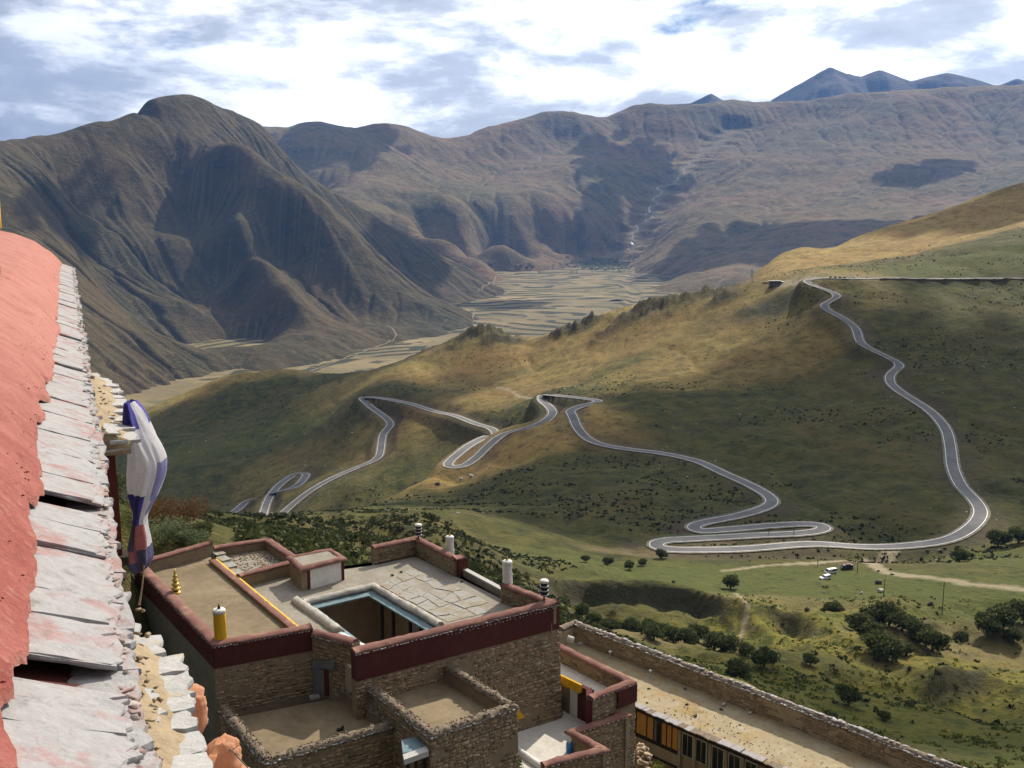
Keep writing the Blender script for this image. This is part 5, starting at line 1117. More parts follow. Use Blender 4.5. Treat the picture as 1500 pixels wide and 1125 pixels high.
# raised parapets at the back and right
def raised(line, z0, z1, th, nm='parapet', stone=True):
    for k in range(len(line)-1):
        g = MB(); g.wall(line[k], line[k+1], z0, z1, th); g.build(nm, M_MORTAR, tM)
    coping(line, z1, th+0.06, 0.17, M_COPE, 'coping', tM)
raised([R_a, M_RB, M_BL], -25.3, -24.05, 0.45); raised([M_FR, R_b], -25.3, -24.1, 0.45)
for (a, b_) in ((R_a, M_RB), (M_RB, M_BL), (M_FR, R_b)):
    d = np.array(b_)-np.array(a); d /= np.linalg.norm(d); nn = np.array((-d[1], d[0])); aa = np.array(a)+nn*0.47; bb = np.array(b_)+nn*0.47
    stones(bb, aa, -25.15, -24.1, tM, 0, 1, 0.3, 0.15)
for p in (R_a, R_b, M_BL):
    pass
g = MB(); g.wall(R_b, R_a, -25.4, -24.75, 0.3, side=-1); g.build('low_parapet', M_GREYPL, tM)
g = MB(); g.wall(R_b, R_a, -24.75, -24.66, 0.34, side=-1); g.build('cap_slab', M_WSLATE, tM)
qa = np.array(R_a); g = MB(); g.box((*(qa+np.array((0.05, 0.05))), -24.7), 0.7, 0.7, 1.5, math.atan2(_f[1], _f[0])); g.build('pier', M_RED, tM)
coping([tuple(qa+np.array((-0.25, -0.42))), tuple(qa+np.array((0.42, -0.02)))], -23.95, 0.7, 0.12, M_COPE, 'coping', tM)

# --- back room with sunken gravel roof, and the white-walled chimney block
b1, b2, b3, b4, b5 = xy(312, 800, -24.3), xy(394, 788, -24.3), xy(442, 820, -24.3), xy(440, 836, -24.3), xy(352, 848, -24.5)
tB = empty('back_room', (*b1, -30), 'low room with gravelly sunken roof and pink-red rim behind the yellow edge', 'building')
core([b1, b2, b3, b5], -33, -25.05, 0.1, M_MORTAR, tB)
flat([b1, b2, b3, b5], -25.0, M_GREYROOF, 'roof', tB)
for (a, b_) in ((b2, b1), (b3, b2), (b5, b3)):
    g = MB(); g.wall(a, b_, -26.0, -24.35, 0.45); g.build('parapet', M_MORTAR, tB); coping([a, b_], -24.36, 0.5, 0.14, M_COPE, 'coping', tB)
_pb = [np.array(b1), np.array(b2), np.array(b3), np.array(b5)]
def inb(): s_, t_ = 0.1+0.8*RNG.random(2); q = (_pb[0]*(1-s_)+_pb[1]*s_)*(1-t_)+(_pb[3]*(1-s_)+_pb[2]*s_)*t_; return q
V, Fq = chips(420, lambda: 0, lambda: 0, lambda: 0, 0.09, 0.07, 0.05, lambda u, v, z: (*inb(), -24.98)); tag(tri_mesh('roof_gravel', V, Fq, M_STONE, tB), kind='stuff')
for t_ in (0.08, 0.28, 0.5, 0.72):
    q = lerp(b1, b5, t_); g = MB(); g.box((q[0]+0.25, q[1]-0.1, -24.62), 1.0, 0.7, 0.12, -0.9+0.1*RNG.normal()); g.build('cap_slab', M_SLAB, tB)
k1, k2, k3, k4 = xy(441, 832, -23.6), xy(503, 816, -23.6), xy(483, 804, -23.6), xy(424, 815, -23.6)
tK = empty('smoke_vent', (*k1, -26), 'small white-walled vent block with thick red rim and gravel top', 'roof vent')
K = ccw([k1, k2, k3, k4]); core(K, -25.4, -23.75, 0.0, M_MORTAR, tK)
kf = [xy(452, 835, -23.75), xy(500, 823, -23.75)]
kd_ = np.array(k2)-np.array(k1); kd_ /= np.linalg.norm(kd_); kn = np.array((-kd_[1], kd_[0]))
g = MB(); a = np.array(lerp(k1, k2, 0.20))-kn*0.03; b_ = np.array(lerp(k1, k2, 0.93))-kn*0.03; g.wall(a, b_, -25.2, -23.72, 0.04); g.build('white_panel', M_WHITE, tK)
for t_ in (0.14, 0.955):
    g = MB(); a = np.array(lerp(k1, k2, t_))-kn*0.04; b_ = np.array(lerp(k1, k2, t_+0.05))-kn*0.04; g.wall(a, b_, -25.2, -23.72, 0.05); g.build('red_edge', M_RED, tK)
Ke = expand(K, 0.12); coping(Ke, -23.78, 0.42, 0.24, M_COPE, 'rim', tK, 0.03, closed=True)
flat(expand(K, -0.1), -23.64, M_GREYROOF, 'gravel_bed', tK)

# --- two lower roofs in front
def lower(tl, tr, br, bl, z, floor, label, seed, whites=True):
    t = empty('lower_building', (*bl, -38), label, 'building', None)
    core([tl, tr, br, bl], -40, floor-0.05, 0.3, M_MORTAR, t); flat([tl, tr, br, bl], floor, M_ROOF, 'roof', t)
    for (a, b_) in ((tl, bl), (bl, br), (br, tr)):
        g = MB(); g.wall(a, b_, floor-1.0, z, 0.42); g.build('parapet', M_MORTAR, t)
    coping([tl, bl, br, tr], z-0.02, 0.46, 0.26, M_BRUSH, 'brush_coping', t, 0.055, 0.16)
    drips([tl, bl, br, tr], z+0.0, M_WSLATE, t, 0.22, (0.18, 0.10, 0.06), out=0.05, jit=0.03)
    V, Fq = [], []
    for k, (a, b_) in enumerate(((tl, bl), (bl, br), (br, tr))):
        a, b_ = np.array(a), np.array(b_); d = b_-a; ln_ = np.linalg.norm(d); d /= ln_; nn = np.array((-d[1], d[0]))
        for _ in range(int(ln_*26)):
            p = a+d*RNG.random()*ln_+nn*(0.46*RNG.random()); s = np.array((0.05, 0.05, 0.14))*(0.5+RNG.random(3)); rot = Matrix.Rotation(RNG.normal()*0.8, 3, 'X') @ Matrix.Rotation(RNG.normal()*0.8, 3, 'Y')
            w = np.array([rot @ Vector(x) for x in CUB*s]); Fq.append(CUBF+len(V)*8); V.append(w+np.array((*p, z+0.17+0.05*RNG.random())))
    tag(tri_mesh('brush_ends', np.vstack(V), np.vstack(Fq), M_BRUSH, t), kind='stuff')
    stones(bl, br, -36, z-0.05, t, 0.2); stones(tl, bl, -34, z-0.05, t, 0.2)
    stones(br, tr, -34, z-0.05, t, 0.2)
    return t
lt = lower(xy(322, 1040, -27.25), xy(505, 1005, -27.25), xy(586, 1062, -27.25), xy(388, 1120, -27.25), -27.25, -27.85, 'low roof with brushwood rim in front of the temple block', 1)
rt = lower(xy(541, 1012, -26.3), xy(655, 972, -26.2), xy(758, 1036, -26.2), xy(630, 1080, -26.2), -26.25, -27.0, 'low roof with brushwood rim against the long red band', 2)
g = MB(); ga, gb = xy(580, 1060, -28.2), xy(625, 1080, -28.2)
tg = empty('gap_canopy', (*xy(600, 1092, -26.8), -30), 'small pale blue sheet roof in the gap between the two low roofs', 'canopy')
g = MB(); pp = [xy(588, 1084, -26.8), xy(610, 1079, -26.8), xy(628, 1096, -26.8), xy(590, 1103, -26.8)]; g.prism(ccw(pp), -26.9, -26.8); g.build('blue_sheet', M_BLUE, tg)
g = MB(); pp = [xy(590, 1106, -26.8), xy(624, 1094, -26.8), xy(628, 1101, -26.8), xy(592, 1114, -26.8)]; g.prism(ccw(pp), -27.05, -26.76); g.build('stone_edge', M_WSLATE, tg)
for t_ in (0.15, 0.5, 0.85):
    q = lerp(xy(592, 1108, -27.0), xy(626, 1098, -27.0), t_); g = MB(); g.box((q[0], q[1]+0.05, -29.6), 0.16, 0.16, 5, 0); g.build('post', M_DARK, tg)
# yellow valance on the corner of the right-hand low roof
yv = empty('yellow_valance', (*xy(760, 1050, -26.8), -28), 'small yellow cloth valance at the outer corner of the right-hand low roof', 'valance')
a, b_ = xy(757, 1036, -26.3), xy(770, 1044, -26.7)
_br, _tr = np.array(xy(758, 1036, -26.2)), np.array(xy(655, 972, -26.2)); _dd = (_tr-_br)/np.linalg.norm(_tr-_br); _on = np.array((_dd[1], -_dd[0]))
p0, p1 = _br+_dd*0.15+_on*0.10, _br+_dd*1.25+_on*0.10
g = MB(); g.hexa([(*p0, -27.0), (*p1, -27.0), (*(p1+_on*0.55), -27.0), (*(p0+_on*0.55), -27.05), (*p0, -26.45), (*p1, -26.45), (*(p1+_on*0.08), -26.45), (*(p0+_on*0.08), -26.45)]); g.build('cloth', M_YCLOTH, yv)

# --- terrace with zigzag red parapets
zu, zl = -28.9, -30.35
T1, T2, T3 = xy(822, 946, zu), xy(931, 1000, zu), xy(868, 1025, zu)
S3, S4, S5, S6, S7 = xy(857, 1026, zl), xy(923, 1049, zl), xy(845, 1074, zl), xy(891, 1100, zl), xy(797, 1124, zl)
tT = empty('terrace_building', (*S4, -40), 'pale floored terrace with zigzag red parapets beside the tall stone front', 'building')
main_foot = (M_FR[0]+0.35, M_FR[1]+0.1)
Tb = (T1[0]-3.2, T1[1]+0.4)
pA, pB = np.array(main_foot)+np.array((-0.1, 0.75)), np.array(xy(867, 1012, -29.2))
core([T3, T2, T1, Tb, tuple(pA), tuple(pB)], -41, -29.85, 0.0, M_MORTAR, tT); flat([T3, T2, T1, Tb, tuple(pA), tuple(pB)], -29.8, M_PALEFLOOR, 'upper_floor', tT)
low = [S7, S6, S5, S4, S3, T3, tuple(pB), tuple(pA), main_foot, (M_FL[0]+6.0, M_FL[1]+2.9), (S7[0]-1.2, S7[1]+0.6)]
core(low, -41, -31.4, 0.2, M_MORTAR, tT); flat(low, -31.35, M_PALEFLOOR, 'lower_floor', tT)
def tw_(line, z0, z1, th=0.42):
    for k in range(len(line)-1):
        g = MB(); g.wall(line[k], line[k+1], z0, z1, th, 0.12); g.build('parapet', M_MORTAR, tT)
    coping(line, z1, th+0.06, 0.18, M_COPE, 'coping', tT, 0.035)
tw_([T3, T2, T1], -41, zu); tw_([S7, S6, S5, S4, S3], -41, zl)
for a, b_, z in ((T3, T2, zu), (T2, T1, zu), (S5, S4, zl), (S7, S6, zl), (S6, S5, zl), (S4, S3, zl)):
    stones(a, b_, -38.5, z-0.05, tT, 0.12); drips([a, b_], z+0.0, M_WSLATE, tT, 0.35, (0.12, 0.07, 0.05))
    d = np.array(b_)-np.array(a); d /= np.linalg.norm(d); nn = np.array((-d[1], d[0]))
    stones(np.array(b_)+nn*0.44, np.array(a)+nn*0.44, (-29.8 if z == zu else -31.35), z-0.05, tT, 0, 1, 0.3, 0.15)
g = MB(); d = np.array(T2)-np.array(T3); d /= np.linalg.norm(d); on = np.array((d[1], -d[0])); g.wall(np.array(lerp(T3, T2, 0.55))+on*0.16, np.array(T2)+on*0.16, zu-1.15, zu-0.02, 0.1); g.build('red_band', M_RED, tT)
# doorway between the levels with its yellow valance
d = (pB-pA)/np.linalg.norm(pB-pA); nn = np.array((-d[1], d[0]))
g = MB(); g.wall(pA+d*0.0-nn*0.1, pA+d*0.75-nn*0.1, -31.35, -29.2, 0.25); g.build('door_pier', M_MORTAR, tT)
g = MB(); g.wall(pA+d*0.80-nn*0.08, pA+d*1.45-nn*0.08, -31.33, -29.3, 0.06); g.build('white_door', M_WHITE, tT)
g = MB(); g.wall(pA+d*1.5-nn*0.1, pB-nn*0.1, -31.35, -29.2, 0.3); g.build('door_pier', M_RED, tT)
g = MB(); g.wall(T3, pB, -31.35, -29.0, 0.35); g.build('side_wall', M_RED, tT)
dv = empty('yellow_valance', (*(pA+d*0.7), -29.5), 'long yellow cloth valance over the white terrace doorway', 'valance')
g = MB(); a, b_ = pA-d*0.02-nn*0.22, pA+d*1.9-nn*0.22; n_ = 10; vs = []
for k in range(n_+1):
    q = a+(b_-a)*k/n_; w = 0.03*math.sin(k*2.1)
    vs += [(*(q-nn*(0.12+w)), -29.52+0.02*math.sin(k*1.3)), (*(q-nn*0.02), -29.02), (*(q+nn*0.10), -29.0), (*(q+nn*0.08), -29.5)]
g.add(vs, [(4*k+c_, 4*k+4+c_, 4*k+4+(c_+1) % 4, 4*k+(c_+1) % 4) for k in range(n_) for c_ in range(4)]+[(0, 1, 2, 3), (4*n_+3, 4*n_+2, 4*n_+1, 4*n_)]); g.build('cloth', M_YCLOTH, dv)
bk = empty('water_drum', (*xy(834, 1100, -31.35), -31.35), 'small blue plastic drum standing on the lower terrace floor', 'drum')
c_ = (*xy(834, 1102, -31.35), -31.35)
g = MB(); g.lathe(c_, [(0.17, 0), (0.19, 0.05), (0.19, 0.28), (0.2, 0.3), (0.19, 0.32), (0.19, 0.55), (0.16, 0.6)], 14); m, nt, b = principled('blue_plastic', 0.4, 0.4); b.inputs['Base Color'].default_value = (0.03, 0.16, 0.42, 1); g.build('body', m, bk, True)
g = MB(); g.lathe((c_[0], c_[1], c_[2]+0.6), [(0.07, 0), (0.07, 0.05)], 10); g.build('lid', M_WHITE, bk)
gp_ = empty('white_parapet', (*xy(776, 1110, -31.3), -33), 'rounded white plaster parapet at the foot of the right-hand low roof', 'parapet')
coping([xy(748, 1090, -31.0), xy(812, 1134, -31.0)], -31.3, 0.34, 0.3, M_WHITE, 'coping', gp_, 0.01, side=1)
g = MB(); g.wall(xy(748, 1090, -31.0), xy(812, 1134, -31.0), -38, -31.3, 0.34); g.build('wall', M_TANPL, gp_)

# --- long low building on the right
zpar, zfl = -37.0, -38.5
B0, B1 = np.array(xy(842, 911, zpar)), np.array(xy(1404, 1125, zpar))
ld = (B1-B0)/np.linalg.norm(B1-B0); ln_ = np.array((-ld[1], ld[0]))         # ln_ points to the back (away from the facade)
if ln_[1] < 0: ln_ = -ln_
f0 = np.array(xy(935, 1035, zfl)); wd = float(np.dot(B0-f0, ln_)); FA = B0-ln_*wd; LT = float(np.linalg.norm(B1-B0))+9; B2 = B0+ld*LT; FB = FA+ld*LT
tL = empty('long_building', (*FA, -44), 'long low building with straw-coloured earth roof, rough parapet and orange window shutters', 'building')
core([FA+ln_*0.15, FB+ln_*0.15, B2, B0], -52, zfl-0.12, 0.2, M_TANPL, tL)
def Lp(t, o, z=None): q = FA+ld*t+ln_*o; return (float(q[0]), float(q[1])) if z is None else (float(q[0]), float(q[1]), z)
# roof skin, gently uneven
nt_, no_ = 120, 30; T_, O_ = np.meshgrid(np.linspace(-0.1, LT, nt_), np.linspace(0.0, wd-0.2, no_), indexing='ij')
Zr = zfl+0.09*fbm(T_, O_, 5, 4, 0.55, ox=6)+0.02*fbm(T_, O_, 0.7, 3)
V = np.stack([FA[0]+ld[0]*T_+ln_[0]*O_, FA[1]+ld[1]*T_+ln_[1]*O_, Zr], -1).reshape(-1, 3); i = np.arange(nt_*no_).reshape(nt_, no_)
tri_mesh('roof', V, np.stack([i[:-1, :-1], i[1:, :-1], i[1:, 1:], i[:-1, 1:]], -1).reshape(-1, 4), M_STRAW, tL, True)
g = MB(); g.wall(Lp(LT, wd), Lp(-0.1, wd), -50, zpar, 0.5, 0.2); g.build('parapet', M_TANPL, tL)
g = MB(); g.wall(Lp(-0.1, wd), Lp(-0.1, 0.0), -50, zpar-0.2, 0.5, 0.1); g.build('parapet', M_TANPL, tL)
coping([Lp(LT, wd+0.02), Lp(-0.1, wd+0.02), Lp(-0.1, wd-2.0)], zpar, 0.55, 0.22, M_BRUSH, 'coping', tL, 0.05, 0.3)
drips([Lp(LT, wd-0.52), Lp(0, wd-0.52)], zpar+0.03, M_WSLATE, tL, 0.30, (0.26, 0.14, 0.07), side=-1, out=0.04, jit=0.03)
drips([Lp(LT, wd-0.2), Lp(0, wd-0.2)], zpar+0.2, M_SLATE, tL, 0.42, (0.34, 0.30, 0.08), side=-1, out=0.0, jit=0.03, name='cap_stones')
stones(Lp(0, wd-0.5), Lp(LT, wd-0.5), zfl, zpar-0.05, tL, 0, 1, 0.4, 0.18, mat=M_MORTAR)
# slate eave along the facade
nE = 0; t = -0.2
while t < LT and nE < 290:
    w_ = 0.30+0.35*RNG.random(); o_ = RNG.normal()*0.03; g = MB(); z_ = zfl+0.06+0.03*RNG.normal()
    P = [Lp(t, -0.32+o_), Lp(t+w_*0.97, -0.32+o_+0.05*RNG.normal()), Lp(t+w_*0.97, 0.35), Lp(t, 0.35)]; g.prism(P, z_-0.09, z_); g.build('eave_slate', M_SLATE if RNG.random() < 0.75 else M_BRUSH, tL); t += w_; nE += 1
g = MB(); g.wall(Lp(-0.2, -0.22), Lp(LT, -0.22), zfl-0.30, zfl-0.06, 0.4); g.build('eave_board', M_DARK, tL)
# facade: dark recess, orange shutters, pale sill band, then small paned windows further along
def fpx(px, py, off=0.0):
    """facade coordinates (distance along, height) of a point of the picture"""
    r = ray(px, py); k = np.dot(FA-ln_*off, ln_)/np.dot(r[:2], ln_); q = r*k; return float(np.dot(q[:2]-FA, ld)), float(q[2])
def fpanel(px0, px1, pyt, pyb, name, mat, dep, th, parent=tL, z0=None, z1=None):
    t0, _ = fpx(px0, pyt); t1, _ = fpx(px1, pyt); zt = z1 if z1 is not None else fpx(px0, pyt)[1]; zb = z0 if z0 is not None else fpx(px0, pyb)[1]
    g = MB(); g.wall(Lp(t0, -dep), Lp(t1, -dep), zb, zt, th); return g.build(name, mat, parent)
zt = zfl-0.34; zb = fpx(937, 1076)[1]
fpanel(936, 957, 0, 0, 'dark_opening', M_BLACKCL, 0.05, 0.1, z0=zb, z1=zt)
for x0, x1 in ((957, 973.5), (974.5, 985), (999, 1006.5), (1007.5, 1015.5), (1016.5, 1025.5)):
    w_ = fpanel(x0, x1, 0, 0, 'shutter', M_CURT, 0.06, 0.08, z0=zb+0.1, z1=zt-0.05)
for x in (955.5, 974, 985.5, 998.2, 1007, 1016, 1026.5):
    fpanel(x-0.7, x+0.7, 0, 0, 'window_post', M_TIMBER, 0.10, 0.1, z0=zb, z1=zt)
fpanel(986, 990, 0, 0, 'grey_panel', M_GREYCL, 0.06, 0.08, z0=zb+0.1, z1=zt-0.05); fpanel(990.5, 997.5, 0, 0, 'dark_opening', M_GLASS, 0.05, 0.08, z0=zb+0.1, z1=zt-0.05)
fpanel(936, 1027, 0, 0, 'sill', M_DARK, 0.14, 0.2, z0=zb-0.16, z1=zb+0.02)
fpanel(936, 1027, 0, 0, 'sill_band', M_TANPL, 0.09, 0.2, z0=zb-1.1, z1=zb-0.18)
fpanel(936, 1027, 0, 0, 'floor_beam', M_DARK, 0.16, 0.2, z0=zb-1.28, z1=zb-1.12)
for x0, x1 in ((952, 974), (1040, 1060), (1075, 1100)): fpanel(x0, x1, 0, 0, 'lower_window', M_GLASS, 0.04, 0.1, z0=zb-2.9, z1=zb-1.5)
fpanel(950, 976, 0, 0, 'lower_lintel', M_DARK, 0.4, 0.4, z0=zb-1.5, z1=zb-1.38)
for x0, x1 in ((1034, 1050), (1057, 1073), (1084, 1102), (1112, 1130), (1140, 1158)):
    fr_ = fpanel(x0-1.3, x1+1.3, 0, 0, 'window_frame', M_WHITE, 0.05, 0.1, z0=zb-0.06, z1=zt-0.12)
    m_ = (x0+x1)/2
    for a, b_ in ((x0, m_-0.5), (m_+0.5, x1)): fpanel(a, b_, 0, 0, 'pane', M_GLASS, 0.075, 0.06, parent=fr_, z0=zb+0.02, z1=zt-0.2)
for x in (1029, 1054, 1080, 1107, 1135): fpanel(x-2, x+2, 0, 0, 'pilaster', M_TANPL, 0.12, 0.2, z0=zb-3, z1=zt)
# things on the long roof
def roof_pt(px, py): q = xy(px, py, zfl); return (q[0], q[1], zfl)
for k, (px, py) in enumerate(((952, 993), (893, 965))):
    c_ = roof_pt(px, py); o_ = empty('roof_vent', c_, ['white-capped pipe on the straw-coloured roof, nearer to the shutters', 'white-capped pipe on the straw-coloured roof, nearer to the main block'][k], 'roof vent', 'capped pipes on the long roof')
    g = MB(); g.tube([c_, (c_[0], c_[1], c_[2]+0.62)], 0.055, 8); g.build('pipe', M_METAL, o_)
    g = MB(); g.lathe((c_[0]+0.03, c_[1], c_[2]+0.6), [(0.13, 0), (0.14, 0.06), (0.04, 0.13)], 10); g.build('cap', M_WHITE, o_)
def rock(name, c_, s, mat, label, seed, flatz=0.6, group=None):
    rs = np.random.default_rng(seed); d = ICO_V/np.linalg.norm(ICO_V, axis=1)[:, None]
    v = d*(1+0.28*np.sin(d[:, [1]]*3+rs.random()*6)+0.22*np.sin(d[:, [0]]*5+rs.random()*6)+0.06*rs.normal(size=(len(d), 1)))*np.array((s, s*(0.6+0.5*rs.random()), s*flatz))
    for _ in range(4):
        n_ = rs.normal(size=3); n_ /= np.linalg.norm(n_); k = v @ n_; lim = s*0.55; v -= np.clip(k-lim, 0, None)[:, None]*n_
    return tag(tri_mesh(name, v+np.array(c_)+np.array((0, 0, s*flatz*0.45)), ICO_F, mat), label, 'stone', group)
M_PALEROCK = mat2('pale_rock', [(0.3, (0.36, 0.34, 0.31)), (0.7, (0.50, 0.48, 0.44))], 2, bd=0.02); M_DROCK = mat2('dark_rock', [(0.3, (0.07, 0.06, 0.05)), (0.7, (0.13, 0.115, 0.095))], 2, bd=0.02)
for k, (px, py, s, mm, lb) in enumerate([(851, 944, 0.34, M_PALEROCK, 'pale slab stones heaped at the far end of the long roof'), (1004, 1010, 0.17, M_DROCK, 'dark stone near the middle of the long straw-coloured roof'), (948, 1030, 0.15, M_DROCK, 'dark stone on the long roof above the black opening'), (1007, 1032, 0.17, M_DROCK, 'dark stone on the long roof above the first shutters'), (1060, 1033, 0.22, M_PALEROCK, 'white stone beside darker stones below the long parapet'), (1056, 1039, 0.17, M_DROCK, 'dark stone touching the white stone on the long roof'), (1019, 1049, 0.19, M_DROCK, 'dark stone at the rim of the yellowish patch on the long roof'), (1099, 1045, 0.2, M_PALEROCK, 'pale stone in the shade edge of the long parapet'), (1084, 1062, 0.13, M_PALEROCK, 'small pale stone on the stony part of the long roof'), (950, 1009, 0.13, M_DROCK, 'small dark stone behind the nearer capped pipe')]):
    rock('stone', roof_pt(px, py), s, mm, lb, 40+k, 0.5, 'loose stones on the long roof')
V, Fq = chips(170, lambda: 0, lambda: 0, lambda: 0, 0.075, 0.06, 0.04, lambda u, v, z: (*Lp(16+16*RNG.random()-4*abs(RNG.normal()), 0.6+2.4*RNG.random()**1.4), zfl+0.03)); tag(tri_mesh('roof_gravel', V, Fq, M_STONE, None), 'loose dark gravel strewn near the eave of the long roof', 'gravel', None, 'stuff')
# rubble heap between the terrace and the facade
V, Fq = chips(170, lambda: 0, lambda: 0, lambda: 0, 0.30, 0.24, 0.18, lambda u, v, z: (lambda q: (q[0], q[1], q[2]+0.1))(np.array(PY(933+16*RNG.random(), 1104+26*RNG.random(), 66))+np.array((0, 0.8*RNG.normal(), 0)))); tag(tri_mesh('rubble', V, Fq, M_STONE, None), 'heap of pale broken stones between terrace wall and long facade', 'rubble', None, 'stuff')
wb = rock('stone', xy(836, 932, -36.5)+(-37.0,), 0.5, M_PALEROCK, 'squared grey stone end where the long parapet meets the main block', 77, 0.9)

# --- roof ornaments
def banner(px, py, z, h, r, mat_cloth, mat_top, label, group, style):
    q = xy(px, py, z); c_ = (q[0], q[1], z); o_ = empty('victory_banner', c_, label, 'banner', group)
    if style == 'wire':      # dark open cage with a white cap
        g = MB(); g.tube([c_, (c_[0], c_[1], z+h*0.95)], r*0.22, 8); g.build('pole', M_DARK, o_)
        g = MB(); g.lathe((c_[0], c_[1], z+h*0.25), [(r*0.8, 0), (r*0.95, h*0.12), (r*0.85, h*0.5), (r*0.95, h*0.62)], 12); g.build('cage', M_BLACKCL, o_, True)
        for kk in range(3): g = MB(); g.lathe((c_[0], c_[1], z+h*(0.28+0.2*kk)), [(r*1.0, 0), (r*1.05, 0.03), (r*1.0, 0.06)], 12); g.build('hoop', M_METAL, o_)
        g = MB(); g.lathe((c_[0], c_[1], z+h*0.87), [(r*1.05, 0), (r*1.1, h*0.05), (r*0.9, h*0.11), (r*0.2, h*0.13)], 14); g.build('cap', mat_top, o_, True)
        return o_
    n_ = 20; g = MB(); g.tube([c_, (c_[0], c_[1], z+h*1.12)], r*0.10, 8); g.build('pole', M_GOLD if style != 'yellow' else M_DARK, o_)
    rows = 14; vs = []
    for i in range(rows+1):
        t = i/rows; zz = z+h*t
        for k in range(n_):
            a = 2*math.pi*k/n_; f = 1+0.05*math.sin(7*a+i*0.4)+(0.06 if (i % 4 == 0) else 0)*(1 if style == 'white' else 0.3)+0.10*(1-t)*math.sin(3*a+1); vs.append((c_[0]+r*f*math.cos(a), c_[1]+r*f*math.sin(a), zz+0.015*math.sin(5*a)))
    g.v, g.f, g.m = [], [], []
    g.add(vs, [(i*n_+k, i*n_+(k+1) % n_, (i+1)*n_+(k+1) % n_, (i+1)*n_+k) for i in range(rows) for k in range(n_)]+[tuple(range(n_))[::-1]]); g.build('cloth', mat_cloth, o_, True)
    g = MB(); g.lathe((c_[0], c_[1], z+h*0.99), [(r*1.05, -h*0.10), (r*1.08, 0), (r*0.9, h*0.03), (r*0.15, h*0.05)], 18); g.build('top_cover', mat_top, o_, True)
    g = MB(); g.lathe((c_[0], c_[1], z+h*1.03), [(r*0.22, 0), (r*0.30, h*0.03), (r*0.12, h*0.07), (r*0.16, h*0.1), (r*0.02, h*0.16)], 10); g.build('knob', M_GOLD if style == 'white' else M_DARK, o_, True)
    return o_
BG = 'cloth banners on the monastery roof corners'
banner(323, 937, -23.95, 1.75, 0.33, M_YCLOTH, M_WHITE, 'yellow cloth cylinder with a white top on the near red parapet corner', BG, 'yellow')
banner(659, 815, -24.55, 1.45, 0.27, M_BANW, M_WHITE, 'white cloth banner beside the red pier at the back right parapet', BG, 'white')
banner(743, 865, -24.5, 1.95, 0.30, M_BANW, M_WHITE, 'taller white cloth banner at the inner end of the front right parapet', BG, 'white')
banner(613, 790, -24.0, 1.15, 0.25, M_BLACKCL, M_WHITE, 'dark open banner frame with white cap on the farthest roof corner', BG, 'wire')
banner(797, 880, -23.95, 1.35, 0.26, M_BLACKCL, M_WHITE, 'dark open banner frame with white cap on the front right parapet', BG, 'wire')
q = xy(258, 868, -24.0); c_ = (q[0], q[1], -24.05); o_ = empty('gilded_finial', c_, 'tiered gilded finial standing on the left red parapet of the temple block', 'finial')
g = MB(); g.lathe(c_, [(0.30, 0), (0.32, 0.08), (0.20, 0.16), (0.13, 0.2)], 16); g.build('foot', M_GOLD, o_, True)
g = MB(); g.lathe((c_[0], c_[1], c_[2]+0.2), [(0.12, 0), (0.27, 0.05), (0.29, 0.14), (0.15, 0.22), (0.12, 0.27), (0.22, 0.32), (0.25, 0.42), (0.14, 0.5), (0.10, 0.56)], 16); g.build('bulb', M_GOLD, o_, True)
g = MB(); g.lathe((c_[0], c_[1], c_[2]+0.76), [(0.10, 0), (0.20, 0.05), (0.20, 0.12), (0.09, 0.2), (0.12, 0.3), (0.15, 0.36), (0.10, 0.44), (0.05, 0.5), (0.09, 0.58), (0.05, 0.68), (0.012, 0.85)], 14); g.build('spire', M_GOLD, o_, True)
# small things on the roofs
def bird(px, py, z, lb, s=0.28):
    q = xy(px, py, z); o_ = empty('shoe_pile', (q[0], q[1], z), lb, 'bundle')
    g = MB(); g.box((q[0], q[1], z+0.1*s), s, s*0.5, s*0.45, 0.4, (0.2, 0.1)); g.box((q[0]+s*0.3, q[1]+s*0.1, z+0.3*s), s*0.5, s*0.35, s*0.6, 1.0, (0.5, 0.2)); g.box((q[0]+s*0.4, q[1], z+0.6*s), s*0.2, s*0.2, s*0.6, 0.3, (0.3, 0.4)); o2 = g.build('cloth_bundle', M_BLACKCL, None, False, 0.01); o2.parent = None
    bpy.data.objects.remove(o_); tag(o2, lb, 'bundle'); return o2
bird(498, 1070, -27.85, 'small dark bundle on the earth of the left low roof', 0.34)
for k, (px, py) in enumerate(((575, 843), (588, 838), (676, 852))):
    rock('stone', xy(px, py, -25.18)+(-25.18,), 0.12, M_DROCK, ['dark stone near the curb corner on the slab roof', 'dark stone farther back beside its twin on the slab roof', 'dark stone by the low parapet of the slab roof'][k], 60+k)

# ------------------------------------------------------------------ vegetation
def foliage(name, stops, rough=0.8):
    m, nt, b = principled(name, rough, 0.15); g = N(nt, 'ShaderNodeNewGeometry'); L(nt, ramp(nt, g.outputs['Random Per Island'], stops), b.inputs['Base Color'])
    tl = N(nt, 'ShaderNodeBsdfTranslucent'); L(nt, ramp(nt, g.outputs['Random Per Island'], [(p, tuple(min(1, x*1.3) for x in c)) for p, c in stops]), tl.inputs[0]); mx = N(nt, 'ShaderNodeMixShader'); mx.inputs[0].default_value = 0.25
    o_ = nt.nodes['Material Output']; L(nt, b.outputs[0], mx.inputs[1]); L(nt, tl.outputs[0], mx.inputs[2]); L(nt, mx.outputs[0], o_.inputs[0]); return m
F_WILLOW = foliage('willow_leaves', [(0, (0.026, 0.036, 0.011)), (0.5, (0.055, 0.072, 0.022)), (0.85, (0.095, 0.108, 0.034)), (1, (0.15, 0.15, 0.05))])
F_DARK = foliage('heath_leaves', [(0, (0.020, 0.024, 0.010)), (0.6, (0.036, 0.042, 0.016)), (1, (0.062, 0.066, 0.024))])
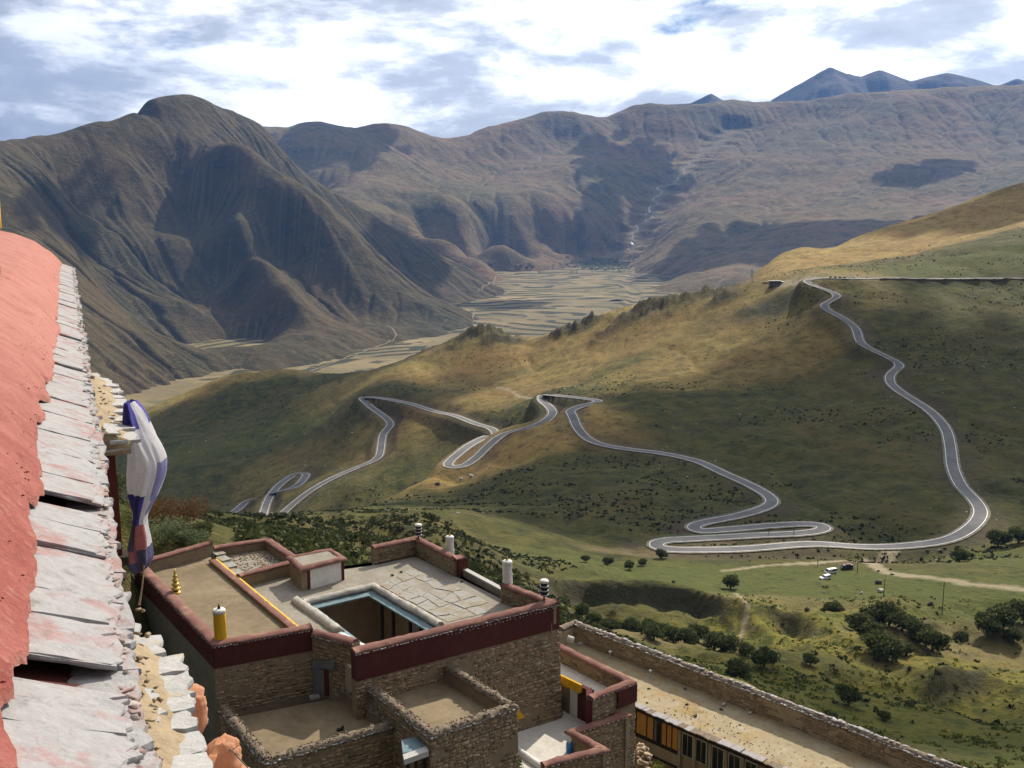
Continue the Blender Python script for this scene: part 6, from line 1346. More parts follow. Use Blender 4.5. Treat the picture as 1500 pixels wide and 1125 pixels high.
F_BELT = foliage('shrub_leaves', [(0, (0.024, 0.034, 0.012)), (0.5, (0.045, 0.060, 0.020)), (0.85, (0.075, 0.085, 0.028)), (1, (0.13, 0.095, 0.035))])
F_RUST = foliage('rust_leaves', [(0, (0.055, 0.042, 0.018)), (0.5, (0.12, 0.062, 0.024)), (1, (0.17, 0.085, 0.035))])
F_PALE = foliage('pale_green_leaves', [(0, (0.085, 0.115, 0.055)), (0.6, (0.14, 0.175, 0.085)), (1, (0.21, 0.23, 0.125))])
F_LUSH = foliage('herb_leaves', [(0, (0.040, 0.065, 0.014)), (0.6, (0.085, 0.115, 0.025)), (0.9, (0.16, 0.155, 0.03)), (1, (0.30, 0.22, 0.03))])
QUAD = np.array([(-1, -0.6, 0), (1, -0.6, 0), (1, 0.6, 0), (-1, 0.6, 0)], float)*0.5
def quads(P, size, rng, flatten=0.0):
    n = len(P); a = rng.normal(size=(n, 3)); a /= np.linalg.norm(a, axis=1)[:, None]; b_ = np.cross(a, rng.normal(size=(n, 3))); b_ /= np.linalg.norm(b_, axis=1)[:, None]
    s = np.asarray(size)*(0.6+0.8*rng.random(n)); V = np.stack([P-a*s[:, None]*0.5-b_*s[:, None]*0.3, P+a*s[:, None]*0.5-b_*s[:, None]*0.3, P+a*s[:, None]*0.5+b_*s[:, None]*0.3, P-a*s[:, None]*0.5+b_*s[:, None]*0.3], 1)
    return V.reshape(-1, 3), np.arange(4*n).reshape(n, 4)
def crown_pts(n, lobes, rng):
    out = []; w = np.array([l[3]**2 for l in lobes]); w = w/w.sum()
    for l, k in zip(lobes, rng.multinomial(n, w)):
        d = rng.normal(size=(k, 3)); d /= np.linalg.norm(d, axis=1)[:, None]; r = (0.45+0.55*rng.random(k)**0.5)*(1+0.16*np.sin(d[:, 0]*5+l[0])+0.12*np.sin(d[:, 2]*7+l[1])); out.append(np.array(l[:3])+d*r[:, None]*np.array((l[3], l[3], l[3]*0.72)))
    return np.vstack(out)
TREES = []
for k in range(5):
    rs = np.random.default_rng(100+k); lobes = [(0, 0, 1.95, 1.75)]
    for j in range(6+k % 2):
        a = j*1.05+rs.random(); rr_ = 1.0+0.55*rs.random(); lobes.append((rr_*math.cos(a), rr_*math.sin(a), 1.15+1.3*rs.random(), 0.8+0.5*rs.random()))
    P = crown_pts(2200, lobes, rs); V, Fq = quads(P, 0.26, rs); me_o = tri_mesh('crown', V, Fq, F_WILLOW); g = MB()
    g.tube([(0, 0, -0.6), (0.03, 0.02, 0.4), (0.08, 0.0, 1.1)], [0.24, 0.19, 0.15], 7)
    for j in range(4):
        a = j*1.6+rs.random(); g.tube([(0.06, 0, 0.8), (0.5*math.cos(a), 0.5*math.sin(a), 1.5), (1.0*math.cos(a), 1.0*math.sin(a), 2.3)], [0.10, 0.07, 0.03], 5)
    tk = g.build('trunk', M_WOOD); TREES.append((me_o.data, tk.data)); bpy.data.objects.remove(me_o); bpy.data.objects.remove(tk)
ORD = ['first', 'second', 'third', 'fourth', 'fifth', 'sixth', 'seventh', 'eighth', 'ninth', 'tenth', 'eleventh', 'twelfth', 'thirteenth', 'fourteenth', 'fifteenth', 'sixteenth', 'seventeenth', 'eighteenth']
tcount = 0
def tree(px, py, guess, wpx, label, group):
    global tcount
    q = on_ground(px, py, guess); dist = math.hypot(q[0], math.hypot(q[1], q[2])); s = wpx*dist/F_PX/4.6; k = tcount % 5; tcount += 1
    r = empty('willow_tree', q, label, 'tree', group, RNG.random()*6.28); r.scale = (s*(0.95+0.1*RNG.random()), s*(0.95+0.1*RNG.random()), s*(0.9+0.2*RNG.random()))
    c_ = bpy.data.objects.new('crown', TREES[k][0]); t_ = bpy.data.objects.new('trunk', TREES[k][1])
    for o_ in (c_, t_): COL.objects.link(o_); o_.parent = r
row = sorted([(852,900,24,245), (870,905,25,240), (890,911,26,238), (906,915,26,236), (924,920,30,232), (944,927,30,230), (958,937,30,222), (966,926,32,232), (986,940,34,222), (1004,946,34,218), (1022,946,34,218), (1046,955,38,216), (1064,960,36,216), (1092,968,26,212)])
for k, (a, b_, w, y) in enumerate(row): tree(a, b_, y, w, f'{ORD[k]} dark round willow from the left in the row beyond the long parapet', 'row of willows beyond the long building')
for a, b_, y, w, lb in [(1078,988,197,40,'round willow standing alone in front of the row near the long parapet'), (1119,982,208,40,'dense dark willow right of the lone round one by the long parapet'), (954,900,280,30,'single willow below the dark earth bank left of the ravine path'), (1070,862,350,28,'lone willow on the meadow edge at the top of the ravine path'),
                        (1222,896,318,28,'bushy willow alone on the meadow left of the big clump'), (1206,893,318,9,'spindly sapling beside the bushy meadow willow'), (1187,975,262,24,'small dark willow on the weedy bank between two ravines'), (1243,1030,215,36,'dark upright willow low in the green ravine'), (1216,1050,190,24,'low bush willow just above the long parapet coping'), (822,880,300,24,'dark willow beside the right end of the courtyard building'), (1295,1050,200,18,'small bush in the lower green slope')]: tree(a, b_, y, w, lb, 'single willows of the ravine')
cl_ = sorted([(1257,922,292,36), (1278,915,296,40), (1302,918,292,42), (1322,925,288,40), (1345,935,280,42), (1366,948,272,42), (1328,952,270,26), (1300,956,270,50), (1284,945,278,40), (1276,930,288,34)])
for k, (a, b_, y, w) in enumerate(cl_): tree(a, b_, y, w, f'{ORD[k]} willow from the left within the big dark clump on the meadow edge', 'big willow clump on the meadow edge')
er = sorted([(1408,929,292,22), (1446,930,292,40), (1468,927,294,44), (1500,922,300,48), (1485,935,290,26)])
for k, (a, b_, y, w) in enumerate(er): tree(a, b_, y, w, f'{ORD[k]} willow from the left in the clump at the right frame edge', 'willows at the right edge')
rd = sorted([(858,826,405,14), (890,826,402,17), (922,827,402,17), (941,826,402,15), (968,816,412,20)])
for k, (a, b_, y, w) in enumerate(rd): tree(a, b_, y, w, f'{ORD[k]} small tree from the left below the lowest hairpin bend', 'small trees below the lowest hairpin')
rb = sorted([(1406,818,430,24), (1462,795,445,32), (1492,790,450,30)])
for k, (a, b_, y, w) in enumerate(rb): tree(a, b_, y, w, f'{ORD[k]} bush from the left beside the widest road bend', 'bushes by the widest road bend')

def bush(px, py, guess, wpx, hpx, mat, label, group, seed, n=2600, leaf=0.08):
    q = first_ground(px, py); dist = float(np.linalg.norm(q)); w = wpx*dist/F_PX; h = hpx*dist/F_PX; rs = np.random.default_rng(seed)
    lobes = [(0, 0, h*0.5, h*0.5)]+[((rs.random()-0.5)*w*0.75, (rs.random()-0.5)*w*0.6, h*(0.25+0.4*rs.random()), h*(0.28+0.22*rs.random())) for _ in range(9)]
    P = crown_pts(n, lobes, rs); r = empty('shrub', q, label, 'shrub', group); V, Fq = quads(P, leaf*(0.8+w*0.08), rs); V = V+np.array(q)
    tri_mesh('foliage', V, Fq, mat, r); g = MB()
    for j in range(6): a = j*1.05; g.tube([tuple(q+np.array((0, 0, -0.1))), tuple(q+np.array((0.25*w*math.cos(a), 0.25*w*math.sin(a), h*0.55)))], [0.03, 0.012], 5)
    g.build('stems', M_WOOD, r)
for k, (a, b_, y, w, h, mm, lb) in enumerate([(268,772,108,62,46,F_RUST,'rust-brown shrub left of the lower hairpins'), (238,762,100,50,40,F_RUST,'olive and rust shrub directly right of the hanging cloth'), (240,800,90,70,40,F_PALE,'pale grey-green shrub behind the temple block corner'), (282,800,98,44,26,F_PALE,'low pale shrub between the pale bush and the back room'), (300,786,108,40,26,F_BELT,'dark green shrub right of the rust-brown one'), (215,770,92,36,44,F_RUST,'brownish shrub half behind the white cloth'), (172,790,66,50,60,F_LUSH,'yellow-green shrub glimpsed between the slates and the red post'), (182,850,68,40,50,F_LUSH,'bright green weeds below the red post'), (160,735,76,60,50,F_BELT,'dark green shrub seen through the red window frame')]):
    bush(a, b_, y, w, h, mm, lb, None, 300+k)
gq = np.array(PY(942, 1118, 66)); r = empty('shrub', (gq[0]+0.6, gq[1], gq[2]-1.6), 'yellow-green shrub growing against the long facade beside the rubble', 'shrub'); P = crown_pts(1100, [(gq[0]+0.5, gq[1], gq[2]-0.6, 1.0), (gq[0]-0.1, gq[1]-0.2, gq[2]+0.1, 0.6), (gq[0]+1.2, gq[1]-0.6, gq[2]-1.2, 0.9)], RNG); V, Fq = quads(P, 0.16, RNG); tri_mesh('foliage', V, Fq, F_LUSH, r)
gq = np.array(PY(752, 1108, 52)); r = empty('shrub', (gq[0], gq[1], gq[2]-1.5), 'small green shrub below the white parapet foot', 'shrub'); P = crown_pts(700, [(gq[0], gq[1], gq[2]-0.5, 0.6), (gq[0]-0.5, gq[1], gq[2]-0.9, 0.5)], RNG); V, Fq = quads(P, 0.13, RNG); tri_mesh('foliage', V, Fq, F_LUSH, r)

def scatter(name, n, xr, yr, keep, size, per, mat, label, cat, hz=0.5, leaf=0.5, logy=True):
    m_ = n*6; Y_ = np.exp(np.log(yr[0])+(np.log(yr[1])-np.log(yr[0]))*RNG.random(m_)) if logy else yr[0]+(yr[1]-yr[0])*RNG.random(m_); X_ = (xr[0]+(xr[1]-xr[0])*RNG.random(m_))*(Y_/yr[1] if logy else 1)
    Zs = ground_z(X_, Y_); k = keep(X_, Y_, Zs); idx = np.nonzero(k)[0][:n]; X_, Y_, Zs = X_[idx], Y_[idx], Zs[idx]; n_ = len(idx)
    s = size*(0.45+1.1*RNG.random(n_)**1.6); c_ = np.repeat(np.stack([X_, Y_, Zs], -1), per, 0); sr = np.repeat(s, per); d = RNG.normal(size=(n_*per, 3)); d /= np.linalg.norm(d, axis=1)[:, None]; d[:, 2] = np.abs(d[:, 2])*hz
    P = c_+d*sr[:, None]*(0.4+0.6*RNG.random((n_*per, 1)))*0.6; V, Fq = quads(P, sr*leaf, RNG); return tag(tri_mesh(name, V, Fq, mat), label, cat, None, 'stuff')
def grid_at(G): return lambda X_, Y_: bil(X_, Y_)(G)
RDg, DRYg, LUSHg, WEEDg = grid_at(RD), grid_at(dry), grid_at(lush), grid_at(weeds)
def in_building(X_, Y_):
    return ((X_ > -27) & (X_ < 4) & (Y_ > 44) & (Y_ < 74) & (Y_ < 64-0.55*(X_+27)+26)) | ((X_ > -2) & (X_ < 34) & (np.abs((X_-B0[0])*ln_[0]+(Y_-B0[1])*ln_[1]+wd/2) < wd/2+1.5))
def k_belt(X_, Y_, Z_):
    px_, py_ = proj(np.stack([X_, Y_, Z_], -1)); d = fbm(X_, Y_, 22, 3, ox=40); return (px_ > 200) & (px_ < 900) & (Y_ > 74) & (d > -0.25) & ~in_building(X_, Y_) & (RDg(X_, Y_) > 14) & ~((px_ < 345) & (Y_ < 128))
scatter('shrub_belt', 2400, (-130, 60), (76, 330), k_belt, 1.9, 50, F_BELT, 'belt of low dark shrubs on the slope behind the monastery', 'shrubs', 0.75, 0.19)
def k_heath(X_, Y_, Z_):
    d = fbm(X_*0.55+Y_*0.2, Y_, 46, 5, 0.6, ox=17); return (d > 0.09+0.40*DRYg(X_, Y_)) & (RDg(X_, Y_) > 7) & ~((Y_ < 415) & (X_ > 25) & (RNG.random(len(X_)) > 0.07)) & ~in_building(X_, Y_)
scatter('heath_clumps', 17000, (-700, 760), (150, 1350), k_heath, 1.25, 7, F_DARK, 'countless small dark heath clumps dotting the hillside', 'heath', 0.6, 0.62)
def k_herb(X_, Y_, Z_): return ((LUSHg(X_, Y_) > 0.35) | (WEEDg(X_, Y_) > 0.3)) & (fbm(X_, Y_, 14, 4, 0.6, ox=23) > -0.02) & (Y_ < 340)
scatter('ravine_herbs', 3000, (-60, 200), (130, 345), k_herb, 0.95, 9, F_LUSH, 'rank yellow-flowering herbs filling the ravine', 'herbs', 0.7, 0.42)
V, Fq, kk = [], [], 0
Yr = np.exp(np.log(250)+(np.log(1200)-np.log(250))*RNG.random(1500)); Xr = (RNG.random(1500)-0.45)*1.1*Yr; Zr_ = ground_z(Xr, Yr); okr = (fbm(Xr, Yr, 90, 3, ox=50) > 0.10) & (Yr > 430) & (RDg(Xr, Yr) > 6)
for x, y, z in zip(Xr[okr], Yr[okr], Zr_[okr]):
    s = (0.30+0.7*RNG.random()**3)*(0.5+y/1000); Fq.append(CUBF+len(V)*8); V.append((CUB+RNG.normal(0, 0.14, (8, 3)))*np.array((s*1.3, s, s*0.7))+np.array((x, y, z+0.1*s)))
tag(tri_mesh('scattered_rocks', np.vstack(V), np.vstack(Fq), M_PALEROCK), 'pale rocks scattered thinly over the grassy hillside', 'rocks', None, 'stuff')
for k, (a, b_, y, s, mm, lb) in enumerate([(1286,853,372,1.3,M_DROCK,'dark boulder with pale top left of the middle utility pole'), (1290,864,355,1.1,M_PALEROCK,'white boulder beside the middle utility pole'), (1183,884,328,0.9,M_DROCK,'dark boulder above the bushy meadow willow'), (1364,886,330,1.2,M_DROCK,'dark boulder left of the tallest utility pole'), (1262,869,350,0.7,M_PALEROCK,'flat pale stone on the meadow left of the poles'), (690,694,690,2.0,M_PALEROCK,'pale boulder on the golden crest below the hairpin'), (676,697,685,1.4,M_PALEROCK,'smaller pale boulder on the golden crest'), (641,706,670,1.6,M_DROCK,'rust-dark boulder lower on the golden crest')]):
    q = on_ground(a, b_, y); rock('boulder', tuple(q), s, mm, lb, 500+k, 0.8)

# ------------------------------------------------------------------ poles, rails, vehicles, people
for k, (a, b_, y, h, lb) in enumerate([(1256,836,385,7.6,'utility pole beside the dark parked van'), (1294,880,335,7.0,'middle utility pole on the meadow by the white boulder'), (1380,898,318,11.0,'tallest utility pole, on the meadow below the dirt track'), (1198,827,400,3.4,'short post at the meadow edge left of the parked cars'), (1163,782,452,4.2,'thin pole between the two hairpin roads, nearer the right'), (1126,784,450,3.4,'thin pole between the two hairpin roads, farther left'), (1239,772,470,5.0,'thin pole right of the upper hairpin tip')]):
    q = on_ground(a, b_, y); o_ = empty('utility_pole', q, lb, 'utility pole', 'poles on the meadow and road')
    g = MB(); g.tube([(q[0], q[1], q[2]-0.3), (q[0], q[1], q[2]+h)], [0.17, 0.11], 8); g.build('shaft', M_WOOD, o_)
    if h > 6: g = MB(); g.box((q[0], q[1], q[2]+h*0.9), 1.7, 0.12, 0.14, 0.3); g.build('crossarm', M_WOOD, o_)
    for dx_ in ((-0.7, 0.7) if h > 6 else ()): g = MB(); g.lathe((q[0]+dx_*math.cos(0.3), q[1]+dx_*math.sin(0.3), q[2]+h*0.9+0.07), [(0.05, 0), (0.08, 0.08), (0.05, 0.2)], 7); g.build('insulator', M_WHITE, o_)
m, nt, b = principled('green_rail_paint', 0.5, 0.3); b.inputs['Base Color'].default_value = (0.06, 0.16, 0.11, 1); M_RAIL = m
Tn = np.gradient(RC, axis=0); Tn /= np.linalg.norm(Tn, axis=1)[:, None]; Nn = np.stack([-Tn[:, 1], Tn[:, 0]], -1)
def near_i(px, py, y): q = ground_hit(px, py, y); return int(np.argmin(np.hypot(RC[:, 0]-q[0], RC[:, 1]-q[1])))
def rail(i0, i1, side, label):
    ii = np.arange(min(i0, i1), max(i0, i1)); o_ = empty('guard_rail', (*RC[ii[0]], RZ[ii[0]]), label, 'guard rail', 'guard rails along the road'); g = MB(); p = RC[ii]+Nn[ii]*side*3.75
    g.tube([(a[0], a[1], z+0.72) for a, z in zip(p, RZ[ii])], 0.16, 4); g.build('beam', M_RAIL, o_); g = MB()
    for a, z in zip(p[::2], RZ[ii][::2]): g.box((a[0], a[1], z+0.35), 0.14, 0.14, 0.8)
    tag(g.build('posts', M_METAL, o_), kind='stuff')
def side_of(i, px, py, y): q = ground_hit(px, py, y); return 1 if np.dot(q-RC[i], Nn[i]) > 0 else -1
for (A_, B_, ref, lb) in [((1206,446,885),(1340,587,706),(1240,500,815),'green guard rail on the valley side of the high straight road'), ((1385,628,655),(1424,745,505),(1370,660,620),'green guard rail inside the long right-hand bend'), ((1105,749,500),(1022,767,478),(1060,750,500),'green guard rail above the upper hairpin'), ((1120,783,457),(966,793,446),(1030,780,462),'green guard rail above the lower hairpin'), ((1320,536,768),(1206,446,885),(1200,470,860),'green guard rail near the top of the pass road')]:
    i0, i1 = near_i(*A_), near_i(*B_); im = (i0+i1)//2; rail(i0, i1, side_of(im, *ref), lb)
M_CARW = mat2('white_car_paint', [(0.3, (0.66, 0.66, 0.66)), (0.7, (0.74, 0.74, 0.74))], 1, bd=0, rough=0.35, spec=0.5); M_CARD = mat2('dark_car_paint', [(0.3, (0.025, 0.027, 0.035)), (0.7, (0.045, 0.047, 0.055))], 1, bd=0, rough=0.3, spec=0.5); M_TYRE = mat2('tyre', [(0.3, (0.02, 0.02, 0.02)), (0.7, (0.035, 0.035, 0.035))], 3, bd=0)
m, nt, b = principled('red_roof_load', 0.7, 0.2); b.inputs['Base Color'].default_value = (0.30, 0.10, 0.10, 1); M_LOAD = m
def car(q, rz, paint, label, group, van=False, load=False):
    o_ = empty('parked_car', q, label, 'car' if not van else 'van', group, rz)
    prof = [(-2.25, 0.35), (2.25, 0.35), (2.3, 0.75), (2.15, 0.98), (1.15, 1.08), (0.55, 1.68), (-1.95, 1.74), (-2.25, 1.1)] if not van else [(-2.4, 0.35), (2.35, 0.35), (2.4, 0.9), (2.0, 1.12), (1.45, 1.95), (-2.3, 2.0), (-2.42, 1.1)]
    def ext(pr, w, inset): n = len(pr); return [(x, -w+(inset if z > 1.2 else 0), z) for x, z in pr]+[(x, w-(inset if z > 1.2 else 0), z) for x, z in pr], [tuple(range(n)), tuple(range(n, 2*n))[::-1]]+[(i, n+i, n+(i+1) % n, (i+1) % n) for i in range(n)]
    def mk(nm, v, f, mt): g = MB(); g.add(v, f); o2 = g.build(nm, mt); bm_ = bmesh.new(); bm_.from_mesh(o2.data); bmesh.ops.recalc_face_normals(bm_, faces=bm_.faces); bm_.to_mesh(o2.data); bm_.free(); o2.parent = o_; return o2
    v, f = ext(prof, 0.92, 0.16); mk('body', v, f, paint)
    zt = 1.62 if not van else 1.86; x0, x1 = (-1.9, 0.5) if not van else (-2.2, 1.35)
    for s in (-1, 1):
        mk('side_window', [(x0, s*0.885, 1.12), (x1+0.35, s*0.885, 1.12), (x1, s*0.80, zt), (x0, s*0.80, zt), (x0, s*0.80, 1.12), (x1+0.35, s*0.80, 1.12), (x1, s*0.74, zt), (x0, s*0.74, zt)], [(0,1,2,3), (7,6,5,4), (0,4,5,1), (1,5,6,2), (2,6,7,3), (3,7,4,0)], M_GLASS)
    xa, xb = (1.17, 0.58) if not van else (2.02, 1.48); za = 1.12 if not van else 1.16; zb_ = 1.66 if not van else 1.9
    mk('windscreen', [(xa, -0.76, za), (xa, 0.76, za), (xb, 0.7, zb_), (xb, -0.7, zb_), (xa+0.04, -0.76, za+0.03), (xa+0.04, 0.76, za+0.03), (xb+0.04, 0.7, zb_+0.02), (xb+0.04, -0.7, zb_+0.02)], [(0,3,2,1), (4,5,6,7), (0,1,5,4), (1,2,6,5), (2,3,7,6), (3,0,4,7)], M_GLASS)
    for x in (-1.4, 1.45):
        for s in (-1, 1):
            g = MB(); g.tube([(x, s*0.72, 0.34), (x, s*0.96, 0.34)], 0.34, 12); w_ = g.build('wheel', M_TYRE); w_.parent = o_; g = MB(); g.tube([(x, s*0.955, 0.34), (x, s*0.975, 0.34)], 0.19, 10); r_ = g.build('rim', M_METAL); r_.parent = w_
    for s in (-1, 1): g = MB(); g.box((2.26, s*0.66, 0.82), 0.12, 0.3, 0.16); h_ = g.build('headlight', M_WHITE); h_.parent = o_
    if load: g = MB(); g.box((-0.6, 0, 1.95 if not van else 2.15), 1.9, 1.2, 0.35); l_ = g.build('roof_load', M_LOAD, bevel=0.08); l_.parent = o_
    return o_
car(on_ground(1209, 845, 378), math.radians(205), M_CARW, 'white off-road car nearest the seated people on the meadow', 'cars on the meadow')
car(on_ground(1217, 836, 388), math.radians(200), M_CARW, 'white van parked just behind the white off-road car', 'cars on the meadow', van=True)
car(on_ground(1240, 831, 392), math.radians(185), M_CARD, 'dark van with a reddish roof load right of the white cars', 'cars on the meadow', van=True, load=True)
for k, px in enumerate((1216.5, 1223.5, 1230, 1236.5)):
    car(on_ground(px, 404.5, 952)+np.array((0, 0, 0.1)), math.radians(80+5*k), M_CARD, f'dark car at the pass lay-by, {ORD[k]} from the left of the four', 'dark cars on the pass lay-by')
q = on_ground(1249, 404, 955); o_ = empty('tent', q, 'pale low tent right of the four dark cars on the pass', 'tent'); g = MB(); g.add([tuple(q+np.array(p)) for p in [(-3.2, -2, 0), (3.2, -2, 0), (3.2, 2, 0), (-3.2, 2, 0), (-2, 0, 2.3), (2, 0, 2.3)]], [(0, 1, 5, 4), (1, 2, 5), (2, 3, 4, 5), (3, 0, 4), (3, 2, 1, 0)]); g.build('canvas', M_BANW, o_); g = MB(); g.add([tuple(q+np.array(p)) for p in [(-0.6, -1.98, 0), (0.6, -1.98, 0), (0.0, -1.2, 1.2), (-0.6, -2.03, 0), (0.6, -2.03, 0), (0, -1.25, 1.2)]], [(3, 4, 5), (2, 1, 0), (0, 1, 4, 3), (1, 2, 5, 4), (2, 0, 3, 5)]); g.build('door_flap', M_DARK, o_)
# roadside building and pylon on the pass
q = on_ground(1140, 411, 955); o_ = empty('roadside_house', q, 'low flat roadside house with pale roof on the pass, left of the road', 'house')
g = MB(); g.box(tuple(q+np.array((-3, 0, 1.0))), 11, 7, 5.4, -0.15); g.box(tuple(q+np.array((6.5, 1.5, 0.6))), 9, 6, 4.2, -0.15); g.build('wall', M_GREYPL, o_); g = MB(); g.box(tuple(q+np.array((-3, 0, 3.85))), 12, 8, 0.3, -0.15); g.build('roof', M_CURB, o_); g = MB(); g.box(tuple(q+np.array((6.5, 1.5, 2.85))), 9.6, 6.6, 0.3, -0.15); g.build('roof', M_WHITE, o_)
for dx_ in (-6.5, -3.5, -0.5): g = MB(); g.box(tuple(q+np.array((dx_, -3.5-0.15*(dx_+3), 2.3))), 1.6, 0.4, 1.3, -0.15); g.build('window', M_GLASS, o_)
q = on_ground(1125, 412, 955); o_ = empty('garden_wall', q, 'low stone wall at the left end of the roadside house', 'wall'); g = MB(); g.box(tuple(q+np.array((-1, 0, 0.7))), 9, 1.0, 1.6, -0.1); g.build('masonry', M_STONE, o_)
q = on_ground(1101, 414, 1010); o_ = empty('pylon', q, 'small lattice pylon on the ridge left of the roadside house', 'pylon')
for sx_, sy_ in ((-1, -1), (1, -1), (1, 1), (-1, 1)): g = MB(); g.tube([tuple(q+np.array((sx_*1.3, sy_*1.3, -0.5))), tuple(q+np.array((sx_*0.25, sy_*0.25, 14)))], 0.13, 5); g.build('leg', M_METAL, o_)
for z_ in (3, 6, 9, 12):
    h_ = 1.3-1.05*z_/14; g = MB()
    for (a, b_) in (((-1, -1), (1, -1)), ((1, -1), (1, 1)), ((1, 1), (-1, 1)), ((-1, 1), (-1, -1))): g.tube([tuple(q+np.array((a[0]*h_, a[1]*h_, z_))), tuple(q+np.array((b_[0]*h_*0.9, b_[1]*h_*0.9, z_+1.5)))], 0.08, 4)
    tag(g.build('brace', M_METAL, o_), kind='stuff')
for z_ in (10.5, 13): g = MB(); g.box(tuple(q+np.array((0, 0, z_))), 6 if z_ < 12 else 4, 0.2, 0.25, 0.3); g.build('crossarm', M_METAL, o_)
q = on_ground(1162, 409, 955); o_ = empty('utility_pole', q, 'white-banded post at the right end of the roadside house', 'utility pole'); g = MB(); g.tube([tuple(q), tuple(q+np.array((0, 0, 6)))], [0.2, 0.14], 7); g.build('shaft', M_WHITE, o_)

def person(q, rz, m_top, m_leg, label, scale=1.0):
    """seated figure grown from a skeleton with the skin modifier"""
    J = [((0, 0, 0.22), 0.15), ((0, 0.02, 0.45), 0.13), ((0, 0.0, 0.68), 0.15), ((0, -0.03, 0.80), 0.06), ((0, -0.05, 0.90), 0.095), ((0, -0.05, 1.0), 0.085),
         ((0.10, 0.0, 0.18), 0.10), ((0.22, -0.38, 0.42), 0.075), ((0.16, -0.55, 0.06), 0.05), ((0.16, -0.70, 0.04), 0.045), ((-0.10, 0.0, 0.18), 0.10), ((-0.22, -0.38, 0.42), 0.075), ((-0.16, -0.55, 0.06), 0.05), ((-0.16, -0.70, 0.04), 0.045),
         ((0.20, 0.0, 0.70), 0.065), ((0.28, -0.12, 0.48), 0.05), ((0.18, -0.34, 0.44), 0.038), ((-0.20, 0.0, 0.70), 0.065), ((-0.28, -0.12, 0.48), 0.05), ((-0.18, -0.34, 0.44), 0.038)]
    E_ = [(0,1),(1,2),(2,3),(3,4),(4,5),(0,6),(6,7),(7,8),(8,9),(0,10),(10,11),(11,12),(12,13),(2,14),(14,15),(15,16),(2,17),(17,18),(18,19)]
    me = bpy.data.meshes.new('person'); me.from_pydata([j[0] for j in J], E_, []); o_ = bpy.data.objects.new('person', me); COL.objects.link(o_); md = o_.modifiers.new('skin', 'SKIN')
    for v_, j in zip(me.skin_vertices[0].data, J): v_.radius = (j[1], j[1])
    me.skin_vertices[0].data[0].use_root = True
    sb = o_.modifiers.new('sub', 'SUBSURF'); sb.levels = sb.render_levels = 1
    dg = bpy.context.evaluated_depsgraph_get(); m2 = bpy.data.meshes.new_from_object(o_.evaluated_get(dg)); o_.modifiers.clear(); o_.data = m2; m2.materials.clear()
    for mt in (m_top, m_leg, M_SKIN): m2.materials.append(mt)
    for p in m2.polygons: p.use_smooth = True; z_ = p.center.z; p.material_index = 2 if z_ > 0.83 else (1 if z_ < 0.38 or (p.center.y < -0.2 and z_ < 0.5) else 0)
    o_.location = q; o_.rotation_euler = (0, 0, rz); o_.scale = (scale,)*3
    g = MB(); g.lathe((0, -0.04, 0.955), [(0.10, 0), (0.105, 0.05), (0.07, 0.10), (0.02, 0.115)], 10); h_ = g.build('hair', M_DARK); h_.parent = o_
    return tag(o_, label, 'person', 'people sitting on the meadow')
m, nt, b = principled('skin', 0.6, 0.3); b.inputs['Base Color'].default_value = (0.33, 0.19, 0.12, 1); M_SKIN = m
for k, (px, mt, lb) in enumerate([(1205.5, M_DARK, 'leftmost seated person in dark clothes below the white cars'), (1208.6, M_REDCL, 'seated person in a dark red top between the two others'), (1211.5, M_BLACKCL, 'rightmost seated person in black below the white cars')]):
    person(on_ground(px, 860, 355), math.radians(20+50*k), mt, M_DARK, lb, 1.15)

# ------------------------------------------------------------------ far valley: village, stream, tracks
M_VIL = mat2('village_wall', [(0.3, (0.20, 0.165, 0.125)), (0.7, (0.36, 0.31, 0.25))], 0.05, bd=0, island=[(0, (0.15, 0.12, 0.09)), (1, (0.40, 0.36, 0.30))])
vil = [(720,386), (758,390), (764,388), (772,391), (780,390), (776,387), (836,386), (845,385), (852,389), (862,386), (868,390), (872,384), (876,388), (880,391), (884,385), (888,389), (892,392), (896,386), (900,389), (904,384), (908,388), (912,391), (915,385), (856,393), (866,394), (874,395), (886,396), (898,395), (906,394), (918,389), (842,391), (922,384), (928,380), (934,377), (860,382), (880,381), (895,380)]
for k, (a, b_) in enumerate(vil):
    q = far_hit(a, b_); z = float(sheet_z(q[0], q[1])); w = 13+9*RNG.random(); d = 10+8*RNG.random(); h = 5+3*RNG.random(); g = MB(); rz = RNG.random(); g.box((q[0], q[1], z+h/2-1), w, d, h+2, rz); g.box((q[0]+w*0.2, q[1], z+h+0.8), w*0.5, d*0.6, 2.2, rz)
    tag(g.build('village_house', M_VIL), 'tiny flat-roofed house among the cluster at the mouth of the far side valley', 'house', 'houses of the far village')
V, Fq = [], []
for _ in range(260):
    a, b_ = 880+55*RNG.normal()*0.5, 388+5*RNG.normal(); q = far_hit(a, b_); z = float(sheet_z(q[0], q[1])); P = np.array((q[0], q[1], z+4))+RNG.normal(size=(14, 3))*np.array((4.5, 4.5, 3)); v, f = quads(P, 4.5, RNG); Fq.append(f+4*14*len(V)); V.append(v)
tag(tri_mesh('village_trees', np.vstack(V), np.vstack(Fq), F_PALE), 'green mass of small trees around the far village', 'trees', None, 'stuff')
m, nt, b = principled('stream_water', 0.25, 0.5); b.inputs['Base Color'].default_value = (0.20, 0.22, 0.235, 1); M_WATER = m
m, nt, b = principled('pale_track', 0.95, 0.1); L(nt, ramp(nt, noise(nt, obj_pos(nt), 0.05, 5), [(0.3, (0.19, 0.155, 0.105)), (0.7, (0.27, 0.23, 0.16))]), b.inputs['Base Color']); M_TRACK = m
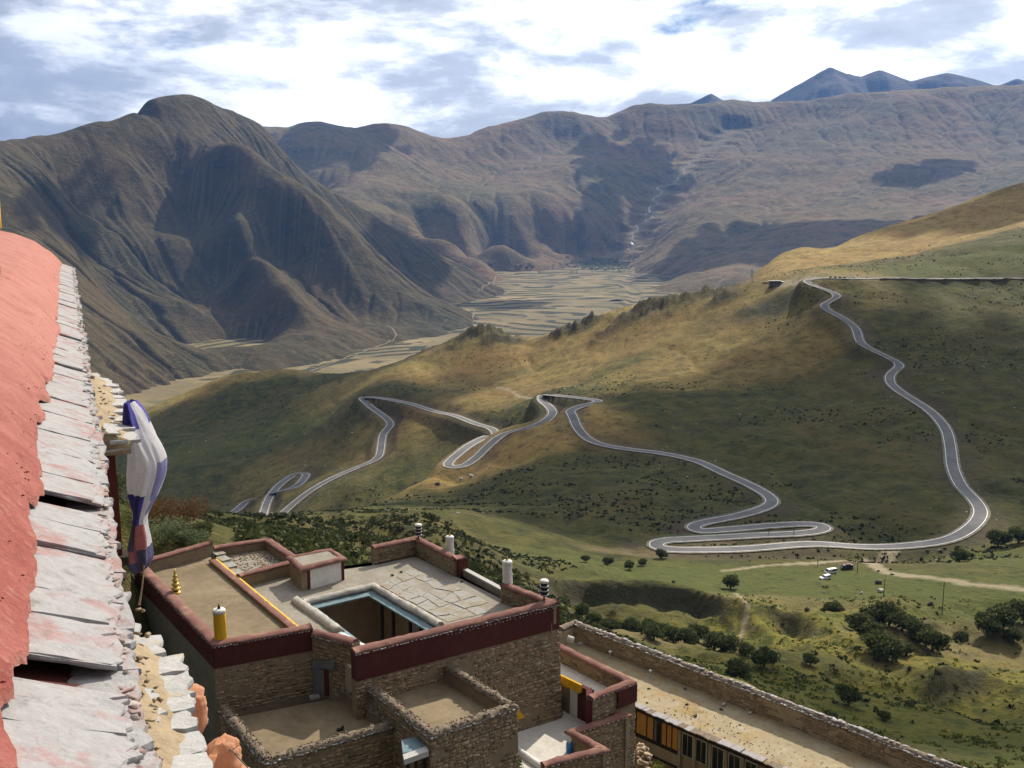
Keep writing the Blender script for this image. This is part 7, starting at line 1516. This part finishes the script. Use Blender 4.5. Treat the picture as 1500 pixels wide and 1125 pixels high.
def far_ribbon(name, lst, w, mat, lift=1.6, wob=0.0, parent=None):
    P = np.array([far_hit(*p) for p in lst]); P = even(P, 14.0)
    if wob: P = P+np.stack([fbm(np.arange(len(P))*1.0, np.zeros(len(P)), 9, 3, ox=3), 0*P[:, 0]], -1)*wob
    P = smooth_line(P, 3); z = sheet_z(P[:, 0], P[:, 1]); t = np.gradient(P, axis=0); t /= np.linalg.norm(t, axis=1)[:, None]+1e-9; nn = np.stack([-t[:, 1], t[:, 0]], -1); ww = (w*(0.6+0.5*np.abs(fbm(np.arange(len(P))*1.0, np.zeros(len(P)), 6, 3, ox=8))*2))[:, None]
    L_, R_ = P-nn*ww, P+nn*ww; v = np.empty((2*len(P), 3)); v[0::2, :2] = L_; v[1::2, :2] = R_; v[0::2, 2] = np.maximum(sheet_z(L_[:, 0], L_[:, 1]), z)+lift; v[1::2, 2] = np.maximum(sheet_z(R_[:, 0], R_[:, 1]), z)+lift
    i = np.arange(len(P)-1)*2; f = np.stack([i, i+2, i+3, i+1], -1)[:, ::-1]; return tag(tri_mesh(name, v, f, mat, parent), kind='structure')
P = even(STREAM[60:], 12.0); z = sheet_z(P[:, 0], P[:, 1]); t = np.gradient(P[:, :2], axis=0); t /= np.linalg.norm(t, axis=1)[:, None]+1e-9; nn = np.stack([-t[:, 1], t[:, 0]], -1); ww = (1.6+4.0*np.abs(fbm(np.arange(len(P))*1.0, 0*P[:, 0], 7, 3, ox=8)))[:, None]
v = np.empty((2*len(P), 3)); v[0::2, :2] = P[:, :2]-nn*ww; v[1::2, :2] = P[:, :2]+nn*ww; v[0::2, 2] = z+1.8; v[1::2, 2] = z+1.8; i = np.arange(len(P)-1)*2
tag(tri_mesh('stream', v, np.stack([i, i+2, i+3, i+1], -1)[:, ::-1], M_WATER), kind='structure')
far_ribbon('dirt_track', [(727,404), (724,412), (716,418), (706,424), (700,429)], 2.8, M_TRACK, 2.5)
far_ribbon('dirt_track', [(446,548), (480,535), (515,522), (545,511), (570,502), (582,491), (576,484), (566,478)], 2.6, M_TRACK, 1.5)
far_ribbon('dirt_track', [(690,452), (696,458), (692,466), (700,474)], 2.2, M_TRACK, 1.5)


# dry stone wall below the level road that leaves the frame on the right
P = even(np.array([ground_hit(*p) for p in [(1290,410,940), (1340,410.5,937), (1400,411,935), (1460,411,932), (1520,411,928), (1600,412,925)]]), 2.0); z = ground_z(P[:, 0], P[:, 1]); rw = empty('roadside_wall', (*P[0], z[0]), 'long low dark stone wall below the level road at the right edge', 'wall')
V, Fq = [], []
for (x, y), z_ in zip(P, z):
    for hh in range(3): s = np.array((1.9, 1.0, 0.55))*(0.8+0.4*RNG.random(3)); Fq.append(CUBF+len(V)*8); V.append((CUB+RNG.normal(0, 0.08, (8, 3)))*s+np.array((x, y, z_+0.1+0.42*hh)))
tag(tri_mesh('masonry', np.vstack(V), np.vstack(Fq), M_MORTAR, rw), kind='stuff')
